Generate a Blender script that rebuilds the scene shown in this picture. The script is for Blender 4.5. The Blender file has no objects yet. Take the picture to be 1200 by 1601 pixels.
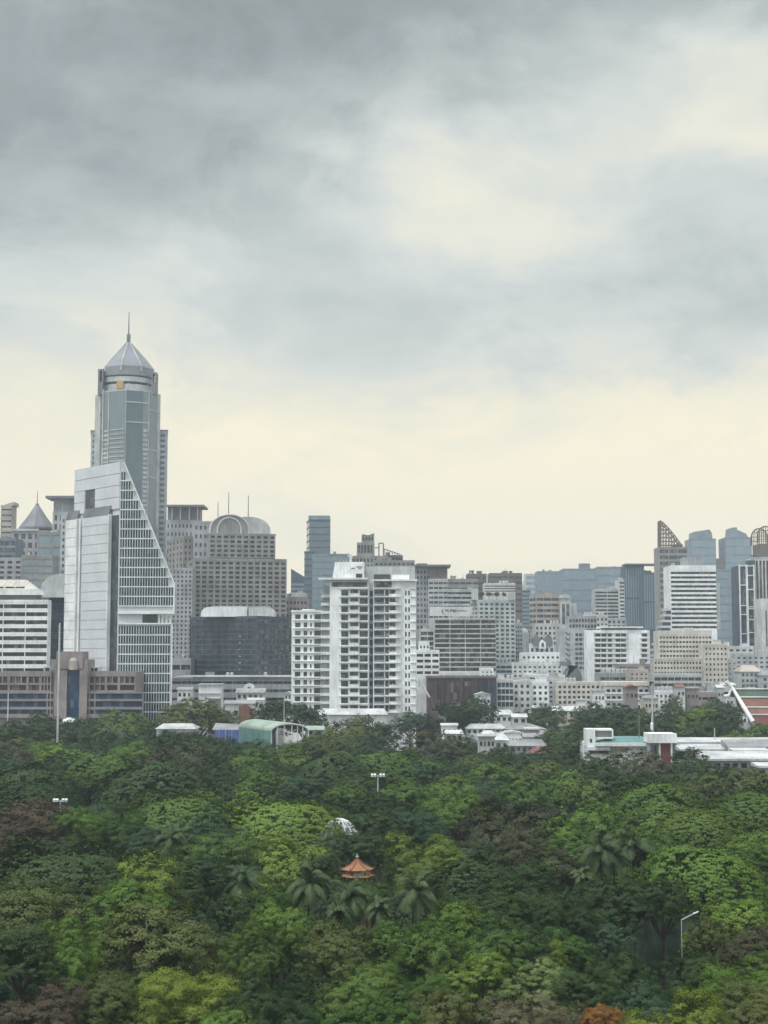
import bpy, math, random
import numpy as np
from mathutils import Vector, Matrix

# ------------------------------------------------------------------ camera
F = 2325.0                      # focal length in pixels of the 1200 x 1601 photograph
CAMH = 40.0                     # eye height above the park
PITCH = math.atan(220.0 / F)    # slightly upward look
sc = bpy.context.scene
C = sc.collection
cam_d = bpy.data.cameras.new("camera")
cam_d.sensor_fit = 'HORIZONTAL'
cam_d.sensor_width = 36.0
cam_d.lens = 36.0 * F / 1200.0
cam_d.clip_start = 1.0
cam_d.clip_end = 30000.0
cam = bpy.data.objects.new("camera", cam_d)
cam.location = (0, 0, CAMH)
cam.rotation_euler = (math.radians(90) + PITCH, 0, 0)
C.objects.link(cam)
sc.camera = cam

sc.view_settings.view_transform = 'Standard'
sc.view_settings.look = 'None'
sc.view_settings.exposure = 0.58
sc.view_settings.gamma = 1.0
sc.render.engine = 'CYCLES'
sc.cycles.use_denoising = True
sc.cycles.max_bounces = 5
sc.cycles.diffuse_bounces = 3
sc.cycles.glossy_bounces = 2
sc.cycles.transmission_bounces = 2
sc.cycles.transparent_max_bounces = 4
sc.cycles.volume_bounces = 1
sc.cycles.sample_clamp_indirect = 4.0

# ------------------------------------------------------------------ sun (veiled by the overcast)
SUN_EL, SUN_AZ = 63.0, 228.0     # azimuth from +Y, clockwise: behind the left shoulder
sd = bpy.data.lights.new("sun", 'SUN')
sd.energy = 1.5
sd.angle = math.radians(10)
sd.color = (1.0, 0.985, 0.96)
sun = bpy.data.objects.new("sun", sd)
az, el = math.radians(SUN_AZ), math.radians(SUN_EL)
sdir = Vector((math.sin(az) * math.cos(el), math.cos(az) * math.cos(el), math.sin(el)))
sun.rotation_euler = (-sdir).to_track_quat('-Z', 'Y').to_euler()
sun.location = sdir * 300
C.objects.link(sun)

# ------------------------------------------------------------------ world: Nishita sky behind a real cloud deck
world = bpy.data.worlds.new("World")
sc.world = world
world.use_nodes = True
nt = world.node_tree
nt.nodes.clear()
def N(t, **kw):
    n = nt.nodes.new(t)
    for k, v in kw.items():
        setattr(n, k, v)
    return n
def L(a, b):
    nt.links.new(a, b)
def math_node(op, a, b=None, c=None, clamp=False):
    n = N('ShaderNodeMath', operation=op)
    n.use_clamp = clamp
    for i, x in enumerate((a, b, c)):
        if x is None: continue
        if isinstance(x, (int, float)): n.inputs[i].default_value = x
        else: L(x, n.inputs[i])
    return n.outputs[0]
def vmath(op, a, b=None):
    n = N('ShaderNodeVectorMath', operation=op)
    for i, x in enumerate((a, b)):
        if x is None: continue
        if isinstance(x, tuple): n.inputs[i].default_value = x
        else: L(x, n.inputs[i])
    return n
def maprange(v, a, b, c, d, smooth=True):
    n = N('ShaderNodeMapRange')
    n.interpolation_type = 'SMOOTHSTEP' if smooth else 'LINEAR'
    L(v, n.inputs[0])
    for i, x in enumerate((a, b, c, d)): n.inputs[i + 1].default_value = x
    return n.outputs[0]
tc = N('ShaderNodeTexCoord')
dirv = tc.outputs['Generated']
sep = N('ShaderNodeSeparateXYZ'); L(dirv, sep.inputs[0])
def noise(scale, detail, rough, stretch=(1, 1, 2.2), off=(0, 0, 0), dist=0.0):
    m = N('ShaderNodeMapping'); L(dirv, m.inputs[0])
    m.inputs['Scale'].default_value = stretch
    m.inputs['Location'].default_value = off
    n = N('ShaderNodeTexNoise'); L(m.outputs[0], n.inputs['Vector'])
    n.inputs['Scale'].default_value = scale
    n.inputs['Detail'].default_value = detail
    n.inputs['Roughness'].default_value = rough
    n.inputs['Distortion'].default_value = dist
    return n
warp1 = noise(3.2, 3, .5)
warp2 = noise(13, 5, .55)
w1 = vmath('MULTIPLY', vmath('SUBTRACT', warp1.outputs['Color'], (.5, .5, .5)).outputs[0], (.20, 0, .12)).outputs[0]
w2 = vmath('MULTIPLY', vmath('SUBTRACT', warp2.outputs['Color'], (.5, .5, .5)).outputs[0], (.085, 0, .06)).outputs[0]
pos = vmath('ADD', vmath('ADD', dirv, w1).outputs[0], w2).outputs[0]
def sky_dir(px, py):
    v = Vector(((px - 600) / F, math.cos(PITCH) - (800.5 - py) / F * math.sin(PITCH),
                math.sin(PITCH) + (800.5 - py) / F * math.cos(PITCH)))
    return v.normalized()
# cloud masses of the deck: where each stands, how wide and high, how much it dims (-) or thins (+) the deck
CLOUDS = [  # px, py, rx, ry, amount
    (160, 90, 640, 240, -.43), (80, 300, 430, 140, -.20), (620, 30, 420, 170, -.23), (1080, -30, 380, 90, -.22),
    (420, 330, 300, 110, -.07), (1130, 335, 260, 120, -.17), (820, 480, 520, 130, -.10), (1050, 590, 380, 70, -.07),
    (110, 430, 300, 70, -.03), (860, 230, 430, 190, .07),
    (1040, 150, 330, 110, .02), (650, 310, 170, 110, .17), (880, 330, 220, 100, .06), (330, 450, 70, 40, .07), (1130, 225, 150, 45, .14),
    (930, 80, 120, 60, .05),
]
val = None
base = maprange(sep.outputs['Z'], .115, .245, .97, .70)
val = base
for (px, py, rx, ry, amt) in CLOUDS:
    c = sky_dir(px, py)
    d = vmath('SUBTRACT', pos, (c.x, 0, c.z)).outputs[0]
    d = vmath('MULTIPLY', d, (F / rx, 0, F / ry)).outputs[0]
    ln = vmath('LENGTH', d).outputs['Value']
    m = maprange(ln, .15, 1.25, amt, 0.0)
    val = math_node('ADD', val, m)
n3 = noise(9, 9, .58, stretch=(1, 1, 2.6), off=(3, 1, 2), dist=.3)
val = math_node('ADD', val, maprange(n3.outputs['Fac'], .25, .75, -.075, .075, False))
n4 = noise(5.5, 11, .63, stretch=(1, 1, 1.5), off=(7, 2, 4), dist=.5)
val = math_node('ADD', val, maprange(n4.outputs['Fac'], .43, .56, -.06, .06))
n5 = noise(26, 8, .6, stretch=(1, 1, 1.8), off=(1, 5, 3))
val = math_node('ADD', val, maprange(n5.outputs['Fac'], .35, .65, -.026, .026, False))
ramp = N('ShaderNodeValToRGB')
L(val, ramp.inputs[0])
cr = ramp.color_ramp
cr.elements[0].position = 0.0; cr.elements[0].color = (.215, .242, .236, 1)
cr.elements[1].position = 1.0; cr.elements[1].color = (.90, .81, .60, 1)
for p_, c_ in ((.25, (.305, .342, .332)), (.5, (.45, .488, .46)), (.68, (.605, .625, .572)), (.84, (.79, .74, .58))):
    e = cr.elements.new(p_); e.color = c_ + (1,)
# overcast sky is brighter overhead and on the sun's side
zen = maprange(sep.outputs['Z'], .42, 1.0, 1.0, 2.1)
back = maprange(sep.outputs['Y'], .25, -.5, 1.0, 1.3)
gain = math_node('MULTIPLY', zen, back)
# the breaks high up are a neutral white, the low ones warm
hi = N('ShaderNodeMix'); hi.data_type = 'RGBA'; hi.blend_type = 'MULTIPLY'
L(math_node('MULTIPLY', maprange(sep.outputs['Z'], .16, .25, 0.0, 1.0), maprange(val, .60, .88, .35, 1.0)), hi.inputs[0]); L(ramp.outputs['Color'], hi.inputs[6]); hi.inputs[7].default_value = (.87, .935, 1.04, 1)
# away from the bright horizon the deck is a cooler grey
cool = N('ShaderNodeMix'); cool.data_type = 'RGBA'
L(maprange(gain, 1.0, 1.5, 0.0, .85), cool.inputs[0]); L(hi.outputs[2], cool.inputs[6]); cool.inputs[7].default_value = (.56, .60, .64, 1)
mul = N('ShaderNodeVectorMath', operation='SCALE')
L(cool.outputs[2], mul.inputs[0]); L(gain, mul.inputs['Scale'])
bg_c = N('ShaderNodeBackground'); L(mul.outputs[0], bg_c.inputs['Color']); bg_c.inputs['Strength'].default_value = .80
skyt = N('ShaderNodeTexSky'); skyt.sky_type = 'NISHITA'; skyt.sun_disc = False
skyt.sun_elevation = math.radians(SUN_EL); skyt.sun_rotation = math.radians(SUN_AZ)
skyt.dust_density = 3.0
bg_s = N('ShaderNodeBackground'); L(skyt.outputs[0], bg_s.inputs['Color']); bg_s.inputs['Strength'].default_value = .08
mix = N('ShaderNodeMixShader'); mix.inputs[0].default_value = .94
L(bg_s.outputs[0], mix.inputs[1]); L(bg_c.outputs[0], mix.inputs[2])
wo = N('ShaderNodeOutputWorld'); L(mix.outputs[0], wo.inputs['Surface'])
# ------------------------------------------------------------------ from the photograph's columns and rows to places in the world
CP, SP = math.cos(PITCH), math.sin(PITCH)
ROW = 1020.0                    # the picture row at which columns are being read off
def X(px, Y, py=None):
    py = ROW if py is None else py
    return (px - 600.0) / F * Y / (CP - (800.5 - py) / F * SP)
def Z(py, Y):
    v = (800.5 - py) / F
    return CAMH + Y * (SP + v * CP) / (CP - v * SP)
def Yat(py, z):
    v = (800.5 - py) / F
    return (z - CAMH) * (CP - v * SP) / (SP + v * CP)

# ------------------------------------------------------------------ materials
MATS = {}
def wallmat(name, rgb, rough=.75, stain=.32, metal=0.0, scale=.12):
    if name in MATS: return MATS[name]
    m = bpy.data.materials.new(name); m.use_nodes = True
    t = m.node_tree; nd = t.nodes; bs = nd['Principled BSDF']
    g = nd.new('ShaderNodeNewGeometry')
    mp = nd.new('ShaderNodeMapping'); t.links.new(g.outputs['Position'], mp.inputs[0])
    mp.inputs['Scale'].default_value = (1, 1, .16)
    n1 = nd.new('ShaderNodeTexNoise'); t.links.new(mp.outputs[0], n1.inputs['Vector'])
    n1.inputs['Scale'].default_value = 1.1; n1.inputs['Detail'].default_value = 7; n1.inputs['Roughness'].default_value = .65
    n2 = nd.new('ShaderNodeTexNoise'); t.links.new(g.outputs['Position'], n2.inputs['Vector'])
    n2.inputs['Scale'].default_value = scale; n2.inputs['Detail'].default_value = 4
    ad = nd.new('ShaderNodeMath'); ad.operation = 'ADD'
    t.links.new(n1.outputs['Fac'], ad.inputs[0]); t.links.new(n2.outputs['Fac'], ad.inputs[1])
    mr = nd.new('ShaderNodeMapRange'); t.links.new(ad.outputs[0], mr.inputs[0])
    mr.inputs[1].default_value = .7; mr.inputs[2].default_value = 1.25
    mr.inputs[3].default_value = 1.0 - stain * 1.3; mr.inputs[4].default_value = 1.0 + stain * .35
    sc_ = nd.new('ShaderNodeVectorMath'); sc_.operation = 'SCALE'
    sc_.inputs[0].default_value = rgb; t.links.new(mr.outputs[0], sc_.inputs['Scale'])
    t.links.new(sc_.outputs[0], bs.inputs['Base Color'])
    bs.inputs['Roughness'].default_value = rough; bs.inputs['Metallic'].default_value = metal
    bs.inputs['Specular IOR Level'].default_value = .3
    MATS[name] = m
    return m
def glassmat(name, rgb, lite=(.16, .165, .16), share=.18, rough=.16, cell=(1.6, 1.6, 3.1), spec=.35):
    """window glass: dark pane, some bays with pale blinds or curtains drawn"""
    if name in MATS: return MATS[name]
    m = bpy.data.materials.new(name); m.use_nodes = True
    t = m.node_tree; nd = t.nodes; bs = nd['Principled BSDF']
    g = nd.new('ShaderNodeNewGeometry')
    dv = nd.new('ShaderNodeVectorMath'); dv.operation = 'DIVIDE'
    t.links.new(g.outputs['Position'], dv.inputs[0]); dv.inputs[1].default_value = cell
    fl = nd.new('ShaderNodeVectorMath'); fl.operation = 'FLOOR'; t.links.new(dv.outputs[0], fl.inputs[0])
    oi = nd.new('ShaderNodeObjectInfo')
    ad = nd.new('ShaderNodeVectorMath'); ad.operation = 'ADD'
    t.links.new(fl.outputs[0], ad.inputs[0]); t.links.new(oi.outputs['Random'], ad.inputs[1])
    wn = nd.new('ShaderNodeTexWhiteNoise'); wn.noise_dimensions = '3D'; t.links.new(ad.outputs[0], wn.inputs['Vector'])
    mr = nd.new('ShaderNodeMapRange'); t.links.new(wn.outputs['Value'], mr.inputs[0])
    mr.inputs[1].default_value = 1 - share * 2; mr.inputs[2].default_value = 1.0
    mr.inputs[3].default_value = 0; mr.inputs[4].default_value = 1
    mx = nd.new('ShaderNodeMix'); mx.data_type = 'RGBA'
    t.links.new(mr.outputs[0], mx.inputs[0]); mx.inputs[6].default_value = rgb + (1,); mx.inputs[7].default_value = lite + (1,)
    t.links.new(mx.outputs[2], bs.inputs['Base Color'])
    bs.inputs['Roughness'].default_value = rough
    bs.inputs['Specular IOR Level'].default_value = spec
    # real glazing is never perfectly flat
    nb = nd.new('ShaderNodeTexNoise'); nb.inputs['Scale'].default_value = .5; t.links.new(g.outputs['Position'], nb.inputs['Vector'])
    bp = nd.new('ShaderNodeBump'); bp.inputs['Strength'].default_value = .15; bp.inputs['Distance'].default_value = .3
    t.links.new(nb.outputs['Fac'], bp.inputs['Height']); t.links.new(bp.outputs[0], bs.inputs['Normal'])
    MATS[name] = m
    return m
W_ = wallmat
PAL = dict(
    white=W_('white_render', (.82, .84, .84), stain=.26), offwhite=W_('offwhite_render', (.60, .61, .59)), cream=W_('cream_render', (.62, .595, .52)),
    grey=W_('grey_concrete', (.36, .37, .38)), lgrey=W_('light_grey_concrete', (.48, .50, .50)), dgrey=W_('dark_grey_concrete', (.17, .18, .19)),
    lilac=W_('lilac_grey_metal', (.24, .255, .275), .5, .15), brown=W_('brown_cladding', (.17, .145, .135)), pink=W_('pinkish_stone', (.30, .262, .258)), taupe=W_('taupe_stone', (.29, .282, .27)),
    blue=W_('hazy_blue_grey_panel', (.20, .25, .285)), dblue=W_('dark_blue_panel', (.07, .10, .13)), teal=W_('teal_sheet', (.13, .27, .25), .55, .35),  # blue panel lightened to stand in for haze on the far towers
    alu=W_('aluminium_panel', (.60, .63, .66), .42, .12), alud=W_('dull_metal', (.20, .20, .22), .5), tan=W_('tan_stone', (.44, .40, .35)),
    mint=W_('pale_green_render', (.46, .52, .50)), purple=W_('purple_brown_cladding', (.105, .075, .085)), orange=W_('rusty_orange_scaffold', (.42, .27, .18)),
    roofw=W_('white_sheet_roof', (.56, .57, .565), .5, .42), roofg=W_('grey_sheet_roof', (.30, .30, .31), .6, .45), roofr=W_('rust_red_roof', (.20, .10, .075), .7),
    tileor=W_('orange_glazed_tiles', (.36, .165, .075), .6, .35), tileg=W_('green_tiles', (.07, .12, .08), .5), green=W_('pale_green_sheet', (.34, .43, .35), .55, .4),
    royal=W_('blue_hoarding', (.09, .16, .38), .6, .4), red=W_('dark_red_panel', (.16, .05, .045)), ink=W_('dark_lettering', (.05, .045, .045)),
    amber=W_('amber_panel', (.42, .30, .10)), steel=W_('galvanised_steel', (.45, .46, .46), .4, .1), lattice=W_('rust_lattice', (.16, .12, .10)),
)
GL = dict(
    pane=glassmat('greenhouse_glass', (.13, .15, .145), lite=(.26, .28, .27), share=.35, cell=(1.5, 1.5, 1.3)),
    dark=glassmat('dark_window_glass', (.028, .032, .036)), mid=glassmat('grey_window_glass', (.045, .056, .064), share=.25),
    blue=glassmat('blue_window_glass', (.02, .05, .10), lite=(.08, .13, .2), share=.2), green=glassmat('green_window_glass', (.014, .052, .066), lite=(.05, .11, .13), spec=.3),
    tower=glassmat('teal_curtain_wall', (.18, .225, .235), lite=(.22, .26, .27), share=.2, rough=.2, cell=(6, 6, 12)),
    towerd=glassmat('deep_teal_curtain_wall', (.115, .155, .175), lite=(.13, .18, .20), share=.2, rough=.2, cell=(6, 6, 12)),
    brown=glassmat('brown_window_glass', (.045, .036, .034), lite=(.2, .18, .16), share=.2), black=glassmat('black_curtain_wall', (.022, .034, .045), lite=(.06, .08, .095), share=.3, cell=(2.4, 2.4, 2.2)),
    haze=glassmat('haze_tinted_curtain_wall', (.20, .265, .30), lite=(.24, .30, .33), cell=(5, 5, 8), rough=.25),  # pale blue colour imitates haze over the distant towers' glass
)

GLASSY = ('window', 'glass', 'curtain', 'glazing', 'opening')
def pick(name, mat):
    if any(k in name for k in GLASSY) and mat in GL: return GL[mat]
    return PAL.get(mat) or GL[mat]

# ------------------------------------------------------------------ mesh building
ORG = {}
class MB:
    def __init__(s): s.v = []; s.f = []
    def quad(s, *p):
        n = len(s.v); s.v += [tuple(q) for q in p]; s.f.append(tuple(range(n, n + len(p))))
    def hexa(s, b, t):
        """bottom quad and top quad"""
        n = len(s.v); s.v += [tuple(q) for q in b] + [tuple(q) for q in t]; k = len(b)
        s.f.append(tuple(n + i for i in reversed(range(k)))); s.f.append(tuple(n + k + i for i in range(k)))
        for i in range(k):
            j = (i + 1) % k
            s.f.append((n + i, n + j, n + k + j, n + k + i))
    def prism(s, poly, z0, z1):
        s.hexa([(x, y, z0) for x, y in poly], [(x, y, z1) for x, y in poly])
    def box(s, x0, x1, y0, y1, z0, z1):
        s.prism([(x0, y0), (x1, y0), (x1, y1), (x0, y1)], z0, z1)
    def wbox(s, A, e, n, a0, a1, d0, d1, z0, z1):
        """box on a wall: a0..a1 along the wall, d0..d1 out of it"""
        P = lambda a, d: (A[0] + e[0] * a + n[0] * d, A[1] + e[1] * a + n[1] * d)
        s.prism([P(a0, d0), P(a1, d0), P(a1, d1), P(a0, d1)], z0, z1)
    def tube(s, p0, p1, r0, r1=None, k=6):
        r1 = r0 if r1 is None else r1
        p0, p1 = Vector(p0), Vector(p1); d = (p1 - p0).normalized()
        u = d.cross(Vector((0, 1, 0) if abs(d.y) < .9 else (1, 0, 0))).normalized(); w = d.cross(u)
        c = [(math.cos(2 * math.pi * i / k), math.sin(2 * math.pi * i / k)) for i in range(k)]
        s.hexa([p0 + (u * a + w * b) * r0 for a, b in c], [p1 + (u * a + w * b) * r1 for a, b in c])
    def lathe(s, cx, cy, prof, k=12, a0=0.0):
        """prof: (radius, z) from bottom to top"""
        n = len(s.v)
        for r, z in prof:
            for i in range(k):
                a = a0 + 2 * math.pi * i / k
                s.v.append((cx + r * math.cos(a), cy + r * math.sin(a), z))
        for j in range(len(prof) - 1):
            for i in range(k):
                i2 = (i + 1) % k
                s.f.append((n + j * k + i, n + j * k + i2, n + (j + 1) * k + i2, n + (j + 1) * k + i))
        s.f.append(tuple(n + i for i in reversed(range(k)))); m = n + (len(prof) - 1) * k
        s.f.append(tuple(m + i for i in range(k)))
    def sheetpoly(s, pts, off):
        """planar outline given thickness off (vector)"""
        s.hexa(pts, [tuple(Vector(p) + Vector(off)) for p in pts])
    def build(s, name, mat, parent=None, kind=None, label=None, smooth=False, loc=None):
        if not s.f: return None
        o_ = ORG.get(parent.name if parent else None, (0, 0, 0)) if loc is None else loc
        me = bpy.data.meshes.new(name)
        me.from_pydata([(x - o_[0], y - o_[1], z - o_[2]) for x, y, z in s.v], [], s.f)
        if smooth: me.polygons.foreach_set('use_smooth', [True] * len(me.polygons))
        me.materials.append(mat); me.update()
        ob = bpy.data.objects.new(name, me); C.objects.link(ob)
        if parent: ob.parent = parent; ORG[ob.name] = o_
        elif loc is not None: ob.location = loc; ORG[ob.name] = loc
        if kind: ob['kind'] = kind
        if label: ob['label'] = label
        return ob
def thing(name, label, cat, loc, group=None):
    o = bpy.data.objects.new(name, None); C.objects.link(o)
    o.empty_display_size = 2
    o.location = loc; o['label'] = label; o['category'] = cat
    if group: o['group'] = group
    ORG[o.name] = tuple(loc)
    return o

# ------------------------------------------------------------------ buildings
MAXW = 100
class Bld:
    def __init__(s, name, label, cat, loc, wall='white', glass='dark', group=None):
        s.root = thing(name, label, cat, loc, group); s.wall = wall; s.glass = glass
        s.mb = {}; s.count = 0; s.rest = {}; s.rng = random.Random(label)
    def m(s, part, mat):
        k = (part, mat)
        if k not in s.mb: s.mb[k] = MB()
        return s.mb[k]
    def part(s, name, mat, mb=None):
        return mb.build(name, pick(name, mat), s.root)
    def facade(s, A, B, z0, z1, nx, nz, fw, fh, d=.4, each=True, wall=None, glass=None, ext=(0, 0), sill=.5, wname='window', pname='wall', pier_d=0.0, big=0):
        wall = wall or s.wall; glass = glass or s.glass
        A = Vector(A[:2]); B = Vector(B[:2]); Lh = (B - A).length; e = (B - A) / Lh
        n = Vector((e.y, -e.x))
        if n.dot((A + B) / 2) > 0: n = -n
        w = s.m(pname, wall)
        cw = Lh / nx; ch = (z1 - z0) / nz; pw = cw * (1 - fw); wh = ch * fh; zoff = (ch - wh) * sill
        ww = cw - pw
        if fw < 1:
            for i in range(nx + 1):
                a0 = i * cw - pw / 2; a1 = i * cw + pw / 2
                if i == 0: a0 = -ext[0]
                if i == nx: a1 = Lh + ext[1]
                if i == 0 and a1 <= a0 + .01: continue
                bigp = big and i % big == 0
                w.wbox(A, e, n, a0 - (.2 if bigp else 0), a1 + (.2 if bigp else 0), 0, d + pier_d + (.15 if bigp else 0), z0, z1 + .02)
        seg = [(i * cw + pw / 2, (i + 1) * cw - pw / 2) for i in range(nx)] if fw < 1 else [(-ext[0], Lh + ext[1])]
        for k in range(nz + 1):
            lo = z0 if k == 0 else z0 + (k - 1) * ch + zoff + wh
            hi = z1 if k == nz else z0 + k * ch + zoff
            if hi - lo < .02: continue
            for a0, a1 in seg:
                w.wbox(A, e, n, a0, a1, 0, d, lo, hi)
        if each and fw < 1:
            me = None
            for k in reversed(range(nz)):
                for i in range(nx):
                    a = (i + .5) * cw; z = z0 + k * ch + zoff + wh / 2
                    if s.count < MAXW:
                        s.count += 1
                        if me is None:
                            q = MB(); q.wbox((0, 0), e, n, -ww / 2 + .01, ww / 2 - .01, 0, .06, -wh / 2 + .01, wh / 2 - .01)
                            o = q.build(wname, GL[glass], s.root, loc=(0, 0, 0)); me = o.data
                        else:
                            o = bpy.data.objects.new(wname, me); C.objects.link(o); o.parent = s.root
                        lo_ = ORG[s.root.name]
                        o.location = (A.x + e.x * a - lo_[0], A.y + e.y * a - lo_[1], z - lo_[2])
                    else:
                        s.rest.setdefault(glass, MB()).wbox(A, e, n, a - ww / 2 + .01, a + ww / 2 - .01, 0, .06, z - wh / 2, z + wh / 2)
        else:
            for k in range(nz):
                z = z0 + k * ch + zoff
                q = MB(); q.wbox(A, e, n, .01, Lh - .01, 0, .06, z + .01, z + wh - .01)
                q.build(wname + '_band' if fw >= .8 or not each else wname, GL[glass], s.root)
        return e, n
    def pxbox(s, part, mat, x0, x1, yt, yb, Y, dep):
        """box whose front stands at distance Y and fills these columns and rows"""
        z1 = Z(yt, Y); z0 = Z(yb, Y) if yb is not None else 0
        b = MB(); b.box(X(x0, Y, yt), X(x1, Y, yt), Y, Y + dep, z0, z1)
        return s.part(part, mat, b)
    def done(s):
        for (p, mt), b in s.mb.items(): b.build(p, pick(p, mt), s.root)
        for g, b in s.rest.items():
            b.build('window', GL[g], s.root, kind='stuff')
        return s.root

def corner(px, Cx, Cy, dx, dy):
    m = X(px, 1.0)
    t = (m * Cy - Cx) / (dx - m * dy)
    return (Cx + dx * t, Cy + dy * t)

ALLB = []
def bld(name, label, xm, x1, yt, Y, x0=None, yaw=0.0, dep=20.0, yb=1100, f=None, s=None, wall='white', glass='dark', d=.35, par=1.2,
        roof=None, cat='building', group=None, z0=0.0, swall=None, clutter=3, over=0.0, sill=.5, sg=None):
    global ROW
    ROW = (yt + min(yb, 1100)) / 2
    a = math.radians(yaw)
    Cx, Cy = X(xm, Y), Y
    R = corner(x1, Cx, Cy, math.cos(a), math.sin(a))
    if x0 is not None and x0 < xm: Lp = corner(x0, Cx, Cy, -math.sin(a), math.cos(a))
    else: Lp = (Cx - math.sin(a) * dep, Cy + math.cos(a) * dep)
    if yaw < 0:                       # the right-hand side shows: the corner stands at the right end
        Cx, Cy = X(x1, Y), Y
        Lp = corner(xm, Cx, Cy, -math.cos(a), -math.sin(a))
        R = corner(x0, Cx, Cy, -math.sin(a), math.cos(a)) if x0 is not None else (Cx - math.sin(a) * dep, Cy + math.cos(a) * dep)
    K = (Lp[0] + R[0] - Cx, Lp[1] + R[1] - Cy)
    Cn = (Cx, Cy)
    zt = Z(yt, Y); zb = max(z0, Z(yb, Y))
    ctr = ((Lp[0] + R[0]) / 2, (Lp[1] + R[1]) / 2, z0)
    b = Bld(name, label, cat, ctr, wall, glass, group)
    poly = [Lp, Cn, R, K]
    b.poly = poly; b.zt = zt; b.Y = Y; b.K = K; b.C0 = Cn
    wallmb = b.m('wall', wall)
    wallmb.prism(poly, z0, zt)
    if yaw < 0: fA, fB, sA, sB = Lp, Cn, Cn, R
    else: fA, fB, sA, sB = Cn, R, Lp, Cn
    ztf = zt - par
    # parapet and roof deck
    if f:
        fext = (d if (yaw >= 0) else 0, d if yaw < 0 else 0)
        kind, nx, nz, fw, fh = f[:5]
        b.facade(fA, fB, zb, ztf, nx, nz, fw, fh, d, each=(kind == 'g'), ext=fext, sill=sill)
        e = Vector((fB[0] - fA[0], fB[1] - fA[1])); Lh = e.length; e /= Lh; n = Vector((e.y, -e.x))
        if n.dot(Vector(fA)) > 0: n = -n
        wallmb.wbox(fA, e, n, -fext[0], Lh + fext[1], 0, d + .08 + over, ztf + .03, zt + .05)
        if zb > z0 + 1: wallmb.wbox(fA, e, n, -fext[0], Lh + fext[1], 0, d - .03, z0, zb - .02)
    if s:
        kind, nx, nz, fw, fh = s[:5]
        b.facade(sA, sB, zb, ztf, nx, nz, fw, fh, d, each=(kind == 'g'), wall=swall, glass=sg, sill=sill)
        e = Vector((sB[0] - sA[0], sB[1] - sA[1])); Lh = e.length; e /= Lh; n = Vector((e.y, -e.x))
        if n.dot(Vector(sA)) > 0: n = -n
        b.m('wall', swall or wall).wbox(sA, e, n, 0, Lh, 0, d + .06 + over, ztf + .03, zt + .04)
    cx = sum(p[0] for p in poly) / 4; cy = sum(p[1] for p in poly) / 4
    ins = [(cx + (p[0] - cx) * .97, cy + (p[1] - cy) * .97) for p in poly]
    rf = MB(); rf.prism(ins, zt - .2, zt + .12); b.part('roof', roof or ('roofg' if wall not in ('white', 'offwhite', 'cream') else 'lgrey'), rf)
    rng = b.rng
    u = Vector((R[0] - Cx, R[1] - Cy)); v_ = Vector((Lp[0] - Cx, Lp[1] - Cy))
    if yaw < 0: u = Vector((Lp[0] - Cx, Lp[1] - Cy)); v_ = Vector((R[0] - Cx, R[1] - Cy))
    for i in range(clutter):
        q = MB(); p = Vector(Cn) + u * rng.uniform(.12, .8) + v_ * rng.uniform(.15, .8)
        t = rng.random()
        if t < .45:
            w, dd, h = rng.uniform(2, 5), rng.uniform(2, 4), rng.uniform(1.2, 2.8)
            q.box(p.x - w / 2, p.x + w / 2, p.y - dd / 2, p.y + dd / 2, zt + .12, zt + .12 + h)
            q.box(p.x - w / 2 - .15, p.x + w / 2 + .15, p.y - dd / 2 - .15, p.y + dd / 2 + .15, zt + .12 + h, zt + .3 + h)
            b.part('plant_room', wall, q)
        elif t < .75:
            for k in range(rng.randint(1, 3)):
                q.lathe(p.x + k * 1.9, p.y, [(.8, zt + .12), (.8, zt + 1.7), (.3, zt + 2.0)], 10)
            b.part('water_tank', 'steel', q)
        else:
            h = rng.uniform(3, 6)
            q.tube((p.x, p.y, zt), (p.x, p.y, zt + h), .09, .05, 5)
            for k in range(3): q.tube((p.x - .7 + k * .1, p.y, zt + h * (.6 + .13 * k)), (p.x + .7 - k * .1, p.y, zt + h * (.6 + .13 * k)), .04, .04, 4)
            b.part('antenna', 'alud', q)
    ALLB.append(b); ROW = 1020.0
    return b
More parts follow.
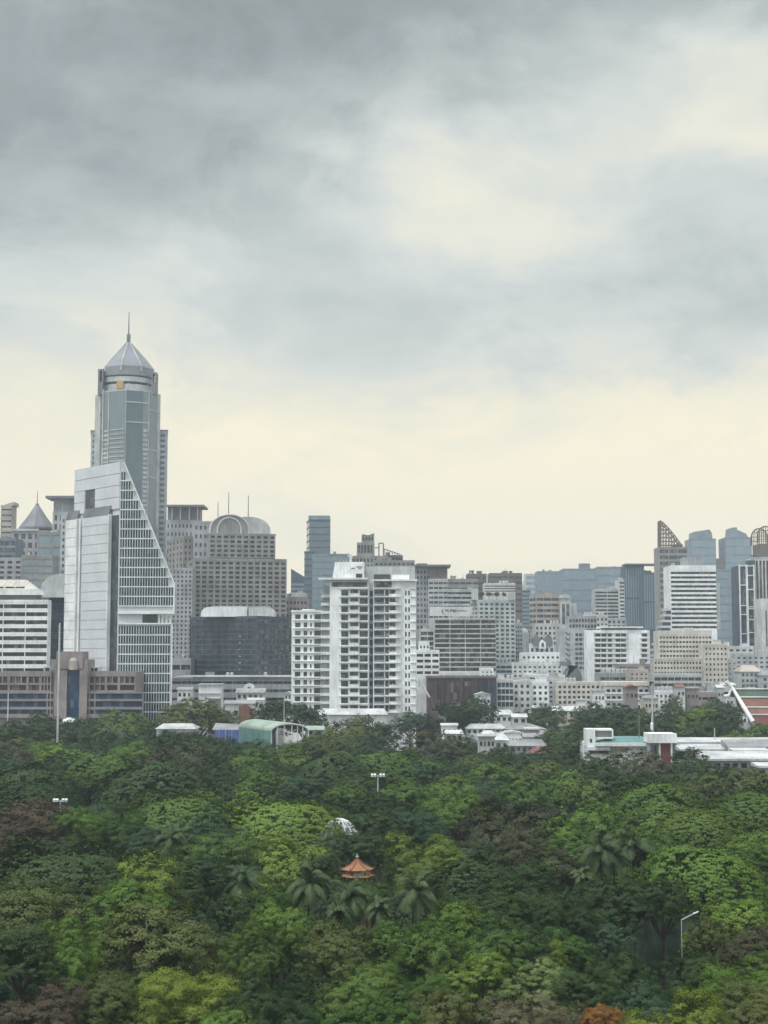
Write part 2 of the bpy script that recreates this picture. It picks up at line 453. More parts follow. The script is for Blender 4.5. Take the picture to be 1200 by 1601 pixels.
# ------------------------------------------------------------------ landmark buildings
def cols(b, x0, x1, Y, yt, yb, nz, spec, d=.5, wall=None, pname='wall', z_of=Z):
    """front wall at distance Y; spec: (px0, px1, low, high, glass, part) openings per storey"""
    z0, z1 = Z(yb, Y), Z(yt, Y); A = (X(x0, Y), Y); e = Vector((1, 0)); n = Vector((0, -1))
    w = b.m(pname, wall or b.wall); ch = (z1 - z0) / nz
    pos_ = [(X(a, Y) - A[0], X(c, Y) - A[0], lo, hi, g, nm) for a, c, lo, hi, g, nm in spec]
    edges = [0] + [q for p in pos_ for q in p[:2]] + [X(x1, Y) - A[0]]
    for i in range(0, len(edges), 2):
        if edges[i + 1] - edges[i] > .02: w.wbox(A, e, n, edges[i], edges[i + 1], 0, d, z0, z1)
    for a, c, lo, hi, g, nm in pos_:
        for k in range(nz):
            zl = z0 + (k + lo) * ch; zh = z0 + (k + hi) * ch
            zn = z0 + (k + 1 + lo) * ch if k < nz - 1 else z1
            if k == 0 and lo > 0: w.wbox(A, e, n, a, c, 0, d, z0, zl)
            w.wbox(A, e, n, a, c, 0, d, zh, zn)
        me = None
        for k in reversed(range(nz)):
            zc = z0 + (k + (lo + hi) / 2) * ch; h = (hi - lo) * ch
            if b.count >= MAXW:
                b.rest.setdefault(g, MB()).wbox(A, e, n, a, c, .02, .08, zc - h / 2, zc + h / 2); continue
            b.count += 1
            if me is None:
                q = MB(); q.wbox((0, 0), e, n, -(c - a) / 2 + .01, (c - a) / 2 - .01, .02, .08, -h / 2 + .01, h / 2 - .01)
                # mullion
                o = q.build(nm, GL[g], b.root, loc=(0, 0, 0)); me = o.data
            else:
                o = bpy.data.objects.new(nm, me); C.objects.link(o); o.parent = b.root
            lo_ = ORG[b.root.name]
            o.location = (A[0] + (a + c) / 2 - lo_[0], Y - lo_[1], zc - lo_[2])

# ---- white sail-shaped office with a slanting lattice front
def lattice_office():
    Y = 610.0
    Cx, Cy = X(184, Y), Y
    zt = Z(722, Y)
    Yl = Y + 27
    while Z(735, Yl) < zt: Yl += .5
    Lx = X(113, Yl)
    a = math.radians(2.5)
    R = corner(270, Cx, Cy, math.cos(a), math.sin(a))
    b = Bld('office_tower', 'white office tower with slanting triangular lattice front and silver panelled side', 'building', ((Cx + R[0]) / 2, Y + 12, 0), 'alu', 'green')
    e = Vector((R[0] - Cx, R[1] - Cy)); Lf = e.length; e /= Lf; n = Vector((e.y, -e.x))
    P = lambda s, z, dd=0: (Cx + e.x * s + n.x * dd, Cy + e.y * s + n.y * dd, z)
    zk = Z(912, Y); s0 = 1.0
    off = Vector((Lx - Cx, Yl - Cy, 0))
    zg0, zg1 = Z(975, Y), Z(958, Y)
    # body: outline of the front carried back along the panelled side
    body = b.m('wall', 'alu')
    body.sheetpoly([P(0, 0), P(Lf - .5, 0), P(Lf - .5, zg0), P(0, zg0)], off)
    body.sheetpoly([P(0, zg0), P(Lf * .72, zg0, -2), P(Lf * .72, zg1, -2), P(0, zg1)], off)
    body.sheetpoly([P(0, zg1), P(Lf, zg1), P(Lf, zk), P(s0, zt), P(0, zt)], off)
    fr = b.m('lattice_front', 'white')
    def smax(z): return Lf if z <= zk else s0 + (Lf - s0) * (zt - z) / (zt - zk)
    ch = (Z(793 / 4 + 760, Y) - Z(1128, Y))
    rows = [Z(1128 - 15.05 * i, Y) for i in range(27)]
    nm = 21; cw = Lf / nm
    for i in range(len(rows) - 1):
        zb, zz = rows[i], rows[i + 1]
        if zb < zg1 and zz > zg0 + .5:
            continue
        Le = Lf - .5 if zz <= zg0 + .6 else smax(zz)
        k = int(Le / cw)
        if Le < cw * .6: continue
        pan = MB(); pan.wbox((Cx, Cy), e, n, .35, min(k * cw, Le) - .05, .05, .14, zb + .3, zz - .3)
        b.part('window_band', 'green', pan)
        fr.wbox((Cx, Cy), e, n, 0, smax(zb) if zz > zk else Le, .1, .45, zb - .21, zb + .21)
        for j in range(0, k + 1):
            fr.wbox((Cx, Cy), e, n, max(0, j * cw - .10), j * cw + .10, .1, .36, zb + .29, zz - .29)
    # slanting edge beam and right edge, lintel over the open floor
    sl = MB(); p0, p1 = P(s0, zt, .1), P(Lf, zk, .1)
    sl.sheetpoly([p0, p1, P(Lf + .5, zk, .1), P(s0 + .5, zt, .1)], (n.x * .7, n.y * .7, 0))
    b.part('edge_beam', 'white', sl)
    q = MB(); q.wbox((Cx, Cy), e, n, Lf - .1, Lf + .5, .1, .75, zg1, zk); q.wbox((Cx, Cy), e, n, Lf - .7, Lf - .1, .1, .7, Z(1135, Y), zg0)
    q.wbox((Cx, Cy), e, n, -.3, Lf + .5, .02, .85, zg1 - .5, zg1 + .15); q.wbox((Cx, Cy), e, n, 0, Lf - .5, .02, .8, zg0 - .3, zg0 + .3)
    b.part('frame', 'white', q)
    rc = MB(); rc.wbox((Cx, Cy), e, n, .4, Lf * .70, -1.7, -1.2, zg0 + .4, zg1 - .6); b.part('window_band', 'dark', rc)
    for t in (.74, .80, .87, .94):
        q = MB(); q.wbox((Cx, Cy), e, n, Lf * t - .35, Lf * t + .35, -1.5, -.6, zg0 + .3, zg1 - .5); b.part('column', 'white', q)
    # panelled side
    A = Vector((Cx, Cy)); e2 = Vector((Lx - Cx, Yl - Cy)); L2 = e2.length; e2 /= L2; n2 = Vector((e2.y, -e2.x))
    if n2.dot(A) > 0: n2 = -n2
    side = b.m('panel_cladding', 'alu')
    zc = Z(803, Y)
    z = zt; i = 0
    seams = [zt]
    while seams[-1] > zc + 2: seams.append(seams[-1] - 4.9)
    for hi, lo in zip(seams, seams[1:]):
        for (t0, t1) in ((.0, .53), (.76, 1.0)) if (hi < Z(748, Y)) else ((.0, 1.0),):
            side.wbox(A, e2, n2, L2 * t0, L2 * t1, 0, .5, lo + .22, hi)
    sl = MB()
    for k in range(5): sl.wbox(A, e2, n2, L2 * (.55 + k * .045), L2 * (.55 + k * .045) + .35, 0, .3, Z(822, Y), Z(748, Y))
    b.part('mullion', 'alud', sl)
    g = MB(); g.wbox(A, e2, n2, L2 * .535, L2 * .755, .01, .1, Z(822, Y), Z(748, Y)); b.part('window', 'dark', g)
    # glazed strip beside the corner
    q = MB(); q.wbox(A, e2, n2, L2 * .02, L2 * .16, .06, .3, 0, zc - .5); b.part('window_strip', 'black', q)
    # projecting bays with sloping dark caps
    for t0, t1, dd, zc_, mat in ((.16, .74, 1.7, Z(803, Y), 'alu'), (.87, 1.12, 1.7, Z(803, Y), 'white')):
        bay = b.m('bay', mat)
        bay.wbox(A, e2, n2, L2 * t0, L2 * t1, .5, dd, 0, zc_)
        z = zc_ - .1
        while z > 6:
            bay.wbox(A, e2, n2, L2 * t0 + .1, L2 * t1 - .1, dd, dd + .22, z - 3.75, z - .12)
            z -= 3.95
        p = lambda t, d_, z_: (A.x + e2.x * L2 * t + n2.x * d_, A.y + e2.y * L2 * t + n2.y * d_, z_)
        cap = MB(); cap.hexa([p(t0, .5, zc_ + .02), p(t1, .5, zc_ + .02), p(t1, dd + .3, zc_ + .02), p(t0, dd + .3, zc_ + .02)],
                             [p(t0, .5, zc_ + 3.8), p(t1, .5, zc_ + 3.8), p(t1, .7, zc_ + 3.8), p(t0, .7, zc_ + 3.8)])
        b.part('bay_cap', 'dgrey', cap)
        ed = MB(); ed.wbox(A, e2, n2, L2 * t0 - .45, L2 * t0, .5, dd + .4, 0, zc_ + .1); b.part('bay_edge', 'white', ed)
    zz = Z(815, Y)
    while zz > 20:
        q = MB(); q.wbox(A, e2, n2, L2 * .755, L2 * .80, .05, .35, zz - 3.0, zz); b.part('window', 'dark', q)
        zz -= 4.1
    q = MB()
    q.wbox(A, e2, n2, L2 * .73, L2 * .75, 0, 1.2, 0, zc); q.wbox(A, e2, n2, L2 * .81, L2 * .85, 0, 1.2, 0, zc); b.part('fin', 'white', q)
    b.done()
lattice_office()

# ---- tall pointed tower
def pointed_tower():
    Y = 1000.0
    cyy = Y + 24; cx = X(200.5, cyy, 560)
    b = Bld('skyscraper', 'tallest tower, teal glass shaft with grey pyramid roof and needle spire', 'skyscraper', (cx, cyy, 0), 'lgrey', 'tower')
    def px(p, dy, row=690): return (X(p, Y + dy, row), Y + dy)
    zt = Z(610, Y); zs = Z(668, Y)
    sh = [px(151, 16), px(161, 4), px(196, -5), px(232, 2), px(246, 14), px(246, 50), px(151, 50)]
    m = b.m('shaft', 'lgrey'); m.prism(sh, 0, zt)
    # curtain walls on the three front faces
    def face(i, mat, z0, z1, a=.03, c=.97, d=.3, nm='curtain_wall'):
        A, B = Vector(sh[i]), Vector(sh[i + 1]); Lh = (B - A).length; e = (B - A) / Lh; n = Vector((e.y, -e.x))
        q = MB(); q.wbox(A, e, n, Lh * a, Lh * c, .02, d, z0, z1); b.part(nm, mat, q)
        return A, e, n, Lh
    A, e, n, Lh = face(1, 'tower', 60, Z(612, Y))
    ribs = b.m('floor_band', 'lgrey')
    for k in range(24):
        z = Z(672 + k * 7.0, Y)
        if z < 70: break
        ribs.wbox(A, e, n, Lh * .30, Lh * .96, .3, .62, z - .55, z + .2)
        ribs.wbox(A, e, n, Lh * .02, Lh * .22, .3, .55, z - 1.3, z + .1)
    ribs.wbox(A, e, n, Lh * .24, Lh * .28, .3, .9, 60, Z(612, Y)); ribs.wbox(A, e, n, 0, Lh * .03, .02, 1.0, 60, Z(607, Y))
    A, e, n, Lh = face(2, 'towerd', 60, Z(612, Y), .0, .72)
    for z in (Z(630, Y), Z(661, Y)): ribs.wbox(A, e, n, 0, Lh * .97, .3, .6, z - .4, z + .4)
    q = MB(); q.wbox(A, e, n, Lh * .74, Lh * .97, .02, .3, 60, Z(612, Y)); b.part('curtain_wall', 'tower', q)
    for k in range(24):
        z = Z(671 + k * 7.3, Y)
        if z < 70: break
        ribs.wbox(A, e, n, Lh * .76, Lh * .95, .3, .6, z - 1.9, z)
    A, e, n, Lh = face(3, 'tower', 60, Z(612, Y), .1, .9)
    for z in (Z(640, Y), Z(702, Y), Z(745, Y)): ribs.wbox(A, e, n, 0, Lh, .3, .55, z - .3, z + .5)
    A, e, n, Lh = face(0, 'mid', 60, Z(612, Y), .55, .75)
    # shoulders with punched windows
    for p0, p1, dy in ((142, 151, 20), (246, 262, 18)):
        m.prism([px(p0, dy), px(p1, dy), px(p1, dy + 30), px(p0, dy + 30)], 0, zs)
        w0 = X(p0, Y + dy, 690); w1 = X(p1, Y + dy, 690); s_ = b.m('shoulder_cap', 'alud')
        s_.prism([(w0 - .3, Y + dy - .4), (w1 + .3, Y + dy - .4), px(p1, dy + 30), px(p0, dy + 30)], zs, zs + .9)
        z = zs - 2
        while z > 60 and b.count < 70:
            q = MB(); q.box(w0 + (w1 - w0) * .3, w1 - (w1 - w0) * .25, Y + dy - .15, Y + dy + .02, z - 1.9, z)
            b.part('window', 'towerd', q); b.count += 1; z -= 3.8
    cap = b.m('crown_ring', 'alu')
    m.prism([px(151 - 3.5, 18), px(160, 10), px(160, 40), px(147.5, 40)], 0, zt - .5)
    m.prism([px(240, 12), px(250, 14), px(250, 40), px(240, 40)], 0, zt - .5)
    Yc = cyy - 17; R = (X(241.5, cyy, 590) - X(160.5, cyy, 590)) / 2
    ring = lambda r0, z0, z1, mat, nm: b.part(nm, mat, (lambda q: (q.lathe(cx, cyy, [(r0, z0), (r0, z1)], 16, math.pi / 16), q)[1])(MB()))
    ring(R * .98, zt, Z(600, Yc), 'lgrey', 'drum'); ring(R * .90, Z(600, Yc), Z(596, Yc), 'dark' , 'window_band')
    ring(R * 1.0, Z(596, Yc), Z(588.5, Yc), 'lgrey', 'drum'); ring(R * .93, Z(588.5, Yc), Z(586, Yc), 'dgrey', 'drum')
    ring(R * 1.02, Z(586, Yc), Z(579, Yc), 'lilac', 'drum')
    q = MB(); q.box(X(180, Y, 600), X(191, Y, 600), cyy - R - 1.2, cyy - R + 1, Z(608, Yc), Z(596, Yc)); b.part('panel', 'amber', q)
    # corner posts with a slot
    for p0, p1 in ((153, 161), (237, 244.5)):
        x0, x1 = X(p0, Y + 8, 590), X(p1, Y + 8, 590); mid = (x0 + x1) / 2
        q = MB(); out = (x0, mid - .6) if p0 < 200 else (mid + .6, x1); inn = (x1 - .7, x1) if p0 < 200 else (x0, x0 + .7)
        zt1 = Z(577 if p0 < 200 else 582, Y + 8)
        q.box(out[0], out[1], Y + 8, Y + 16, zt - 2, zt1); q.box(inn[0], inn[1], Y + 8, Y + 16, zt - 2, zt1)
        q.box(min(out[1], inn[1]), max(out[0], inn[0]), Y + 8.1, Y + 15.9, zt1 - 1.2, zt1 - .01)
        q.box(min(out[1], inn[1]), max(out[0], inn[0]), Y + 8.1, Y + 15.9, zt - 2, Z(594, Y)); b.part('corner_post', 'alud', q)
    # pyramid roof, eight-sided, nearly straight
    prof = [(R * 1.0, Z(579, Yc)), (R * 1.0, Z(578.5, cyy)), (R * .73, Z(565.5, cyy)), (R * .445, Z(552.5, cyy)), (R * .215, Z(542.5, cyy)), (R * .08, Z(536.5, cyy))]
    q = MB(); q.lathe(cx, cyy, prof, 8, math.pi / 8 + .3); b.part('roof', 'lilac', q)
    rb = MB()
    for k in range(8):
        a = math.pi / 8 + .3 + k * math.pi / 4
        for (r0, z0), (r1, z1) in zip(prof, prof[1:]):
            rb.tube((cx + (r0 + .1) * math.cos(a), cyy + (r0 + .1) * math.sin(a), z0), (cx + (r1 + .1) * math.cos(a), cyy + (r1 + .1) * math.sin(a), z1), .6, .55, 5)
    b.part('roof_rib', 'lgrey', rb)
    q = MB(); q.lathe(cx, cyy, [(1.3, Z(540, cyy)), (1.3, Z(523, cyy))], 8); b.part('mast', 'alud', q)
    q = MB(); q.tube((cx, cyy, Z(523, cyy)), (cx, cyy, Z(488, cyy)), .5, .25, 6); b.part('spire', 'alud', q)
    b.done()
pointed_tower()

# ---- white apartment tower
def white_tower():
    Y = 620.0
    b = Bld('apartment_tower', 'big white apartment tower with rows of balconies and a dark central recess', 'apartment building', (X(580, Y), Y + 10, 0), 'white', 'mid')
    w = b.m('wall', 'white')
    yt, yb, nz = 920.0, 1113.5, 15
    w.box(X(515, Y), X(577, Y), Y, Y + 18, 0, Z(907, Y)); w.box(X(583, Y), X(650, Y), Y, Y + 20, 0, Z(907, Y))
    w.box(X(577, Y) + .01, X(583, Y) - .01, Y + 4, Y + 18, 0, Z(905, Y))
    cols(b, 515, 577, Y, yt, yb, nz, [(533, 544, .12, .80, 'mid', 'window'), (547, 559.5, .42, .86, 'mid', 'balcony_door'), (562, 574.5, .12, .80, 'mid', 'window')], d=.6)
    cols(b, 583, 650, Y, yt, yb, nz, [(584.5, 600, .28, .84, 'mid', 'window'), (602, 607.5, .12, .84, 'brown', 'window'), (608.5, 618, .34, .84, 'mid', 'balcony_door'), (633, 635.5, .15, .72, 'dark', 'window'), (638, 640.5, .15, .72, 'dark', 'window')], d=.6)
    ch = (Z(yt, Y) - Z(yb, Y)) / nz
    me = {}
    for k in range(nz + 1):
        z = Z(yb, Y) + k * ch
        for key, a, c, dd in (('a', 531, 575.5, 1.3), ('b', 584, 626, 1.5), ('c', 641, 650, .35)):
            q = MB(); q.box(X(a, Y), X(c, Y), Y - .6 - dd, Y - .6, z - .18, z + .16)
            b.part('floor_slab', 'white', q)
        if k < nz:
            for a, c, gl in ((546, 561, 'white'), (584.5, 600.5, 'bal'), (608, 621, 'white')):
                q = MB(); q.box(X(a, Y), X(c, Y), Y - 1.9, Y - 1.78, z + .16, z + 1.05)
                q.box(X(a, Y), X(a, Y) + .12, Y - 1.78, Y - .6, z + .16, z + 1.05)
                b.part('balcony_rail', 'blue' if gl == 'bal' else 'white', q)
            # small balconies on the left flank
            q = MB(); q.box(X(500 + (k % 2) * .6, Y), X(515, Y), Y + 4, Y + 9, z - .15, z + .15); q.box(X(500.5, Y), X(501.3, Y), Y + 4, Y + 9, z + .15, z + 1.1)
            q.box(X(501.3, Y), X(515, Y), Y + 4, Y + 4.12, z + .15, z + 1.0); b.part('balcony', 'white', q)
            q = MB(); q.box(X(577.1, Y), X(582.9, Y), Y + 3.6, Y + 3.98, z + .5, z + 2.6); b.part('window', 'black', q)
    q = MB(); q.box(X(503, Y), X(515, Y) - .01, Y + 6, Y + 18, 0, Z(915, Y)); b.part('stair_block', 'lgrey', q)
    ra = random.Random(9)
    for k in range(nz):          # air-conditioners and laundry on the balconies
        z = Z(yb, Y) + k * ch
        for a in (548, 556, 603, 610, 615):
            if ra.random() < .5:
                x = X(a + ra.uniform(0, 3), Y); q = MB(); q.box(x, x + ra.uniform(.7, 1.0), Y - 1.25, Y - .75, z + .9, z + 1.6)
                b.part('air_conditioner', ra.choice(('offwhite', 'lgrey', 'grey')), q)
    # top storeys
    q = MB(); q.box(X(519, Y), X(573, Y), Y - .75, Y - .02, Z(917.5, Y), Z(910, Y)); b.part('window_band', 'mid', q)
    q = MB(); q.box(X(584, Y), X(612, Y), Y - .75, Y - .02, Z(918, Y), Z(909.5, Y)); b.part('window_band', 'brown', q)
    q = MB(); q.box(X(497, Y), X(575, Y), Y - 2.2, Y + 18.5, Z(906.5, Y), Z(903.5, Y)); q.box(X(583.5, Y), X(652, Y), Y - 1.8, Y + 20.5, Z(908.5, Y), Z(906, Y))
    q.box(X(515, Y), X(577, Y), Y - .66, Y - .02, Z(920, Y), Z(917.6, Y)); b.part('roof_slab', 'white', q)
    # penthouse with sloping left end
    zt, zb = Z(878.5, Y), Z(904, Y)
    q = MB(); q.hexa([(X(519, Y), Y, zb), (X(569, Y), Y, zb), (X(569, Y), Y + 15, zb), (X(519, Y), Y + 15, zb)], [(X(523, Y), Y + 1, zt), (X(569, Y), Y, zt), (X(569, Y), Y + 15, zt), (X(523, Y), Y + 14, zt)])
    b.part('penthouse', 'white', q)
    q = MB(); q.box(X(571, Y), X(649, Y), Y + 5, Y + 18, Z(906, Y), Z(884.5, Y)); b.part('penthouse', 'lgrey', q)
    q = MB(); q.box(X(584, Y), X(610, Y), Y + 4.8, Y + 5, Z(905, Y), Z(897, Y)); b.part('window_band', 'mid', q)
    q = MB(); q.box(X(612, Y), X(640, Y), Y + 3.4, Y + 5, Z(905.5, Y), Z(898, Y)); b.part('plant_room', 'white', q)
    q = MB(); q.box(X(556, Y), X(566, Y), Y - .08, Y, Z(903, Y), Z(897, Y)); b.part('window', 'dark', q)
    q = MB(); r_ = random.Random(4)      # dark lettering, too small to read
    for i in range(3): q.box(X(548.5 + i * 1.9, Y), X(549.9 + i * 1.9, Y), Y - .06, Y, Z(889.5, Y), Z(888.0 - (i == 1) * .5, Y))
    for i in range(5): q.box(X(557 + i * 1.9, Y), X(558.4 + i * 1.9, Y), Y - .06, Y, Z(887.3, Y), Z(885.6, Y))
    for i in range(3): q.box(X(559.5 + i * 1.7, Y), X(560.8 + i * 1.7, Y), Y - .06, Y, Z(889.8, Y), Z(888.6, Y))
    b.part('lettering', 'ink', q)
    # dish and aerials on the penthouse
    q = MB(); q.lathe(X(547, Y), Y + 4, [(.35, zt), (.3, zt + 1.6), (.9, zt + 2.6), (1.5, zt + 3.1)], 10); b.part('dish', 'white', q)
    for p in (531, 536, 541):
        q = MB(); q.tube((X(p, Y), Y + 3, zt), (X(p, Y), Y + 3, zt + 1.1), .12); b.part('antenna', 'steel', q)
    q = MB(); q.tube((X(582, Y), Y + 6, Z(885, Y)), (X(582, Y), Y + 6, Z(849, Y)), .16, .08); b.part('antenna', 'alud', q)
    for i in range(9):
        q = MB(); z = Z(yb, Y) + ch * (i + .5); q.box(X(651, Y), X(653.5, Y), Y + 8, Y + 12, z - .3, z + .8)
        if i < 4: b.part('balcony', 'white', q)
    b.done()
    # lower wing
    b = Bld('apartment_wing', 'lower white apartment block adjoining the left side of the white tower', 'apartment building', (X(480, Y), Y + 20, 0), 'white', 'mid')
    Y2 = Y + 9
    w = b.m('wall', 'white'); w.box(X(455.5, Y2), X(502.5, Y2), Y2, Y2 + 16, 0, Z(955, Y2)); w.box(X(454.5, Y2), X(503, Y2), Y2 - .9, Y2 - .01, Z(957, Y2), Z(954, Y2))
    cols(b, 455.5, 502.5, Y2, 957, 1111, 12, [(461, 469.5, .15, .72, 'mid', 'window'), (474.5, 480, .15, .72, 'mid', 'window'), (484.5, 487, .2, .65, 'dark', 'window'), (491, 501.5, .12, .74, 'mid', 'window')], d=.55)
    ch = (Z(957, Y2) - Z(1111, Y2)) / 12
    for k in range(12):
        z = Z(1111, Y2) + k * ch
        q = MB(); q.box(X(458, Y2), X(502, Y2), Y2 - 1.15, Y2 - .56, z - .02, z + .22); b.part('floor_slab', 'white', q)
    q = MB(); q.box(X(470, Y2), X(490, Y2), Y2 + 6, Y2 + 12, Z(955, Y2), Z(951.5, Y2)); b.part('plant_room', 'white', q)
    b.done()
white_tower()

# ---- arched hotel block with gridded windows
def arched_block():
    Y = 850.0
    b = bld('hotel_block', 'grey gridded block with pointed arch crown, half dome and three masts', 303, 447.5, 872.5, Y, x0=275, yaw=12, yb=1002,
            f=('g', 14, 17, .66, .60), s=('g', 4, 17, .45, .45), wall='taupe', glass='dark', d=.6, clutter=0, par=1.4)
    e = Vector((math.cos(math.radians(12)), math.sin(math.radians(12))))
    Yu = Y + 6
    A = (X(325, Yu), Yu); B = corner(429, A[0], A[1], e.x, e.y)
    n = Vector((e.y, -e.x)); Lu = (Vector(B) - Vector(A)).length
    zt, zb = Z(834, Yu), Z(872.5, Yu) + .1
    w = b.m('wall', 'taupe'); w.wbox(A, e, n, 0, Lu, -16, 0, zb, zt)
    b.facade(A, B, zb + .3, zt - .6, 10, 5, .64, .58, .5, each=False, ext=(.5, 0), pname='wall')
    w.wbox(A, e, n, -.6, Lu + .3, -16.2, .6, zt - .57, zt + .3)
    # gothic arch gable on the left, barrel-vaulted crown behind it
    L1 = Lu * .60; z0 = zt + .3; ap = Z(804, Yu)
    def P(s, z, d): return (A[0] + e.x * s + n.x * d, A[1] + e.y * s + n.y * d, z)
    def arch(s0, s1, h, k=12):
        m_ = (s0 + s1) / 2; out = []
        for i in range(k + 1):
            t = i / k; out.append((s0 + (m_ - s0) * (1 - math.cos(t * math.pi / 2)) , h * math.sin(t * math.pi / 2) ** .8))
        return out + [(s1 + s0 - s, z) for s, z in reversed(out[:-1])]
    g = MB(); pts = [P(s, z0 + z, -.3) for s, z in arch(.3, L1, ap - z0)]; g.sheetpoly(pts, (-n.x * 13, -n.y * 13, 0)); b.part('gable', 'taupe', g)
    def rib(pts2, r, mat='offwhite', nm='arch_rib'):
        q = MB()
        for (s, z), (s2, z2) in zip(pts2, pts2[1:]): q.tube(P(s, z0 + z, -.1), P(s2, z0 + z2, -.1), r, r, 6)
        b.part(nm, mat, q)
    rib(arch(.3, L1, ap - z0), .5)
    a2 = arch(L1 * .2, L1 * .8, (ap - z0) * .84); rib([(a2[0][0], 0)] + a2 + [(a2[-1][0], 0)], .42)
    vb = MB(); vp = []
    for i in range(13):
        t = math.pi * i / 12; vp.append(P(L1 * 1.0 - math.cos(t) * (Lu * .94 - L1) * 1.0, z0 + (ap - z0) * .93 * math.sin(t) ** .75, -2.2))
    vb.sheetpoly(vp, (-n.x * 12, -n.y * 12, 0)); b.part('half_dome', 'lgrey', vb)
    for pz, s_, tp in ((340, .14, 783), (357, .30, 768), (387, .60, 772)):
        q = MB(); p = P(Lu * s_, 0, -5); q.tube((p[0], p[1], z0 + 3), (p[0], p[1], Z(tp, Yu)), .35, .18, 6); b.part('mast', 'alud', q)
    b.done()
arched_block()

def barrel(b, part, mat, x0, x1, y0, y1, zb, zt, k=6, left=True, right=True):
    """roof cap spanning x0..x1 with rounded upper edges at the chosen ends"""
    q = MB(); r = (zt - zb) * .8; pts = [(x0, zb)]
    if left:
        for i in range(k + 1):
            t = math.pi / 2 * i / k; pts.append((x0 + r - r * math.cos(t), zt - r + r * math.sin(t)))
    else: pts.append((x0, zt))
    if right:
        for i in range(k + 1):
            t = math.pi / 2 * (1 - i / k); pts.append((x1 - r + r * math.cos(t), zt - r + r * math.sin(t)))
    else: pts.append((x1, zt))
    pts.append((x1, zb))
    q.sheetpoly([(x, y0, z) for x, z in pts], (0, y1 - y0, 0)); b.part(part, mat, q)

# ---- left edge of the city
b = bld('office_block', 'white ribbon-windowed office with sloping roof hood at the left edge', -30, 74.5, 938, 640, yb=1054, dep=6,
        f=('b', 3, 9, .965, .50), wall='white', glass='dark', d=.7, par=1.0, clutter=0)
b.m('wall', 'white')
Yq = 641.0
b.pxbox('recess', 'dgrey', -30, 61, 922, 938, Yq + 1.5, 5)
q = MB(); q.hexa([(X(-30, Yq), Yq, Z(930, Yq)), (X(62, Yq), Yq, Z(930, Yq)), (X(62, Yq), Yq + 8, Z(930, Yq)), (X(-30, Yq), Yq + 8, Z(930, Yq))],
                 [(X(-30, Yq), Yq, Z(921, Yq)), (X(57, Yq), Yq, Z(921, Yq)), (X(57, Yq), Yq + 8, Z(921, Yq)), (X(-30, Yq), Yq + 8, Z(921, Yq))])
b.part('hood', 'white', q)
q = MB(); q.hexa([(X(-30, Yq), Yq + .5, Z(921, Yq)), (X(55, Yq), Yq + .5, Z(921, Yq)), (X(55, Yq), Yq + 8, Z(921, Yq)), (X(-30, Yq), Yq + 8, Z(921, Yq))],
                 [(X(-30, Yq), Yq + 5, Z(905.5, Yq)), (X(34, Yq), Yq + 5, Z(905.5, Yq)), (X(34, Yq), Yq + 7, Z(905.5, Yq)), (X(-30, Yq), Yq + 7, Z(905.5, Yq))])
b.part('hood', 'cream', q)
for p0 in (-12, 5, 21):
    q = MB(); q.box(X(p0, Yq), X(p0 + 14, Yq), Yq + .9, Yq + 2.6, Z(920, Yq), Z(917, Yq)); b.part('window', 'dark', q)
b.done()

Yk = 668.0
b = Bld('office_block', 'dark glass block with rounded pale concrete cap beside the lattice tower', 'building', (X(92, Yk), Yk + 12, 0), 'lgrey', 'black')
w = b.m('wall', 'lgrey'); w.box(X(62, Yk), X(110, Yk), Yk + 1, Yk + 24, 0, Z(933, Yk)); w.box(X(110, Yk), X(131, Yk), Yk - 2, Yk + 22, 0, Z(899, Yk))
barrel(b, 'roof_cap', 'lgrey', X(60, Yk), X(110, Yk), Yk, Yk + 20, Z(934, Yk), Z(897, Yk), right=False)
q = MB(); q.box(X(66, Yk), X(110, Yk), Yk - .6, Yk - .01, Z(934, Yk), Z(924, Yk)); b.part('band', 'offwhite', q)
for k in range(12):
    q = MB(); q.box(X(74, Yk), X(109.5, Yk), Yk + .6, Yk + .98, Z(935 + 9 * k + 8.6, Yk), Z(935 + 9 * k, Yk)); b.part('window_band', 'black', q)
b.done()

# ---- low pinkish office in front
Yo = 592.0
b = Bld('low_office', 'long low pinkish stone office with a blue glass strip in its central tower', 'building', (X(100, Yo), Yo + 12, 0), 'pink', 'brown')
w = b.m('wall', 'pink')
w.box(X(-30, Yo), X(214, Yo), Yo, Yo + 20, 0, Z(1050, Yo))
for p0, p1 in ((-30, 82), (132, 214)):
    w.box(X(p0, Yo), X(p1, Yo), Yo - 1.0, Yo - .01, Z(1057.5, Yo), Z(1049, Yo))
def openings(p0, p1, gs, y0, y1, Yp, prt='window', gl='brown', dep=.9):
    """openings gs on a wall strip p0..p1, rows y0..y1, framed by stone"""
    ed = [p0] + [g for q in gs for g in q] + [p1]
    for i in range(0, len(ed), 2):
        if ed[i + 1] > ed[i]: w.box(X(ed[i], Yp), X(ed[i + 1], Yp), Yp - dep, Yp - .01, Z(y1, Yp), Z(y0, Yp))
    for g0, g1 in gs:
        q = MB(); q.box(X(g0, Yp) + .02, X(g1, Yp) - .02, Yp - .12, Yp - .02, Z(y1, Yp), Z(y0, Yp)); b.part(prt, gl, q)
def reg(a, c, n_, gap=1.8):
    cw_ = (c - a) / n_; return [(a + i * cw_ + gap / 2, a + (i + 1) * cw_ - gap / 2) for i in range(n_)]
up = reg(-28, 14, 5) + reg(17, 44, 3) + reg(46, 63.5, 2) + reg(66, 81, 3)
up2 = [(-28, -4), (-2, 14), (17.5, 43), (46.5, 63)] + reg(66, 81, 3)
rt = reg(133, 166, 4) + reg(168, 186, 2) + reg(188, 212, 3)
rt2 = reg(133, 166, 4) + [(169, 185), (189, 211.5)]
for gs, p0, p1 in ((up, -30, 82),): openings(p0, p1, gs, 1058, 1067.5, Yo)
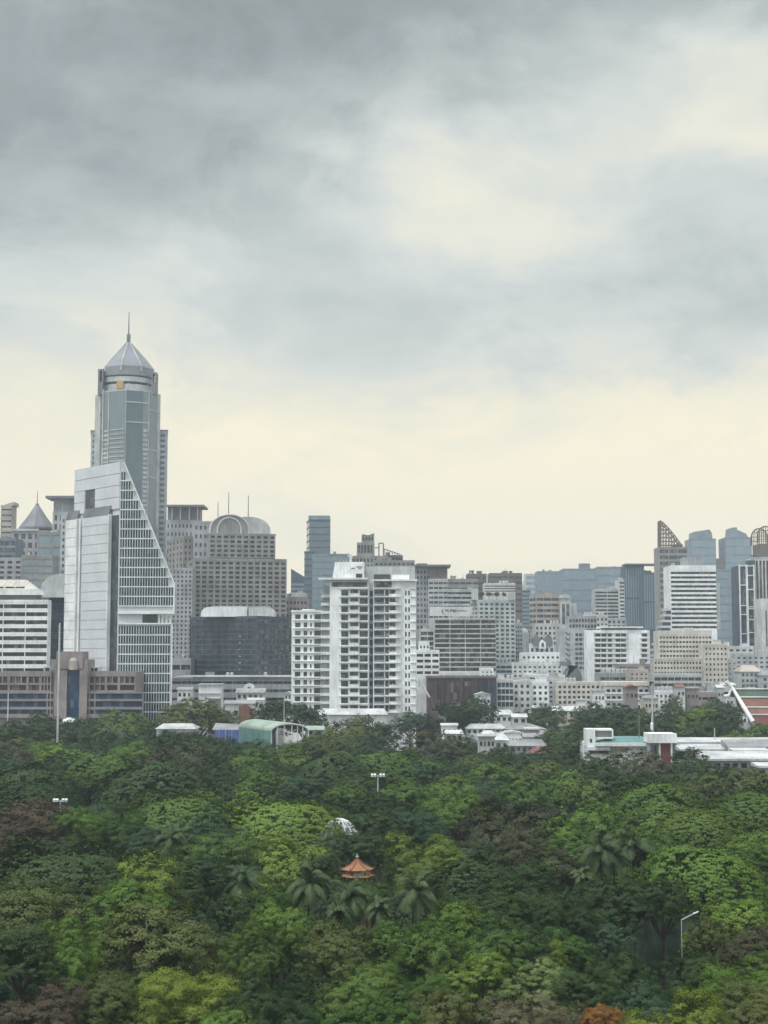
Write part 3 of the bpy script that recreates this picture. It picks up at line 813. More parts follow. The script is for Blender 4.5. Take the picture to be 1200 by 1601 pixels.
openings(-30, 82, up2, 1070.5, 1079, Yo)
openings(132, 214, rt, 1058, 1067.5, Yo); openings(132, 214, rt2, 1070.5, 1079, Yo)
for p0, p1 in ((-30, 82), (132, 214)):
    w.box(X(p0, Yo), X(p1, Yo), Yo - .95, Yo - .01, Z(1070.5, Yo), Z(1067.5, Yo))
    w.box(X(p0, Yo), X(p1, Yo), Yo - .93, Yo - .01, 0, Z(1079, Yo))
# lower storeys step forward
Y3 = Yo - 3
w.box(X(-30, Y3), X(86, Y3), Y3, Yo - 1.1, 0, Z(1082, Y3)); w.box(X(131, Y3), X(225, Y3), Y3, Yo - 1.1, 0, Z(1082, Y3))
for (y0, y1) in ((1084, 1092.5), (1096, 1105), (1109, 1116)):
    openings(-30, 86, [(-29, 75)] + reg(76, 86, 2), y0, y1, Y3, 'window_band', 'blue'); openings(131, 225, reg(133, 150, 2) + [(151, 224)], y0, y1, Y3, 'window_band', 'blue')
for y0, y1 in ((1082, 1084), (1092.5, 1096), (1105, 1109), (1116, 1122)):
    for p0, p1 in ((-30, 86), (131, 225)): w.box(X(p0, Y3), X(p1, Y3), Y3 - .95, Y3 - .01, Z(y1, Y3), Z(y0, Y3))
# stepped central tower
Y4 = Yo - 5
tw = b.m('tower', 'pink')
tw.box(X(86, Y4), X(105.5, Y4), Y4, Y4 + 16, 0, Z(1048, Y4)); tw.box(X(125, Y4), X(137, Y4), Y4, Y4 + 16, 0, Z(1048, Y4))
tw.box(X(79, Y4), X(137, Y4), Y4 + 1, Y4 + 15, Z(1048, Y4) + .01, Z(1031, Y4)); tw.box(X(88, Y4), X(129, Y4), Y4 + .3, Y4 + 12, Z(1045.5, Y4), Z(1018.5, Y4))
q = MB(); q.box(X(105.6, Y4), X(124.9, Y4), Y4 + 1.2, Y4 + 1.5, 0, Z(1048, Y4)); b.part('glass_strip', 'blue', q)
q = MB(); q.lathe(X(115, Y4), Y4 - .1, [(1.7, Z(1047, Y4)), (1.7, Z(1033, Y4)), (1.3, Z(1030, Y4)), (.5, Z(1028.5, Y4))], 14); b.part('turret', 'tan', q)
for p0, p1 in ((66, 86), (137, 153)):
    q = MB(); q.box(X(p0, Yo), X(p1, Yo), Yo + 3, Yo + 8, Z(1050, Yo), Z(1042.5, Yo)); b.part('plant_room', 'offwhite', q)
    for i in range(2):
        q = MB(); q.box(X(p0 + (p1 - p0) * (.12 + .42 * i), Yo), X(p0 + (p1 - p0) * (.46 + .42 * i), Yo), Yo + 2.9, Yo + 3, Z(1049.5, Yo), Z(1044, Yo)); b.part('window', 'dark', q)
q = MB(); q.lathe(X(118, Yo), Yo - 9, [(3.4, Z(1127, Yo)), (3.0, Z(1124, Yo)), (2.0, Z(1121.5, Yo)), (.4, Z(1120, Yo))], 14); b.part('entrance_canopy', 'white', q)
b.done()

# ---- hazy cluster behind on the left
b = bld('tower_block', 'slender tan tower with a slanted top at the far left', 1, 17, 790, 1150, yb=900, dep=16, f=('b', 1, 12, 1, .3), wall='tan', glass='mid', clutter=0); 
q = MB(); Yc = 1150; q.hexa([(X(1, Yc), Yc, b.zt), (X(16.5, Yc), Yc, b.zt), (X(16.5, Yc), Yc + 16, b.zt), (X(1, Yc), Yc + 16, b.zt)], [(X(2, Yc), Yc, b.zt + .5), (X(16, Yc), Yc, Z(784.5, Yc)), (X(16, Yc), Yc + 16, Z(784.5, Yc)), (X(2, Yc), Yc + 16, b.zt + .5)]); b.part('crown', 'tan', q); b.done()
b = bld('tower_block', 'grey tower under a dark pyramid roof with a needle, left of the lattice tower', 19, 74, 829, 1080, yb=930, dep=24, f=('g', 5, 7, .6, .6), wall='grey', glass='mid', clutter=0)
cx_, cy_ = X(47, 1080), 1092
q = MB(); q.lathe(cx_, cy_, [(X(75.5, 1080) - cx_, Z(826, 1080)), (X(75.5, 1080) - cx_, Z(823, 1080)), ((X(75, 1080) - cx_) * .55, Z(806, 1080)), (1.4, Z(787.5, 1080)), (1.2, Z(785, 1080))], 12, .1); b.part('roof', 'alud', q)
q = MB(); q.tube((cx_, cy_, Z(786, 1080)), (cx_, cy_, Z(765, 1080)), .35, .2); b.part('spire', 'alud', q)
b.pxbox('cornice', 'lgrey', 18, 60, 826.5, 830, 1078.5, 20); b.done()
bld('office_block', 'blue-grey glass block at the left edge below the pyramid roof', -30, 24, 841, 1000, yb=910, dep=22, f=('b', 3, 6, .93, .66), wall='blue', glass='mid').done()
bld('office_block', 'dim grey block with small square windows behind the sloping hood', -30, 35, 872, 900, yb=915, dep=20, f=('g', 5, 5, .6, .5), wall='grey', glass='dark', clutter=1).done()
bld('office_block', 'beige block with large pale wall panels below the flat canopy', 58, 100, 832, 980, yb=930, dep=20, f=('b', 2, 5, .86, .78), wall='taupe', glass='haze', clutter=2).done()
bld('office_block', 'low beige banded block just behind the rounded concrete cap', 34, 82, 868, 880, yb=925, dep=16, f=('b', 3, 5, .9, .5), wall='taupe', glass='haze', clutter=1).done()
b = bld('tower_block', 'pale tower with a wide flat roof canopy, left of the lattice tower', 82, 116, 800, 1060, yb=930, dep=20, f=('g', 4, 9, .5, .6), wall='lgrey', glass='mid', clutter=0)
b.pxbox('plant_room', 'grey', 84, 116, 780, 800, 1061, 12); b.pxbox('canopy', 'alud', 71, 116, 775, 779, 1056, 22)
for p in (87, 92, 98, 105): b.pxbox('column', 'lgrey', p, p + 1.3, 779, 800, 1060.5, .4)
q = MB(); q.tube((X(109, 1060), 1066, Z(776, 1060)), (X(109, 1060), 1066, Z(752, 1060)), .3, .2); b.part('antenna', 'alud', q)
b.done()
bld('office_block', 'pale grey slab squeezed behind the rounded cap and the lattice tower', 95, 125, 806, 900, yb=930, dep=20, f=('g', 4, 12, .4, .5), wall='lgrey', glass='mid', clutter=0).done()

# ---- between the lattice tower and the arched block
b = bld('tower_block', 'brown-grey tower with a flat canopy roof on white columns right of the spire tower', 259, 312, 813, 980, yb=1000, dep=22, x0=None, f=('g', 9, 14, .4, .45), wall='grey', glass='dark', clutter=0)
b.pxbox('plant_room', 'alud', 262, 312, 792, 813, 982, 14); b.pxbox('canopy', 'alud', 260, 318.5, 789, 792, 975, 24)
for p in (268, 281, 295, 308): b.pxbox('column', 'offwhite', p, p + 1.6, 792, 812, 979, .8)
b.done()
bld('tower_block', 'stone block with round-looking windows stepping down towards the arched block', 286, 330, 838, 905, x0=263, yaw=25, yb=1030, f=('g', 7, 20, .42, .5), s=('g', 4, 20, .4, .5), wall='taupe', glass='dark', clutter=1).done()
bld('tower_block', 'narrow grey shoulder block directly left of the arch crown', 303, 345, 815, 890, yb=900, dep=14, f=('g', 6, 6, .4, .45), wall='grey', glass='dark', clutter=0).done()
bld('tower_block', 'shadowy grey slab seen just right of the lattice front', 262, 300, 888, 830, yb=1030, dep=16, f=('g', 6, 20, .45, .5), wall='grey', glass='dark', clutter=0).done()

# ---- dark glass block with white rounded roof
Yd = 735.0
b = bld('office_block', 'dark glass block under a long white rounded roof in front of the arched block', 401, 456, 963, Yd, x0=297, yaw=52, yb=1056, f=('b', 5, 11, .97, .72), s=('b', 9, 11, .98, .78), wall='dblue', glass='mid', sg='black', d=.3, clutter=0)  # right face takes paler glass to imitate its reflections
for k in range(6): b.pxbox('light_strip', 'offwhite', 373, 384, 994 + k * 10.4, 995.3 + k * 10.4, Yd + 6.5, 4)
for k in range(6): b.pxbox('light_strip', 'lgrey', 296, 301.5, 994 + k * 10.4, 995.3 + k * 10.4, Yd + 36, 4)
b.done()
b = Bld('roof_hall', 'white rounded rooftop hall in two halves on the dark glass block', 'rooftop hall', (X(372, Yd), Yd + 10, Z(963, Yd)), 'white', 'mid')
barrel(b, 'roof', 'white', X(313, Yd + 8), X(385.5, Yd + 8), Yd + 8, Yd + 20, Z(964, Yd + 8), Z(949, Yd + 8), right=False)
barrel(b, 'roof', 'offwhite', X(388, Yd + 8), X(429, Yd + 8), Yd + 8, Yd + 20, Z(964, Yd + 8), Z(949.5, Yd + 8), left=False)
q = MB(); q.box(X(325, Yd), X(418, Yd), Yd + 12, Yd + 20, Z(956, Yd), Z(946, Yd)); b.part('plant_room', 'grey', q)
q = MB(); q.box(X(385.6, Yd + 8), X(387.9, Yd + 8), Yd + 8.5, Yd + 18, Z(963.5, Yd + 8), Z(953, Yd + 8)); b.part('joint', 'dgrey', q)
b.done()
b = bld('podium', 'long low grey podium with a white roof edge below the dark glass block', 268, 458, 1058, 700, yb=1112, dep=40, f=('b', 12, 4, .96, .35), wall='grey', glass='dark', d=.3, par=.8, over=.5, clutter=5, roof='grey')
b.pxbox('roof_edge', 'white', 300, 458, 1055.5, 1058, 698.6, 1); b.done()
bld('low_block', 'grey low block with one dark recess right of the lattice front', 266, 298, 1030, 745, yb=1090, dep=20, f=('b', 2, 3, .9, .4), wall='grey', glass='dark', clutter=2).done()

# ---- far shapes between the arched block and the white tower
b = bld('tower_block', 'slim dark blue tower standing alone left of the white tower', 483, 516, 812, 1350, x0=479, yaw=8, yb=960, f=('b', 1, 14, 1, .86), s=('b', 1, 14, 1, .8), wall='dblue', glass='towerd', d=.25, clutter=0)
b.pxbox('crown', 'blue', 482, 515, 806, 812.2, 1352, 20); b.done()
bld('tower_block', 'lower dark shoulder hugging the slim blue tower', 475.5, 490, 862, 1320, yb=955, dep=20, f=('b', 1, 9, 1, .8), wall='dblue', glass='towerd', d=.25, clutter=0).done()
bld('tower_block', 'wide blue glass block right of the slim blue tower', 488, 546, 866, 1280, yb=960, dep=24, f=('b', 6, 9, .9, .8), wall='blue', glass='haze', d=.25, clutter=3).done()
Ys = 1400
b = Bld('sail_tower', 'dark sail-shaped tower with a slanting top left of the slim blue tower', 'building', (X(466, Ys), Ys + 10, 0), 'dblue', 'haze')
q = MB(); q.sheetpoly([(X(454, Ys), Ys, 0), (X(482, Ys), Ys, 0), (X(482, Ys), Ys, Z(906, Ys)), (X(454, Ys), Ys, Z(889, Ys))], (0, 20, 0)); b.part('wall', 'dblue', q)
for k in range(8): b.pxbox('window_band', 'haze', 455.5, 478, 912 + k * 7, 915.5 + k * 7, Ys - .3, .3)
b.done()
bld('office_block', 'pinkish low block peeping between the arched block and the white wing', 446, 480, 934, 900, yb=1060, dep=20, f=('g', 6, 12, .6, .45), wall='pink', glass='dark', clutter=1).done()
bld('office_block', 'pale low block with a tiny roof sign behind the white wing', 452, 478, 927, 1050, yb=960, dep=16, f=('g', 5, 3, .5, .4), wall='lgrey', glass='mid', clutter=2).done()

# stepped tower behind the white tower, with roof frames
Yt = 1150
b = bld('tower_block', 'stepped grey-brown tower with notched top rising behind the white tower', 550, 606, 869, Yt, yb=900, dep=24, f=('g', 10, 3, .55, .6), wall='taupe', glass='dark', clutter=0)
b.pxbox('upper_storey', 'taupe', 557.5, 585, 848, 869, Yt + 3, 18); b.pxbox('upper_storey', 'taupe', 565, 584.5, 837, 848, Yt + 5, 12)
for i in range(5): b.pxbox('window', 'dark', 559 + i * 5, 562.5 + i * 5, 852, 864, Yt + 2.8, .2)
for i in range(4): b.pxbox('window', 'dark', 566.5 + i * 4.6, 569.3 + i * 4.6, 839.5, 845, Yt + 4.8, .2)
q = MB(); q.sheetpoly([(X(565, Yt), Yt + 5, Z(837, Yt)), (X(584.5, Yt), Yt + 5, Z(837, Yt)), (X(584.5, Yt), Yt + 5, Z(832.5, Yt)), (X(575, Yt), Yt + 5, Z(836.3, Yt)), (X(566, Yt), Yt + 5, Z(834, Yt))], (0, 12, 0)); b.part('crown', 'taupe', q)
fr = MB()
for p in (592, 599): fr.tube((X(p, Yt), Yt + 2, Z(869, Yt)), (X(p, Yt), Yt + 2, Z(849, Yt)), .5)
fr.tube((X(592, Yt), Yt + 2, Z(849, Yt)), (X(599, Yt), Yt + 2, Z(849, Yt)), .5); fr.tube((X(585, Yt), Yt + 2, Z(856, Yt)), (X(592, Yt), Yt + 2, Z(856, Yt)), .4)
b.part('roof_frame', 'alud', fr); b.done()
b = bld('tower_block', 'brown block with a sloping rooftop frame behind the white tower', 602, 629.5, 868, Yt + 20, yb=900, dep=20, f=('b', 4, 4, .9, .5), wall='brown', glass='dark', clutter=2)
fr = MB(); Yf = Yt + 18
fr.tube((X(600, Yf), Yf, Z(858, Yf)), (X(626, Yf), Yf, Z(867, Yf)), .4)
for i in range(7): fr.tube((X(601 + i * 4, Yf), Yf, Z(858.3 + i * 1.4, Yf)), (X(601 + i * 4, Yf), Yf, Z(870, Yf)), .3)
b.part('roof_frame', 'alud', fr); b.done()
bld('office_block', 'grey-brown block filling the gap behind the penthouse of the white tower', 585, 648, 876, 1080, yb=900, dep=18, f=('g', 9, 3, .6, .5), wall='taupe', glass='dark', clutter=2).done()

# ---- middle of the skyline
b = bld('apartment_block', 'grey apartment block with a flat overhanging roof directly right of the white tower', 645, 672, 887, 905, yb=985, dep=18, f=('g', 5, 11, .5, .55), wall='grey', glass='dark', clutter=0)
b.pxbox('roof_canopy', 'alud', 646, 704.5, 882.5, 885.5, 900, 24)
q = MB(); q.lathe(X(660, 905), 915, [(.4, Z(883, 905)), (3.6, Z(880.5, 905)), (3.6, Z(879.5, 905))], 12); b.part('helipad', 'lgrey', q); b.done()
b = bld('apartment_block', 'balconied block with brown top storeys beside the flat overhanging roof', 670, 700, 905, 900, yb=968, dep=18, f=('b', 4, 8, .85, .45), wall='lgrey', glass='mid', clutter=0)
b.pxbox('upper_storey', 'brown', 671, 699, 886, 905.5, 902, 14); b.done()
bld('office_block', 'pale office with thin black window ribbons above the signboard', 699, 745, 921, 1000, yb=960, dep=20, f=('b', 1, 5, 1, .5), wall='lgrey', glass='dark', clutter=2).done()
bld('office_block', 'flat brown-grey block behind the ribbon-windowed office', 699, 747, 905, 1080, yb=925, dep=20, f=('b', 5, 2, .9, .4), wall='taupe', glass='mid', clutter=5).done()
bld('office_block', 'small brown box block on the skyline left of the long brown block', 730, 760.5, 897, 1200, yb=925, dep=20, f=('b', 4, 3, .9, .4), wall='brown', glass='mid', clutter=3).done()
bld('office_block', 'long brown block on the skyline above the garden-topped tower', 765, 816, 896, 1180, yb=960, dep=24, f=('b', 5, 7, .92, .4), wall='brown', glass='mid', clutter=5).done()
bld('office_block', 'white banded block just above the rooftop garden', 757, 805, 911.5, 900, yb=926, dep=18, f=('b', 1, 3, 1, .42), wall='offwhite', glass='dark', clutter=2).done()
bld('tower_block', 'plain dark blue slab right of the garden-topped tower', 802, 829, 923, 1400, yb=1000, dep=24, f=('b', 2, 12, .95, .6), wall='dblue', glass='haze', d=.25, clutter=0).done()
b = bld('apartment_block', 'pale green apartment block with a planted roof terrace', 748, 805, 938, 830, x0=736, yaw=14, yb=1036, f=('g', 7, 14, .62, .55), s=('b', 2, 14, .8, .5), wall='mint', glass='mid', clutter=0)
b.pxbox('terrace_wall', 'mint', 738, 747, 920, 938, 832, 10); b.pxbox('terrace_wall', 'mint', 795, 805, 928, 938, 832, 10); b.done()
for i, p in enumerate((752, 760, 771, 781, 790)):
    pass
b = bld('apartment_block', 'lower pale green block with grid windows stepping down right of the planted terrace', 805, 816, 974, 850, yb=1030, dep=14, f=('g', 3, 8, .6, .55), wall='mint', glass='mid', clutter=1); b.done()
b = bld('office_block', 'dark concrete-framed office carrying a white rooftop signboard', 679, 775, 966, 780, yb=1050, dep=24, f=('b', 4, 11, .955, .74), wall='lgrey', glass='brown', d=.6, clutter=2, par=.8); b.done()
b = bld('office_block', 'low left bay of the concrete-framed office', 657, 679, 983, 782, yb=1050, dep=20, f=('b', 2, 8, .92, .72), wall='lgrey', glass='brown', d=.5, clutter=1); b.done()
Yg = 784
b = Bld('signboard', 'white rooftop signboard with faint dark script on the concrete-framed office', 'sign', (X(704, Yg), Yg, Z(966, Yg)), 'offwhite', 'mid')
b.pxbox('board', 'offwhite', 671, 738, 948.5, 963, Yg, 1.2)
q = MB()
for p in (675, 690, 705, 720, 735): q.box(X(p, Yg), X(p, Yg) + .3, Yg + .3, Yg + .9, Z(966, Yg) - .2, Z(963, Yg))
b.part('leg', 'alud', q)
q = MB()   # the script on the board is too blurred to read; its strokes keep their places
def st(x0, y0, x1, y1, r=.28): q.tube((X(x0, Yg), Yg - .08, Z(y0, Yg)), (X(x1, Yg), Yg - .08, Z(y1, Yg)), r * .62, r * .62, 4)
for s_ in ((691.5, 952.5, 691, 956.5), (691, 956.5, 692.5, 958.8), (695.5, 953, 697.5, 953.2), (697.5, 953.2, 697.2, 956), (698.5, 953, 700.5, 956.3), (700.5, 956.3, 700.2, 953),
           (703.5, 956.3, 705, 953.2), (705, 953.2, 706.5, 955.2), (706, 953.3, 708.5, 953), (708.5, 953, 708.3, 956.8), (709, 956.6, 711, 953.3), (711, 953.3, 711.6, 956.2), (713, 953.2, 713.2, 955.8),
           (716, 954.5, 719, 954.5), (720, 954.8, 722.5, 954.8), (723.5, 954.7, 726, 954.7), (727, 954.8, 729.5, 954.8)): st(*s_)
b.part('lettering', 'ink', q); b.done()
bld('apartment_block', 'small white stepped block tucked against the right side of the white tower', 650, 686.5, 1016, 712, yb=1056, dep=14, f=('b', 3, 4, .82, .5), wall='white', glass='dark', d=.9, clutter=0).done()
bld('plant_house', 'little white roof house on the small white stepped block', 655, 671, 1003, 716, yb=1016, dep=8, f=('g', 3, 1, .5, .5), wall='white', glass='mid', clutter=0, z0=Z(1016, 712)).done()
b = bld('long_roof', 'long low white roof behind the purple-brown building', 655, 772, 1051, 745, yb=1062, dep=30, f=('b', 6, 1, .9, .4), wall='white', glass='dark', d=.3, clutter=2, roof='roofw', par=.4); b.done()
bld('low_block', 'small white cube block on the long low white roof', 751, 771, 1044.5, 735, yb=1058, dep=12, f=('g', 3, 2, .4, .4), wall='white', glass='dark', clutter=0).done()
bld('low_block', 'blue-green glazed low block below the pale green apartments', 772, 800, 1036, 790, yb=1060, dep=20, f=('b', 3, 3, .93, .6), wall='mint', glass='green', clutter=2).done()
# purple-brown building with tall bays
Yp = 690
b = Bld('warehouse', 'wide purple-brown clad building with tall dark vertical bays', 'building', (X(722, Yp), Yp + 12, 0), 'purple', 'dark')
w = b.m('wall', 'purple'); w.box(X(668, Yp), X(775, Yp), Yp, Yp + 24, 0, Z(1060, Yp))
for p0, p1, g in ((684, 689, 'brown'), (692, 697, 'brown'), (704, 716, 'brown'), (726, 737, 'brown'), (745, 750, 'dark'), (753, 760, 'dark'), (764, 771, 'blue')):
    b.pxbox('bay_window', g, p0, p1, 1066, 1108, Yp - .25, .25)
q = MB(); q.box(X(667, Yp), X(776, Yp), Yp - .6, Yp + 24.5, Z(1060, Yp), Z(1057, Yp)); b.part('roof_edge', 'brown', q)
for p in (680, 720, 742, 762): b.pxbox('pier', 'purple', p, p + 2.6, 1060, 1110, Yp - .9, .85)
b.done()
# crane boom beside the white tower
Yb_ = 640
b = Bld('crane', 'white crane boom leaning against the foot of the white tower', 'crane', (X(672, Yb_), Yb_, 0), 'steel', 'mid')
q = MB(); pa, pb = (X(655, Yb_), Yb_, Z(1063, Yb_)), (X(671, Yb_), Yb_, Z(1090, Yb_))
q.tube(pa, pb, .35, .45, 6); b.part('boom', 'white', q)
q = MB(); q.tube(pb, (X(678, Yb_), Yb_, Z(1108, Yb_)), .5, .6, 6); q.box(X(672, Yb_), X(684, Yb_), Yb_ - 2, Yb_ + 2, 0, Z(1112, Yb_)); b.part('cab', 'brown', q)
q = MB(); q.tube(pa, (pa[0], pa[1], pa[2] - 3), .08); b.part('cable', 'alud', q); b.done()

# ---- right of centre
b = bld('mansion_block', 'white stepped apartment house with two dark steep gables', 828, 866, 1006, 835, yb=1062, dep=16, f=('g', 5, 4, .5, .45), wall='white', glass='dark', clutter=0)
for p in (838.5, 857.5):
    Yy = 833; q = MB(); q.sheetpoly([(X(p - 6, Yy), Yy, Z(1009, Yy)), (X(p + 6, Yy), Yy, Z(1009, Yy)), (X(p + 6, Yy), Yy, Z(998, Yy)), (X(p, Yy), Yy, Z(991, Yy)), (X(p - 6, Yy), Yy, Z(998, Yy))], (0, 10, 0)); b.part('gable', 'dgrey', q)
q = MB(); q.sheetpoly([(X(843, 831), 831, Z(1014, 831)), (X(853, 831), 831, Z(1014, 831)), (X(853, 831), 831, Z(1005, 831)), (X(848, 831), 831, Z(1000, 831)), (X(843, 831), 831, Z(1005, 831))], (0, 3, 0)); b.part('porch', 'white', q)
b.pxbox('window', 'dark', 846.2, 849.8, 1005, 1011, 830.7, .3); b.done()
bld('apartment_block', 'low white terrace with two rows of windows below the dark gables', 815, 875, 1020, 815, yb=1058, dep=14, f=('g', 8, 4, .48, .42), wall='white', glass='dark', clutter=1).done()
bld('apartment_block', 'lowest white terrace in front of the dark gables', 801, 878, 1036, 790, yb=1060, dep=14, f=('g', 10, 3, .5, .42), wall='offwhite', glass='dark', clutter=2).done()
b = Bld('dome_roof', 'small pale dome left of the white gabled apartment house', 'dome', (X(820, 900), 905, 0), 'lgrey', 'mid')
q = MB(); zz = Z(992, 900); q.lathe(X(820, 900), 908, [(3.4, 0), (3.4, zz), (3.2, zz + 1.5), (2.3, zz + 3.2), (.8, zz + 4.1)], 14); b.part('dome', 'lgrey', q); b.done()
b = bld('apartment_block', 'white block with square windows directly behind the dark gables', 836, 876, 975, 920, yb=1010, dep=16, f=('g', 6, 4, .5, .5), wall='offwhite', glass='dark', clutter=2); b.done()
b = bld('office_block', 'ochre-tinted banded office with an arched white bay at its right end', 838, 884, 930, 1050, x0=828, yaw=12, yb=985, f=('b', 4, 6, .93, .5), s=('b', 2, 6, .9, .5), wall='tan', glass='mid', clutter=4)
b.pxbox('bay', 'offwhite', 876, 892, 935, 985, 1044, 8)
for i in range(2): b.pxbox('window_strip', 'mid', 878 + i * 7, 882.5 + i * 7, 944, 985, 1043.7, .3)
q = MB(); k = 10; Yy = 1043; r = (X(892, Yy) - X(876, Yy)) / 2; cxx = X(884, Yy)
q.sheetpoly([(cxx - r * math.cos(math.pi * i / k), Yy, Z(935, Yy) + r * .75 * math.sin(math.pi * i / k)) for i in range(k + 1)], (0, 8, 0)); b.part('arch', 'offwhite', q)
b.pxbox('side_block', 'lgrey', 892, 901, 943, 985, 1052, 12); b.done()
b = bld('office_block', 'grey office with zigzag stair marks and a frame of top windows', 915, 932, 976, 880, x0=874, yaw=68, yb=1050, f=('g', 3, 9, .6, .5), s=None, wall='lgrey', glass='mid', clutter=0)
b.done()
b = bld('office_block', 'grey office with a two-row glazed top storey right of the gabled house', 889, 932, 963, 878, yb=983, dep=16, f=('g', 9, 2, .72, .62), wall='grey', glass='dark', clutter=1, z0=Z(983.5, 878)); b.done()
b = bld('office_block', 'blank grey wall with a zigzag of dark vents left of the white rounded block', 873, 918, 983, 872, yb=1050, dep=16, f=None, wall='lgrey', glass='dark', clutter=0)
for k in range(7):
    q = MB(); y = 988 + k * 8.2; Yy = 872
    q.tube((X(884, Yy), Yy - .1, Z(y, Yy)), (X(888, Yy), Yy - .1, Z(y + 4, Yy)), .35, .35, 4); q.tube((X(888, Yy), Yy - .1, Z(y + 4, Yy)), (X(890.5, Yy), Yy - .1, Z(y + 1.5, Yy)), .35, .35, 4); b.part('vent', 'dgrey', q)
for i in range(3):
    for k in range(8):
        b.pxbox('window', 'mid', 899 + i * 6, 903.4 + i * 6, 990 + k * 7.4, 994 + k * 7.4, 871.8, .2)
b.done()
bld('apartment_block', 'white stepped block with a low arch top behind the rounded white block', 913, 950, 961, 960, yb=990, dep=16, f=('g', 6, 3, .5, .5), wall='offwhite', glass='dark', clutter=3).done()
bld('apartment_block', 'small pale block between the stepped white block and the striped tower', 934, 978, 966, 985, yb=990, dep=16, f=('g', 6, 3, .55, .6), wall='lgrey', glass='mid', clutter=1).done()
bld('apartment_block', 'pale narrow tower with many thin balcony stripes', 930, 968, 921, 1120, yb=990, dep=20, f=('b', 2, 12, .95, .48), wall='lgrey', glass='mid', d=.8, clutter=2).done()
bld('apartment_block', 'white-edged end bay of the thinly striped tower', 968, 976, 906, 1115, yb=990, dep=20, f=('b', 1, 14, .9, .45), wall='offwhite', glass='mid', d=.8, clutter=1).done()
# far blue mass
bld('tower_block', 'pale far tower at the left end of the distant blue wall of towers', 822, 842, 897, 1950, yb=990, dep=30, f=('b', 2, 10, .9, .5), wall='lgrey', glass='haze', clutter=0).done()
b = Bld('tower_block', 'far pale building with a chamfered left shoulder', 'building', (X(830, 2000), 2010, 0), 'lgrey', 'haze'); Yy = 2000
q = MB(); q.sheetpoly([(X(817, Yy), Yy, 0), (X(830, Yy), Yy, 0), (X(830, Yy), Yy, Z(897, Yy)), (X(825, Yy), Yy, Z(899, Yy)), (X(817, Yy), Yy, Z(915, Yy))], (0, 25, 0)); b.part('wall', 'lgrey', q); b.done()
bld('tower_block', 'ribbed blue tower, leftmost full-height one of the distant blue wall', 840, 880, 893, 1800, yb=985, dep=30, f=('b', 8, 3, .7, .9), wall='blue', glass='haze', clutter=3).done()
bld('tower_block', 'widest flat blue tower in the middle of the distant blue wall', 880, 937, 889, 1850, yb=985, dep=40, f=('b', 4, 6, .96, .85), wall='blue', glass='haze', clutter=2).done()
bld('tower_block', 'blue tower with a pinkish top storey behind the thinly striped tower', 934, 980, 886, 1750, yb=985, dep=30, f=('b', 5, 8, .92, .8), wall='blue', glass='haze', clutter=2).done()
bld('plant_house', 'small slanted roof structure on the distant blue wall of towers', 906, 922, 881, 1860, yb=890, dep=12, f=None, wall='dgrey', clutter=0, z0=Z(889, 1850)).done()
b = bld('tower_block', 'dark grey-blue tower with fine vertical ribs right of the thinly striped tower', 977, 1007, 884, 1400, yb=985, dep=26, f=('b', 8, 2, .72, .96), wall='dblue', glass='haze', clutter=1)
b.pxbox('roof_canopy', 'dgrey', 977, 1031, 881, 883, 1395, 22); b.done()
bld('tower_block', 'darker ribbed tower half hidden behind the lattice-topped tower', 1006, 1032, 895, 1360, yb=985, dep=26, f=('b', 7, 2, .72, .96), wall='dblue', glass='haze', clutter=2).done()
# rounded white block
Yr = 800
b = Bld('apartment_block', 'bright white apartment block with chamfered corners and eight rows of dark openings', 'apartment building', (X(968, Yr), Yr + 10, 0), 'white', 'dark')
P_ = lambda p, dy: (X(p, Yr), Yr + dy)
w = b.m('wall', 'white'); pl = [P_(918.5, 12), P_(918.5, 5), P_(929, 0), P_(1012, 0), P_(1019, 6), P_(1019, 16), P_(918.5, 16)]
zt = Z(985, Yr); w.prism(pl, 0, zt)
def stripe(p0, p1, k0=0, k1=8):
    for k in range(k0, k1):
        b.pxbox('window', 'dark', p0, p1, 989 + k * 8 + 1.8, 989 + k * 8 + 6.0, Yr - .15, .15)
for p0, p1 in ((930, 938), (939.5, 947), (950, 956), (962, 969), (970, 978), (1003, 1011)): stripe(p0, p1)
for k in range(9):
    for p0, p1 in ((927, 980), (1000, 1013)):
        q = MB(); q.box(X(p0, Yr), X(p1, Yr), Yr - 1.2, Yr - .16, Z(989 + k * 8 + .8, Yr), Z(989 + k * 8 - 1.6, Yr)); b.part('balcony', 'white', q)
q = MB(); q.box(X(938, Yr), X(1005, Yr), Yr - 1, Yr + 14, Z(981.5, Yr), Z(979.5, Yr)); b.part('roof_slab', 'white', q)
q = MB(); q.box(X(945, Yr), X(998, Yr), Yr + 2, Yr + 12, zt, Z(981.5, Yr)); b.part('upper_storey', 'grey', q)
q = MB(); q.lathe(X(948, Yr), Yr + 9, [(2, zt), (2, Z(977, Yr))], 10); b.part('water_tank', 'steel', q); b.done()

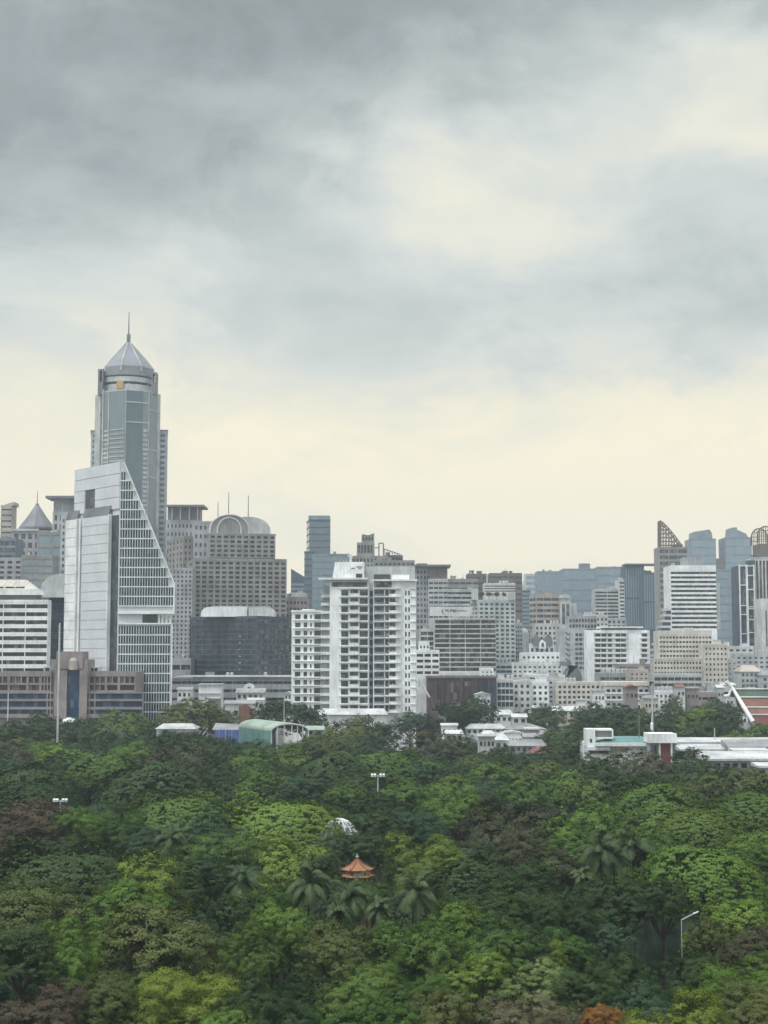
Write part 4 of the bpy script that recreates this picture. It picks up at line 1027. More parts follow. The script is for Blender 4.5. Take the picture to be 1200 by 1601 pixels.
# striped slab tower
b = bld('office_tower', 'tall slab tower with bold black and white horizontal stripes', 1049, 1119, 884, 950, yb=984, dep=26, f=('b', 1, 13, 1, .52), wall='white', glass='dark', d=.8, par=3.4, clutter=0)
b.pxbox('plant_room', 'grey', 1068, 1100, 871, 884, 954, 12); b.pxbox('side_wall', 'offwhite', 1119.2, 1124.5, 911, 984, 955, 18); b.pxbox('plant_room', 'lgrey', 1051, 1055, 880, 884, 951, 6); b.done()
for k in range(7):
    pass
b = Bld('stepped_block', 'stepped blue and white terraces climbing to the left foot of the striped slab tower', 'building', (X(1035, 930), 940, 0), 'offwhite', 'blue')
for k in range(9):
    p0 = 1040 - k * 2.6; yk = 951 + k * 9
    b.pxbox('terrace', 'offwhite', p0, 1049 - k * .3, yk, yk + 3.6, 928 - k * 1.5, 14); b.pxbox('window', 'blue', p0 + 1, 1048.5 - k * .3, yk + 3.6, yk + 9, 929 - k * 1.5, 12)
b.pxbox('wall', 'offwhite', 1022, 1046, 1030, None, 930, 18)
b.done()
# cream stepped block in front
b = bld('apartment_block', 'cream stepped apartment block, upper tier with five rows of paired windows', 1030, 1112, 986, 860, yb=1029, dep=18, f=('g', 16, 5, .72, .46), wall='cream', glass='dark', clutter=1, par=2.6); b.done()
b = bld('apartment_block', 'cream apartment block, wide lower tier with a regular field of round-looking windows', 1022, 1101, 1029, 852, yb=1056, dep=18, f=('g', 16, 3, .58, .46), wall='cream', glass='dark', clutter=0); b.done()
b = bld('apartment_block', 'cream right-hand wing with columns of dark round-looking windows', 1101, 1137, 1007, 846, yb=1075, dep=18, f=('g', 6, 8, .46, .44), wall='cream', glass='dark', clutter=2); b.done()
bld('low_block', 'plain grey block right of the cream wing', 1137, 1151, 1030, 860, yb=1066, dep=14, f=('g', 2, 4, .3, .3), wall='lgrey', glass='mid', clutter=0).done()
bld('apartment_block', 'pale low block with wide dark windows under the white-framed tower', 1128, 1178, 1010, 930, yb=1050, dep=16, f=('g', 5, 5, .6, .45), wall='offwhite', glass='dark', clutter=2).done()
bld('apartment_block', 'hazy pale block with small windows at the right edge', 1150, 1230, 1022, 900, yb=1060, dep=16, f=('g', 9, 5, .5, .45), wall='lgrey', glass='mid', clutter=3).done()

# tower with the curved lattice sail
Yl_ = 1300
b = bld('tower_block', 'brown-grey tower crowned by a pointed see-through lattice sail', 1031, 1075, 855, Yl_, yb=990, dep=26, f=('b', 3, 14, .92, .6), wall='taupe', glass='mid', d=.3, clutter=0)
q = MB(); H0 = 855
def sail(t): return (1031.5 + 34 * t, 814 + 39 * t ** 1.25 * 1.0)
def Pp(px_, py_, dy=0): return (X(px_, Yl_, py_), Yl_ + dy, Z(py_, Yl_))
for dy in (0, 8):
    for i in range(8):
        a0, a1 = sail(i / 8), sail((i + 1) / 8); q.tube(Pp(*a0, dy), Pp(*a1, dy), .55)
        q.tube(Pp(a0[0], a0[1], dy), Pp(a0[0], H0, dy), .34 if i else .9)
        if i < 7: q.tube(Pp(a1[0], a1[1], dy), Pp(a0[0], min(H0, a1[1] + 8), dy), .25)
    for k in range(6):
        y = 822 + k * 6
        tt = min(1, ((y - 814) / 39) ** .8); q.tube(Pp(1031.5, y, dy), Pp(1031.5 + 34 * tt, y, dy), .28)
b.part('lattice_sail', 'lattice', q)
b.pxbox('upper_storey', 'brown', 1052, 1067, 851, 855, Yl_ + 1, 10); b.done()
# twin far towers
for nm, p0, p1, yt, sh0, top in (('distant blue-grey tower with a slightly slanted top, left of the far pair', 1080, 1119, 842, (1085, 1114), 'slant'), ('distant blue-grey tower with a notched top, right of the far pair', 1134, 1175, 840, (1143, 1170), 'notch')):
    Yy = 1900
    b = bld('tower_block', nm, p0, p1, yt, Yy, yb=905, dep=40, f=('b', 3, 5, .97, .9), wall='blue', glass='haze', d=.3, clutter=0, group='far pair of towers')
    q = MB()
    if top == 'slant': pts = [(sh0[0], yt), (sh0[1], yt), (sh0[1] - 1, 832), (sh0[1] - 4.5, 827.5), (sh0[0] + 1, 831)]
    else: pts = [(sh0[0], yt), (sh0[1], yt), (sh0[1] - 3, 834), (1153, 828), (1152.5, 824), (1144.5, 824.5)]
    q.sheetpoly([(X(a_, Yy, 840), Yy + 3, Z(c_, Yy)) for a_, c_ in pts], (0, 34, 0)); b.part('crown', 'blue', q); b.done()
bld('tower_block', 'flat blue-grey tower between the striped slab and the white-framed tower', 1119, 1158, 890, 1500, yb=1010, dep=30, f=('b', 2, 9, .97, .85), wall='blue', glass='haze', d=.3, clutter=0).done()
bld('plant_house', 'small brown stepped roof house on the flat blue-grey tower', 1123, 1133, 877, 1510, yb=890, dep=12, f=None, wall='brown', clutter=1, z0=Z(890, 1500)).done()
# white framed tower at the right edge
Yw = 1000
b = Bld('office_tower', 'dark tower wrapped in a tall white open frame at the right', 'building', (X(1171, Yw), Yw + 12, 0), 'white', 'mid')
w = b.m('wall', 'dblue'); w.box(X(1158, Yw), X(1181, Yw), Yw, Yw + 24, 0, Z(884, Yw)); fr = b.m('frame', 'white')
for p in (1157, 1167.5, 1169, 1179.5): fr.box(X(p, Yw), X(p + 1.5, Yw), Yw - 1.5, Yw - .01, 0, Z(883, Yw))
for y in (884, 899, 921, 948, 951, 968, 988): fr.box(X(1170.6, Yw), X(1179.4, Yw), Yw - 1.4, Yw - .02, Z(y + 1.4, Yw), Z(y, Yw)); 
for y in (884, 914, 946, 960, 990): fr.box(X(1158.6, Yw), X(1167.4, Yw), Yw - 1.4, Yw - .02, Z(y + 1.4, Yw), Z(y, Yw))
for y0, y1 in ((886, 898), (901, 920), (923, 947), (953, 967), (970, 987), (990, 1006)): b.pxbox('window', 'mid', 1171.5, 1178.5, y0, y1, Yw - .3, .28)
for y0, y1 in ((886, 913), (916, 945), (948, 959), (962, 989)): b.pxbox('window', 'mid', 1160, 1164, y0, y1, Yw - .3, .28)
b.pxbox('plant_room', 'dblue', 1169, 1180, 876, 883, Yw + 4, 8); b.done()
b = bld('office_tower', 'brown and white vertically ribbed tower cut by the right edge', 1181, 1230, 871, 1010, yb=1010, dep=24, f=('b', 9, 1, .62, .96), wall='offwhite', glass='brown', d=.8, clutter=0)
b.pxbox('canopy', 'alud', 1177, 1190, 866.5, 868.5, 1008, 12); b.done()
b = bld('office_block', 'blank pale block with one long slot window at the right edge', 1190, 1235, 936, 960, yb=1010, dep=20, f=None, wall='offwhite', glass='mid', clutter=0)
b.pxbox('window_strip', 'mid', 1196, 1198, 954, 1010, 959.8, .2); b.pxbox('window_strip', 'mid', 1202, 1204, 954, 1010, 959.8, .2); b.done()
Yv = 1150
b = Bld('lattice_tower', 'rounded rust-brown lattice crown of a tower at the right edge', 'building', (X(1200, Yv), Yv + 10, 0), 'brown', 'mid')
b.pxbox('wall', 'brown', 1186.5, 1216, 850, None, Yv, 22)
q = MB(); cxx = X(1201, Yv); r = cxx - X(1187, Yv); z0 = Z(850, Yv); z1 = Z(823, Yv)
for dy in (0, 20):
    pv = None
    for i in range(13):
        t = math.pi * i / 12; p = (cxx - r * math.cos(t), Yv + dy, z0 + (z1 - z0) * math.sin(t) ** .6)
        if pv: q.tube(pv, p, .5)
        q.tube(p, (p[0], p[1], z0), .3); pv = p
    for k in range(1, 4):
        z = z0 + (z1 - z0) * k / 4; h = r * math.cos(math.asin((k / 4) ** 1.66)); q.tube((cxx - h, Yv + dy, z), (cxx + h, Yv + dy, z), .3)
b.part('lattice_crown', 'lattice', q); b.done()

# ---- nearer low city, right half
bld('apartment_block', 'white-framed glazed low block right of the purple-brown building', 777, 802, 1062, 705, yb=1106, dep=14, f=('b', 4, 4, .88, .74), wall='offwhite', glass='green', clutter=3).done()
bld('apartment_block', 'cream-white three-storey block with plain walls beside the glazed low block', 802, 829, 1064, 715, yb=1108, dep=14, f=('g', 3, 4, .5, .5), wall='offwhite', glass='mid', d=.7, clutter=3).done()
bld('apartment_block', 'white block with two columns of paired windows left of the yellow-cream flats', 831, 857, 1066, 725, yb=1106, dep=14, f=('g', 3, 4, .5, .5), wall='white', glass='dark', d=.7, clutter=3).done()
bld('apartment_block', 'narrow white end block beside the yellow-cream flats', 857, 873, 1060, 745, yb=1100, dep=14, f=('g', 2, 5, .5, .45), wall='lgrey', glass='dark', clutter=2).done()
b = bld('hall', 'long white sheet roof hall above the white low blocks', 822, 883, 1055, 765, yb=1064, dep=30, f=('b', 4, 1, .8, .4), wall='white', glass='dark', clutter=1, roof='roofw', par=.5); b.done()
b = bld('apartment_block', 'yellow-cream flats with four rows of windows and bays', 871, 945, 1066, 735, yb=1110, dep=14, f=('g', 10, 5, .58, .52), wall='cream', glass='mid', d=.8, clutter=4); b.done()
b = Bld('dome_hall', 'dark rounded roof hall behind the yellow-cream flats', 'building', (X(898, 770), 776, 0), 'dgrey', 'dark')
barrel(b, 'roof', 'dgrey', X(885, 770), X(909, 770), 770, 786, Z(1064, 770), Z(1040, 770)); b.pxbox('wall', 'grey', 886, 908, 1064, None, 771, 14)
b.pxbox('parapet', 'dgrey', 876, 893, 1034, 1041, 778, 6); b.done()
bld('low_block', 'tan rooftop block between the rounded white block and the cream tiers', 984, 1013, 1047, 745, yb=1064, dep=14, f=('g', 4, 2, .4, .4), wall='tan', glass='dark', clutter=2).done()
bld('low_block', 'pale pinkish flat block behind the tan rooftop block', 968, 1016, 1038, 785, yb=1050, dep=14, f=('b', 4, 2, .9, .3), wall='pink', glass='mid', clutter=2).done()
bld('low_block', 'low grey roof with a dark dome vent left of the tan rooftop block', 936, 984, 1052, 760, yb=1066, dep=16, f=('b', 3, 1, .9, .4), wall='grey', glass='dark', clutter=3).done()
b = bld('apartment_block', 'white apartments with curved balconies and a broad cream roof slab', 946, 1014, 1073, 695, yb=1118, dep=14, f=('g', 8, 4, .66, .5), wall='white', glass='dark', d=1.0, clutter=0, par=.5)
b.pxbox('roof_slab', 'cream', 942, 1021, 1066, 1072, 692, 18)
for i in range(4):
    q = MB(); q.box(X(944, 693), X(1014, 693), 692, 693.9, Z(1084.5 + i * 10.6, 693), Z(1082 + i * 10.6, 693)); b.part('balcony', 'white', q)
b.pxbox('stair_tower', 'grey', 1014.5, 1022, 1064, 1112, 692, 8); b.done()
bld('office_block', 'lilac-grey open concrete frame building below the cream tiers', 1022, 1096, 1053, 770, yb=1085, dep=16, f=('b', 7, 3, .93, .55), wall='lgrey', glass='mid', d=.8, clutter=0).done()
bld('low_block', 'row of small white shop roofs right of the curved-balcony apartments', 1023, 1064, 1080, 705, yb=1110, dep=14, f=('g', 6, 3, .5, .5), wall='white', glass='dark', clutter=2).done()
bld('low_block', 'low lilac-grey roofs left of the temple roof', 1064, 1118, 1082, 740, yb=1098, dep=18, f=('b', 5, 1, .85, .4), wall='pink', glass='dark', clutter=4).done()
bld('low_block', 'low pale roofs tucked between the cream wing and the temple roof', 1106, 1150, 1074, 770, yb=1090, dep=18, f=('b', 4, 1, .85, .4), wall='lgrey', glass='dark', clutter=3).done()

def house(name, label, x0, x1, ye, yr, yb, Y, wall='white', roof='roofw', dep=9, nw=3, hip=.0, cat='house', side=0, shape='ridge', group=None, gl='dark', ridge_x=None):
    b = Bld(name, label, cat, ((X(x0, Y) + X(x1, Y)) / 2, Y + dep / 2, 0), wall, gl, group)
    a, c = X(x0, Y), X(x1, Y); ze, zr = Z(ye, Y), Z(yr, Y); zb = 0
    w = b.m('wall', wall); w.box(a, c, Y, Y + dep, 0, ze)
    o = .5; hp = hip * (c - a) / 2
    q = MB()
    if shape == 'ridge':     # ridge runs across the view, front slope visible
        q.hexa([(a - o, Y - o, ze), (c + o, Y - o, ze), (c + o, Y + dep + o, ze), (a - o, Y + dep + o, ze)],
               [(a - o + hp, Y + dep / 2 - .1, zr), (c + o - hp, Y + dep / 2 - .1, zr), (c + o - hp, Y + dep / 2 + .1, zr), (a - o + hp, Y + dep / 2 + .1, zr)])
    elif shape == 'gable':   # gable faces the viewer
        m_ = (a + c) / 2
        q.sheetpoly([(a - o, Y - o, ze), (c + o, Y - o, ze), (m_, Y - o, zr)], (0, dep + 2 * o, 0))
    else:
        q.box(a - o, c + o, Y - o, Y + dep + o, ze, ze + .5)
    b.part('roof', roof, q)
    zf = Z(yb, Y)
    fl = max(1, int((ze - zf) / 3.0)); fh = (ze - zf) / fl
    for k in range(fl):
        for i in range(nw):
            wv = (c - a) / nw; h = min(1.5, fh * .5)
            q = MB(); q.box(a + wv * (i + .22), a + wv * (i + .78), Y - .12, Y - .01, zf + k * fh + fh * .25, zf + k * fh + fh * .25 + h); b.part('window', gl, q)
    if fl > 1:
        q = MB(); q.box(a, c, Y - .5, Y - .13, zf + fh - .15, zf + fh + .1); b.part('ledge', wall, q)
    return b.done()
H = [
 ('little white house with a lean roof right of the big brown tree', 690, 714, 1134, 1131, 1150, 610, 'white', 'roofw'),
 ('low white shed roof poking out behind the brown tree crowns', 696, 722, 1147, 1142, 1160, 560, 'offwhite', 'roofw'),
 ('small white pyramid-roofed house in the middle of the low roofs', 772, 794, 1157, 1146, 1172, 545, 'offwhite', 'roofw'),
 ('white two-storey house with arched-looking openings among the low roofs', 818, 845, 1152, 1147, 1168, 560, 'white', 'roofg'),
 ('white house partly hidden by the round dark tree at the end of the low roofs', 845, 870, 1148, 1143, 1164, 580, 'white', 'roofg'),
 ('long grey-white shed roof across the low roofs', 728, 790, 1139, 1132, 1148, 640, 'offwhite', 'roofw'),
 ('grey hipped roof just behind the white two-storey house', 790, 852, 1140, 1131, 1150, 625, 'lgrey', 'roofg'),
 ('low grey shed with a broad roof in front of the low houses', 795, 850, 1166, 1157, 1176, 535, 'grey', 'roofg'),
 ('white house with a bright roof below the glazed low block', 774, 800, 1117, 1110, 1130, 660, 'white', 'roofw'),
 ('narrow white house front below the cream-white block', 800, 822, 1121, 1116, 1132, 650, 'white', 'roofw'),
 ('small cream house with a pale roof below the yellow-cream flats', 860, 905, 1111, 1104, 1118, 675, 'cream', 'roofw'),
 ('white low roof peeping over the dark trees below the yellow-cream flats', 905, 945, 1112, 1106, 1124, 665, 'white', 'roofw'),
 ('tiny white house at the left end of the dark trees under the curved balconies', 914, 934, 1120, 1114, 1130, 640, 'white', 'roofw'),
 ('small pale house front peeping beside the purple-brown building', 674, 696, 1121, 1117, 1132, 640, 'offwhite', 'roofg'),
]
for i, (lb, x0, x1, ye, yr, yb, Y, wl, rf) in enumerate(H):
    if wl == 'white' and i % 2: wl = 'offwhite'
    house('house', lb, x0, x1, ye, yr, yb, Y, wl, rf, dep=10, nw=max(2, int((x1 - x0) / 8)), hip=(.9 if 'pyramid' in lb or 'hipped' in lb else .15 * (i % 3)), group='low houses between the city and the park trees')
# rust roof peeping among the trees
house('pavilion_hall', 'rust-coloured hipped roof half buried in trees below the low houses', 832, 869, 1178, 1168, 1186, 500, 'taupe', 'roofr', dep=14, hip=.6, nw=4)
# houses left of the white tower
house('house', 'plain white cube house below the podium', 311, 346, 1071, 1070, 1096, 670, 'white', 'lgrey', dep=10, shape='flat', nw=0)
house('house', 'white house with a low grey roof and tanks right of the plain cube house', 370, 413, 1083, 1076, 1094, 660, 'offwhite', 'roofg', dep=10, nw=5)
house('house', 'pale house with a rust-red gable wall above the blue hoarding', 352, 398, 1100, 1095, 1122, 620, 'offwhite', 'roofg', dep=10, nw=4)
house('house', 'small white terrace house right of the lattice front foot', 278, 300, 1078, 1074, 1092, 680, 'white', 'roofg', dep=8, nw=3)
house('house', 'low white balcony house behind the dark trees beside the podium', 388, 412, 1094, 1091, 1110, 640, 'white', 'roofw', dep=8, nw=3)
b = Bld('house', 'rust-red gable end beside the pale house above the blue hoarding', 'house', (X(384, 616), 618, 0), 'roofr', 'dark')
q = MB(); Yy = 617; q.sheetpoly([(X(374, Yy), Yy, 0), (X(396, Yy), Yy, 0), (X(396, Yy), Yy, Z(1110, Yy)), (X(386, Yy), Yy, Z(1101, Yy)), (X(374, Yy), Yy, Z(1104, Yy))], (0, 2.4, 0)); b.part('wall', 'roofr', q); b.done()
b = Bld('cooling_plant', 'white rounded vent housing on the roof of the grey-roofed house', 'roof vent', (X(388, 655), 657, Z(1076, 660)), 'white', 'dark')
q = MB(); Yy = 654; k = 8
q.sheetpoly([(X(389, Yy) - 2.4 * math.cos(math.pi * i / k), Yy, Z(1076, Yy) + 2.0 * math.sin(math.pi * i / k)) for i in range(k + 1)], (0, 4, 0)); b.part('shell', 'white', q)
b.pxbox('opening', 'dark', 387, 391, 1073.6, 1076, Yy - .15, .14); b.done()
# white annex with low pitched roof in front of the white tower
Yx = 590
b = Bld('annex', 'white annex with a broad low pitched roof at the foot of the white tower', 'building', (X(548, Yx), Yx + 8, 0), 'white', 'dark')
w = b.m('wall', 'white'); w.box(X(491, Yx), X(604, Yx), Yx, Yx + 15, 0, Z(1116, Yx))
q = MB(); q.hexa([(X(489, Yx), Yx - 1, Z(1117, Yx)), (X(606, Yx), Yx - 1, Z(1117, Yx)), (X(606, Yx), Yx + 16, Z(1117, Yx)), (X(489, Yx), Yx + 16, Z(1117, Yx))],
                 [(X(501, Yx), Yx + 4, Z(1109, Yx)), (X(600, Yx), Yx + 4, Z(1109, Yx)), (X(600, Yx), Yx + 11, Z(1109, Yx)), (X(501, Yx), Yx + 11, Z(1109, Yx))]); b.part('roof', 'roofw', q)
b.pxbox('ledge', 'white', 489, 512, 1130, 1133, Yx - 1.5, 1.45)
for i in range(3): b.pxbox('window', 'dark', 493 + i * 6, 497.5 + i * 6, 1124.5, 1127, Yx - .2, .18)
b.done()

# green arched sports hall with blue hoarding
Ya = 498
b = Bld('sports_hall', 'pale green barrel-roofed hall with an open arched front', 'hall', (X(440, Ya), Ya + 12, 0), 'teal', 'dark')
xa, xb = X(425, Ya), X(483, Ya); xc = X(374, Ya + 30); k = 14
zE, zA = Z(1143.5, Ya), Z(1132, Ya)
def rp(t, dy, dx): 
    s = (1 - math.cos(math.pi * t)) / 2
    return (xa + (xb - xa) * s + dx, Ya + dy, zE + (zA - zE) * math.sin(math.pi * t))
dx = xc - xa
rf = MB()
for i in range(k):
    t0, t1 = i / k, (i + 1) / k
    p = [rp(t0, 0, 0), rp(t1, 0, 0), rp(t1, 30, dx), rp(t0, 30, dx)]
    rf.hexa(p, [(x, y, z + .35) for x, y, z in p])
b.part('roof', 'green', rf)
q = MB(); q.hexa([(xa, Ya + .3, 0), (xa + .3, Ya + .3, 0), (xa + dx + .3, Ya + 29.7, 0), (xa + dx, Ya + 29.7, 0)], [(xa, Ya + .3, zE), (xa + .3, Ya + .3, zE), (xa + dx + .3, Ya + 29.7, zE), (xa + dx, Ya + 29.7, zE)]); b.part('side_wall', 'teal', q)
q = MB(); q.box(xa + dx + 1, xb + dx, Ya + 29, Ya + 29.4, 0, zE + 1); b.part('back_wall', 'dgrey', q)
q = MB()
for i in range(k): q.tube(rp(i / k, -.2, 0), rp((i + 1) / k, -.2, 0), .28, .28, 5)
b.part('arch_rim', 'lgrey', q)
for s in (0.0, .16, .35, .55, .70, .84, .99):
    q = MB(); x = xa + (xb - xa) * s; t = math.acos(1 - 2 * s) / math.pi
    q.tube((x, Ya - .1, 0), (x, Ya - .1, zE + (zA - zE) * math.sin(math.pi * t)), .2); b.part('column', 'offwhite', q)
b.done()
house('side_hall', 'flat pale green roof beside the arched hall front', 478, 505, 1141, 1136, 1150, 512, 'green', 'green', dep=14, hip=.1, nw=2, cat='hall')
b = Bld('hoarding', 'bright blue hoarding under a grey sheet roof left of the arched hall', 'hoarding', (X(355, 530), 532, 0), 'royal', 'dark')
b.pxbox('panel', 'royal', 335, 373, 1141, None, 528, .4)
q = MB(); Yy = 529; q.hexa([(X(333, Yy), Yy - 1, Z(1141, Yy)), (X(376, Yy), Yy - 1, Z(1141, Yy)), (X(376, Yy), Yy + 9, Z(1141, Yy)), (X(333, Yy), Yy + 9, Z(1141, Yy))],
  [(X(333, Yy), Yy - 1, Z(1140.4, Yy)), (X(376, Yy), Yy - 1, Z(1140.4, Yy)), (X(370, Yy), Yy + 9, Z(1134, Yy)), (X(334, Yy), Yy + 9, Z(1132, Yy))]); b.part('roof', 'roofg', q)
for p in (342, 352, 362): b.pxbox('post', 'steel', p, p + .8, 1141, None, 527.6, .35)
b.done()
house('shed', 'white sheet roof poking out of the trees left of the blue hoarding', 246, 306, 1139.5, 1132, 1142, 535, 'offwhite', 'roofw', dep=12, hip=.3, nw=0, cat='shed')

# temple-like roof at the right edge
Yz = 560
b = Bld('temple_roof', 'huge dark red and green banded roof with white gable ridges at the right edge', 'temple', (X(1190, Yz), Yz + 10, 0), 'white', 'dark')
rows_ = ((1079, 1091, 'tileg'), (1091.5, 1106, 'roofr'), (1107, 1117, 'roofr'), (1118, 1131, 'red'))
for i, (y0, y1, mt) in enumerate(rows_):
    q = MB(); za, zb_ = Z(y0, Yz), Z(y1, Yz); ya, yb_ = Yz + 8 - i * 3, Yz + 5 - i * 3
    lx = lambda y: 1149 + (y - 1078) * .43
    q.hexa([(X(lx(y1), Yz), yb_, zb_), (X(1300, Yz), yb_, zb_), (X(1300, Yz), ya + 6, zb_), (X(lx(y1), Yz), ya + 6, zb_)],
           [(X(lx(y0), Yz), ya, za), (X(1300, Yz), ya, za), (X(1300, Yz), ya + 3, za), (X(lx(y0), Yz), ya + 3, za)]); b.part('roof_tier', mt, q)
    q = MB(); q.tube((X(lx(y0), Yz), ya - .2, za + .2), (X(1300, Yz), ya - .2, za + .2), .32, .32, 5); b.part('ridge', 'offwhite', q)
q = MB(); q.tube((X(1148, Yz), Yz + 6, Z(1074, Yz)), (X(1158, Yz), Yz + 2, Z(1098, Yz)), .5, .75, 6); q.tube((X(1158, Yz), Yz + 2, Z(1098, Yz)), (X(1171, Yz), Yz - 3, Z(1128, Yz)), .75, .9, 6); q.tube((X(1171, Yz), Yz - 3, Z(1128, Yz)), (X(1172.5, Yz), Yz - 3, Z(1135, Yz)), .5, .3, 6)
q.tube((X(1148, Yz), Yz + 6, Z(1076, Yz)), (X(1143, Yz), Yz + 6, Z(1088, Yz)), .4, .45, 6); q.tube((X(1143, Yz), Yz + 6, Z(1088, Yz)), (X(1135, Yz), Yz + 6, Z(1089, Yz)), .5, .5, 6); q.tube((X(1148, Yz), Yz + 6, Z(1075, Yz)), (X(1139, Yz), Yz + 6, Z(1066, Yz)), .6, .9, 6)
b.part('gable_ridge', 'white', q); b.pxbox('wall', 'offwhite', 1172, 1290, 1131, None, Yz, 10)
b.done()
house('apartment_block', 'beige hipped-roof villa block right of the cream wing', 1157, 1190, 1050, 1040, 1078, 800, 'lgrey', 'tan', dep=16, hip=.5, nw=5, cat='apartment building', gl='mid')
house('apartment_block', 'pale low villa at the right edge above the temple roof', 1190, 1225, 1056, 1048, 1078, 790, 'lgrey', 'roofg', dep=14, hip=.3, nw=4, cat='apartment building', gl='mid')

# low white complex in front, right
Yc_ = 470
b = Bld('white_complex', 'low white building with a teal roof and an open white corner frame', 'building', (X(965, Yc_), Yc_ + 10, 0), 'white', 'dark')
w = b.m('wall', 'white'); w.box(X(917, Yc_), X(1013, Yc_), Yc_ + .5, Yc_ + 20, 0, Z(1163, Yc_))
b.pxbox('fascia', 'white', 930, 1014, 1161.5, 1166.5, Yc_ - 1.5, 1.9); b.pxbox('panel', 'tan', 954, 972, 1166.6, 1180, Yc_, .5); b.pxbox('ledge', 'white', 917, 954, 1167.5, 1173, Yc_ - .6, 1.05); b.pxbox('window_band', 'mid', 921, 951, 1173.5, 1178, Yc_ + .2, .3)
q = MB()
q.hexa([(X(932, Yc_), Yc_ - .8, Z(1161.4, Yc_)), (X(1013, Yc_), Yc_ - .8, Z(1161.4, Yc_)), (X(1013, Yc_), Yc_ + 20, Z(1161.4, Yc_)), (X(932, Yc_), Yc_ + 20, Z(1161.4, Yc_))],
       [(X(958, Yc_), Yc_ + 6, Z(1155, Yc_)), (X(1013, Yc_), Yc_ + 6, Z(1155, Yc_)), (X(1013, Yc_), Yc_ + 16, Z(1155, Yc_)), (X(965, Yc_), Yc_ + 16, Z(1155, Yc_))]); b.part('roof', 'teal', q)
fr = MB()
for (a_, c_, y0, y1) in ((915.5, 929, 1140, 1168), (930, 957, 1140, 1142.5), (930, 957, 1153, 1155)): fr.box(X(a_, Yc_), X(c_, Yc_), Yc_ + 1, Yc_ + 8, Z(y1, Yc_), Z(y0, Yc_))
fr.box(X(955.4, Yc_), X(957.3, Yc_), Yc_ + .9, Yc_ + 7.8, Z(1153, Yc_), Z(1142.5, Yc_)); b.part('roof_frame', 'white', fr)
b.pxbox('louvre', 'grey', 931, 955, 1142.8, 1152.8, Yc_ + 3, .4); b.pxbox('window', 'dark', 922, 925, 1155, 1161, Yc_ + .8, .15)
b.done()
b = Bld('gatehouse', 'white box building with a dark red panel between white pillars', 'building', (X(1036, Yc_ - 6), Yc_, 0), 'white', 'dark'); Yy = Yc_ - 8
b.pxbox('upper_block', 'white', 1013.5, 1057.5, 1147, 1161.5, Yy, 9); b.pxbox('wall', 'grey', 1015, 1057, 1161.6, None, Yy + 1.5, 7)
b.pxbox('panel', 'red', 1033, 1047.5, 1162, None, Yy + 1.0, .4)
for p in (1029.5, 1048): b.pxbox('pillar', 'white', p, p + 2.6, 1161.7, None, Yy + .6, .8)
b.pxbox('window', 'mid', 1018, 1026, 1165, 1178, Yy + 1.3, .18); b.done()
def flatroof(lb, x0, x1, yt, yb, Y, dep, roof, wall, slope=.8, nw=0):
    b = Bld('long_roof', lb, 'roofed hall', ((X(x0, Y) + X(x1, Y)) / 2, Y + dep / 2, 0), wall, 'dark', 'long sheet roofs on the right')
    z1 = Z(yb, Y); zt = Z(yt, Y + dep)
    q = MB(); a, c = X(x0, Y), X(x1, Y)
    q.hexa([(a, Y, z1 - .6), (c, Y, z1 - .6), (c, Y + dep, z1 - .6), (a, Y + dep, z1 - .6)], [(a, Y, z1), (c, Y, z1), (c, Y + dep, zt), (a, Y + dep, zt)]); b.part('roof', roof, q)
    w = b.m('wall', wall); w.box(a + .5, c - .5, Y + .8, Y + dep - .5, 0, z1 - .61)
    for i in range(nw):
        ww = (c - a) / nw; q = MB(); q.box(a + ww * (i + .2), a + ww * (i + .8), Y + .6, Y + .79, z1 - 2.6, z1 - 1.3); b.part('window', 'dark', q)
    b.done()
flatroof('long white sheet roof running right from the white box building', 1058, 1230, 1152.5, 1160, 476, 12, 'roofw', 'lgrey', nw=14)
flatroof('grey sloping roof between two long white roofs at the right edge', 1135, 1230, 1156, 1167, 452, 10, 'roofg', 'grey')
flatroof('jumbled white sheet roof with dark gaps in the middle of the roofs on the right', 1060, 1140, 1163, 1171, 455, 10, 'roofw', 'grey', nw=9)
flatroof('brightest white sheet roof nearest the trees on the right', 1098, 1235, 1174, 1186, 425, 13, 'roofw', 'grey', nw=10)
flatroof('short white roof strip at the very right above the trees', 1180, 1240, 1191, 1197, 410, 8, 'roofw', 'grey', nw=4)
flatroof('narrow white canopy strip just left of the brightest white roof', 1142, 1200, 1168, 1173, 446, 7, 'roofw', 'grey', nw=5)

# ---- poles and masts
def pole(name, label, px, yt, yb, Y, r=.16, mat='steel', cat='pole', top=None, group=None):
    b = Bld(name, label, cat, (X(px, Y), Y, 0), mat, 'dark', group)
    q = MB(); q.tube((X(px, Y), Y, 0), (X(px, Y), Y, Z(yt, Y)), r * 1.3, r, 8); b.part('pole', mat, q)
    if top: top(b, X(px, Y), Y, Z(yt, Y))
    return b.done()
def floods(b, x, Y, z):
    q = MB(); q.box(x - 1.4, x + 1.4, Y - .15, Y + .15, z - .1, z + .1); b.part('crossbar', 'steel', q)
    for i in (-1.35, -.8, .35, .95):
        q = MB(); q.hexa([(x + i, Y - .5, z - .15), (x + i + .42, Y - .5, z - .15), (x + i + .42, Y + .2, z), (x + i, Y + .2, z)], [(x + i, Y - .6, z + .3), (x + i + .42, Y - .6, z + .3), (x + i + .42, Y + .2, z + .45), (x + i, Y + .2, z + .45)]); b.part('floodlight', 'white', q)
pole('floodlight_mast', 'tall floodlight mast with white lamps above the middle of the park', 590.5, 1213, 1250, 300, .14, 'steel', 'lamp mast', floods)
pole('floodlight_mast', 'white floodlight heads just clearing the reddish-brown tree at left', 99, 1252, 1262, 292, .12, 'steel', 'lamp mast', floods)
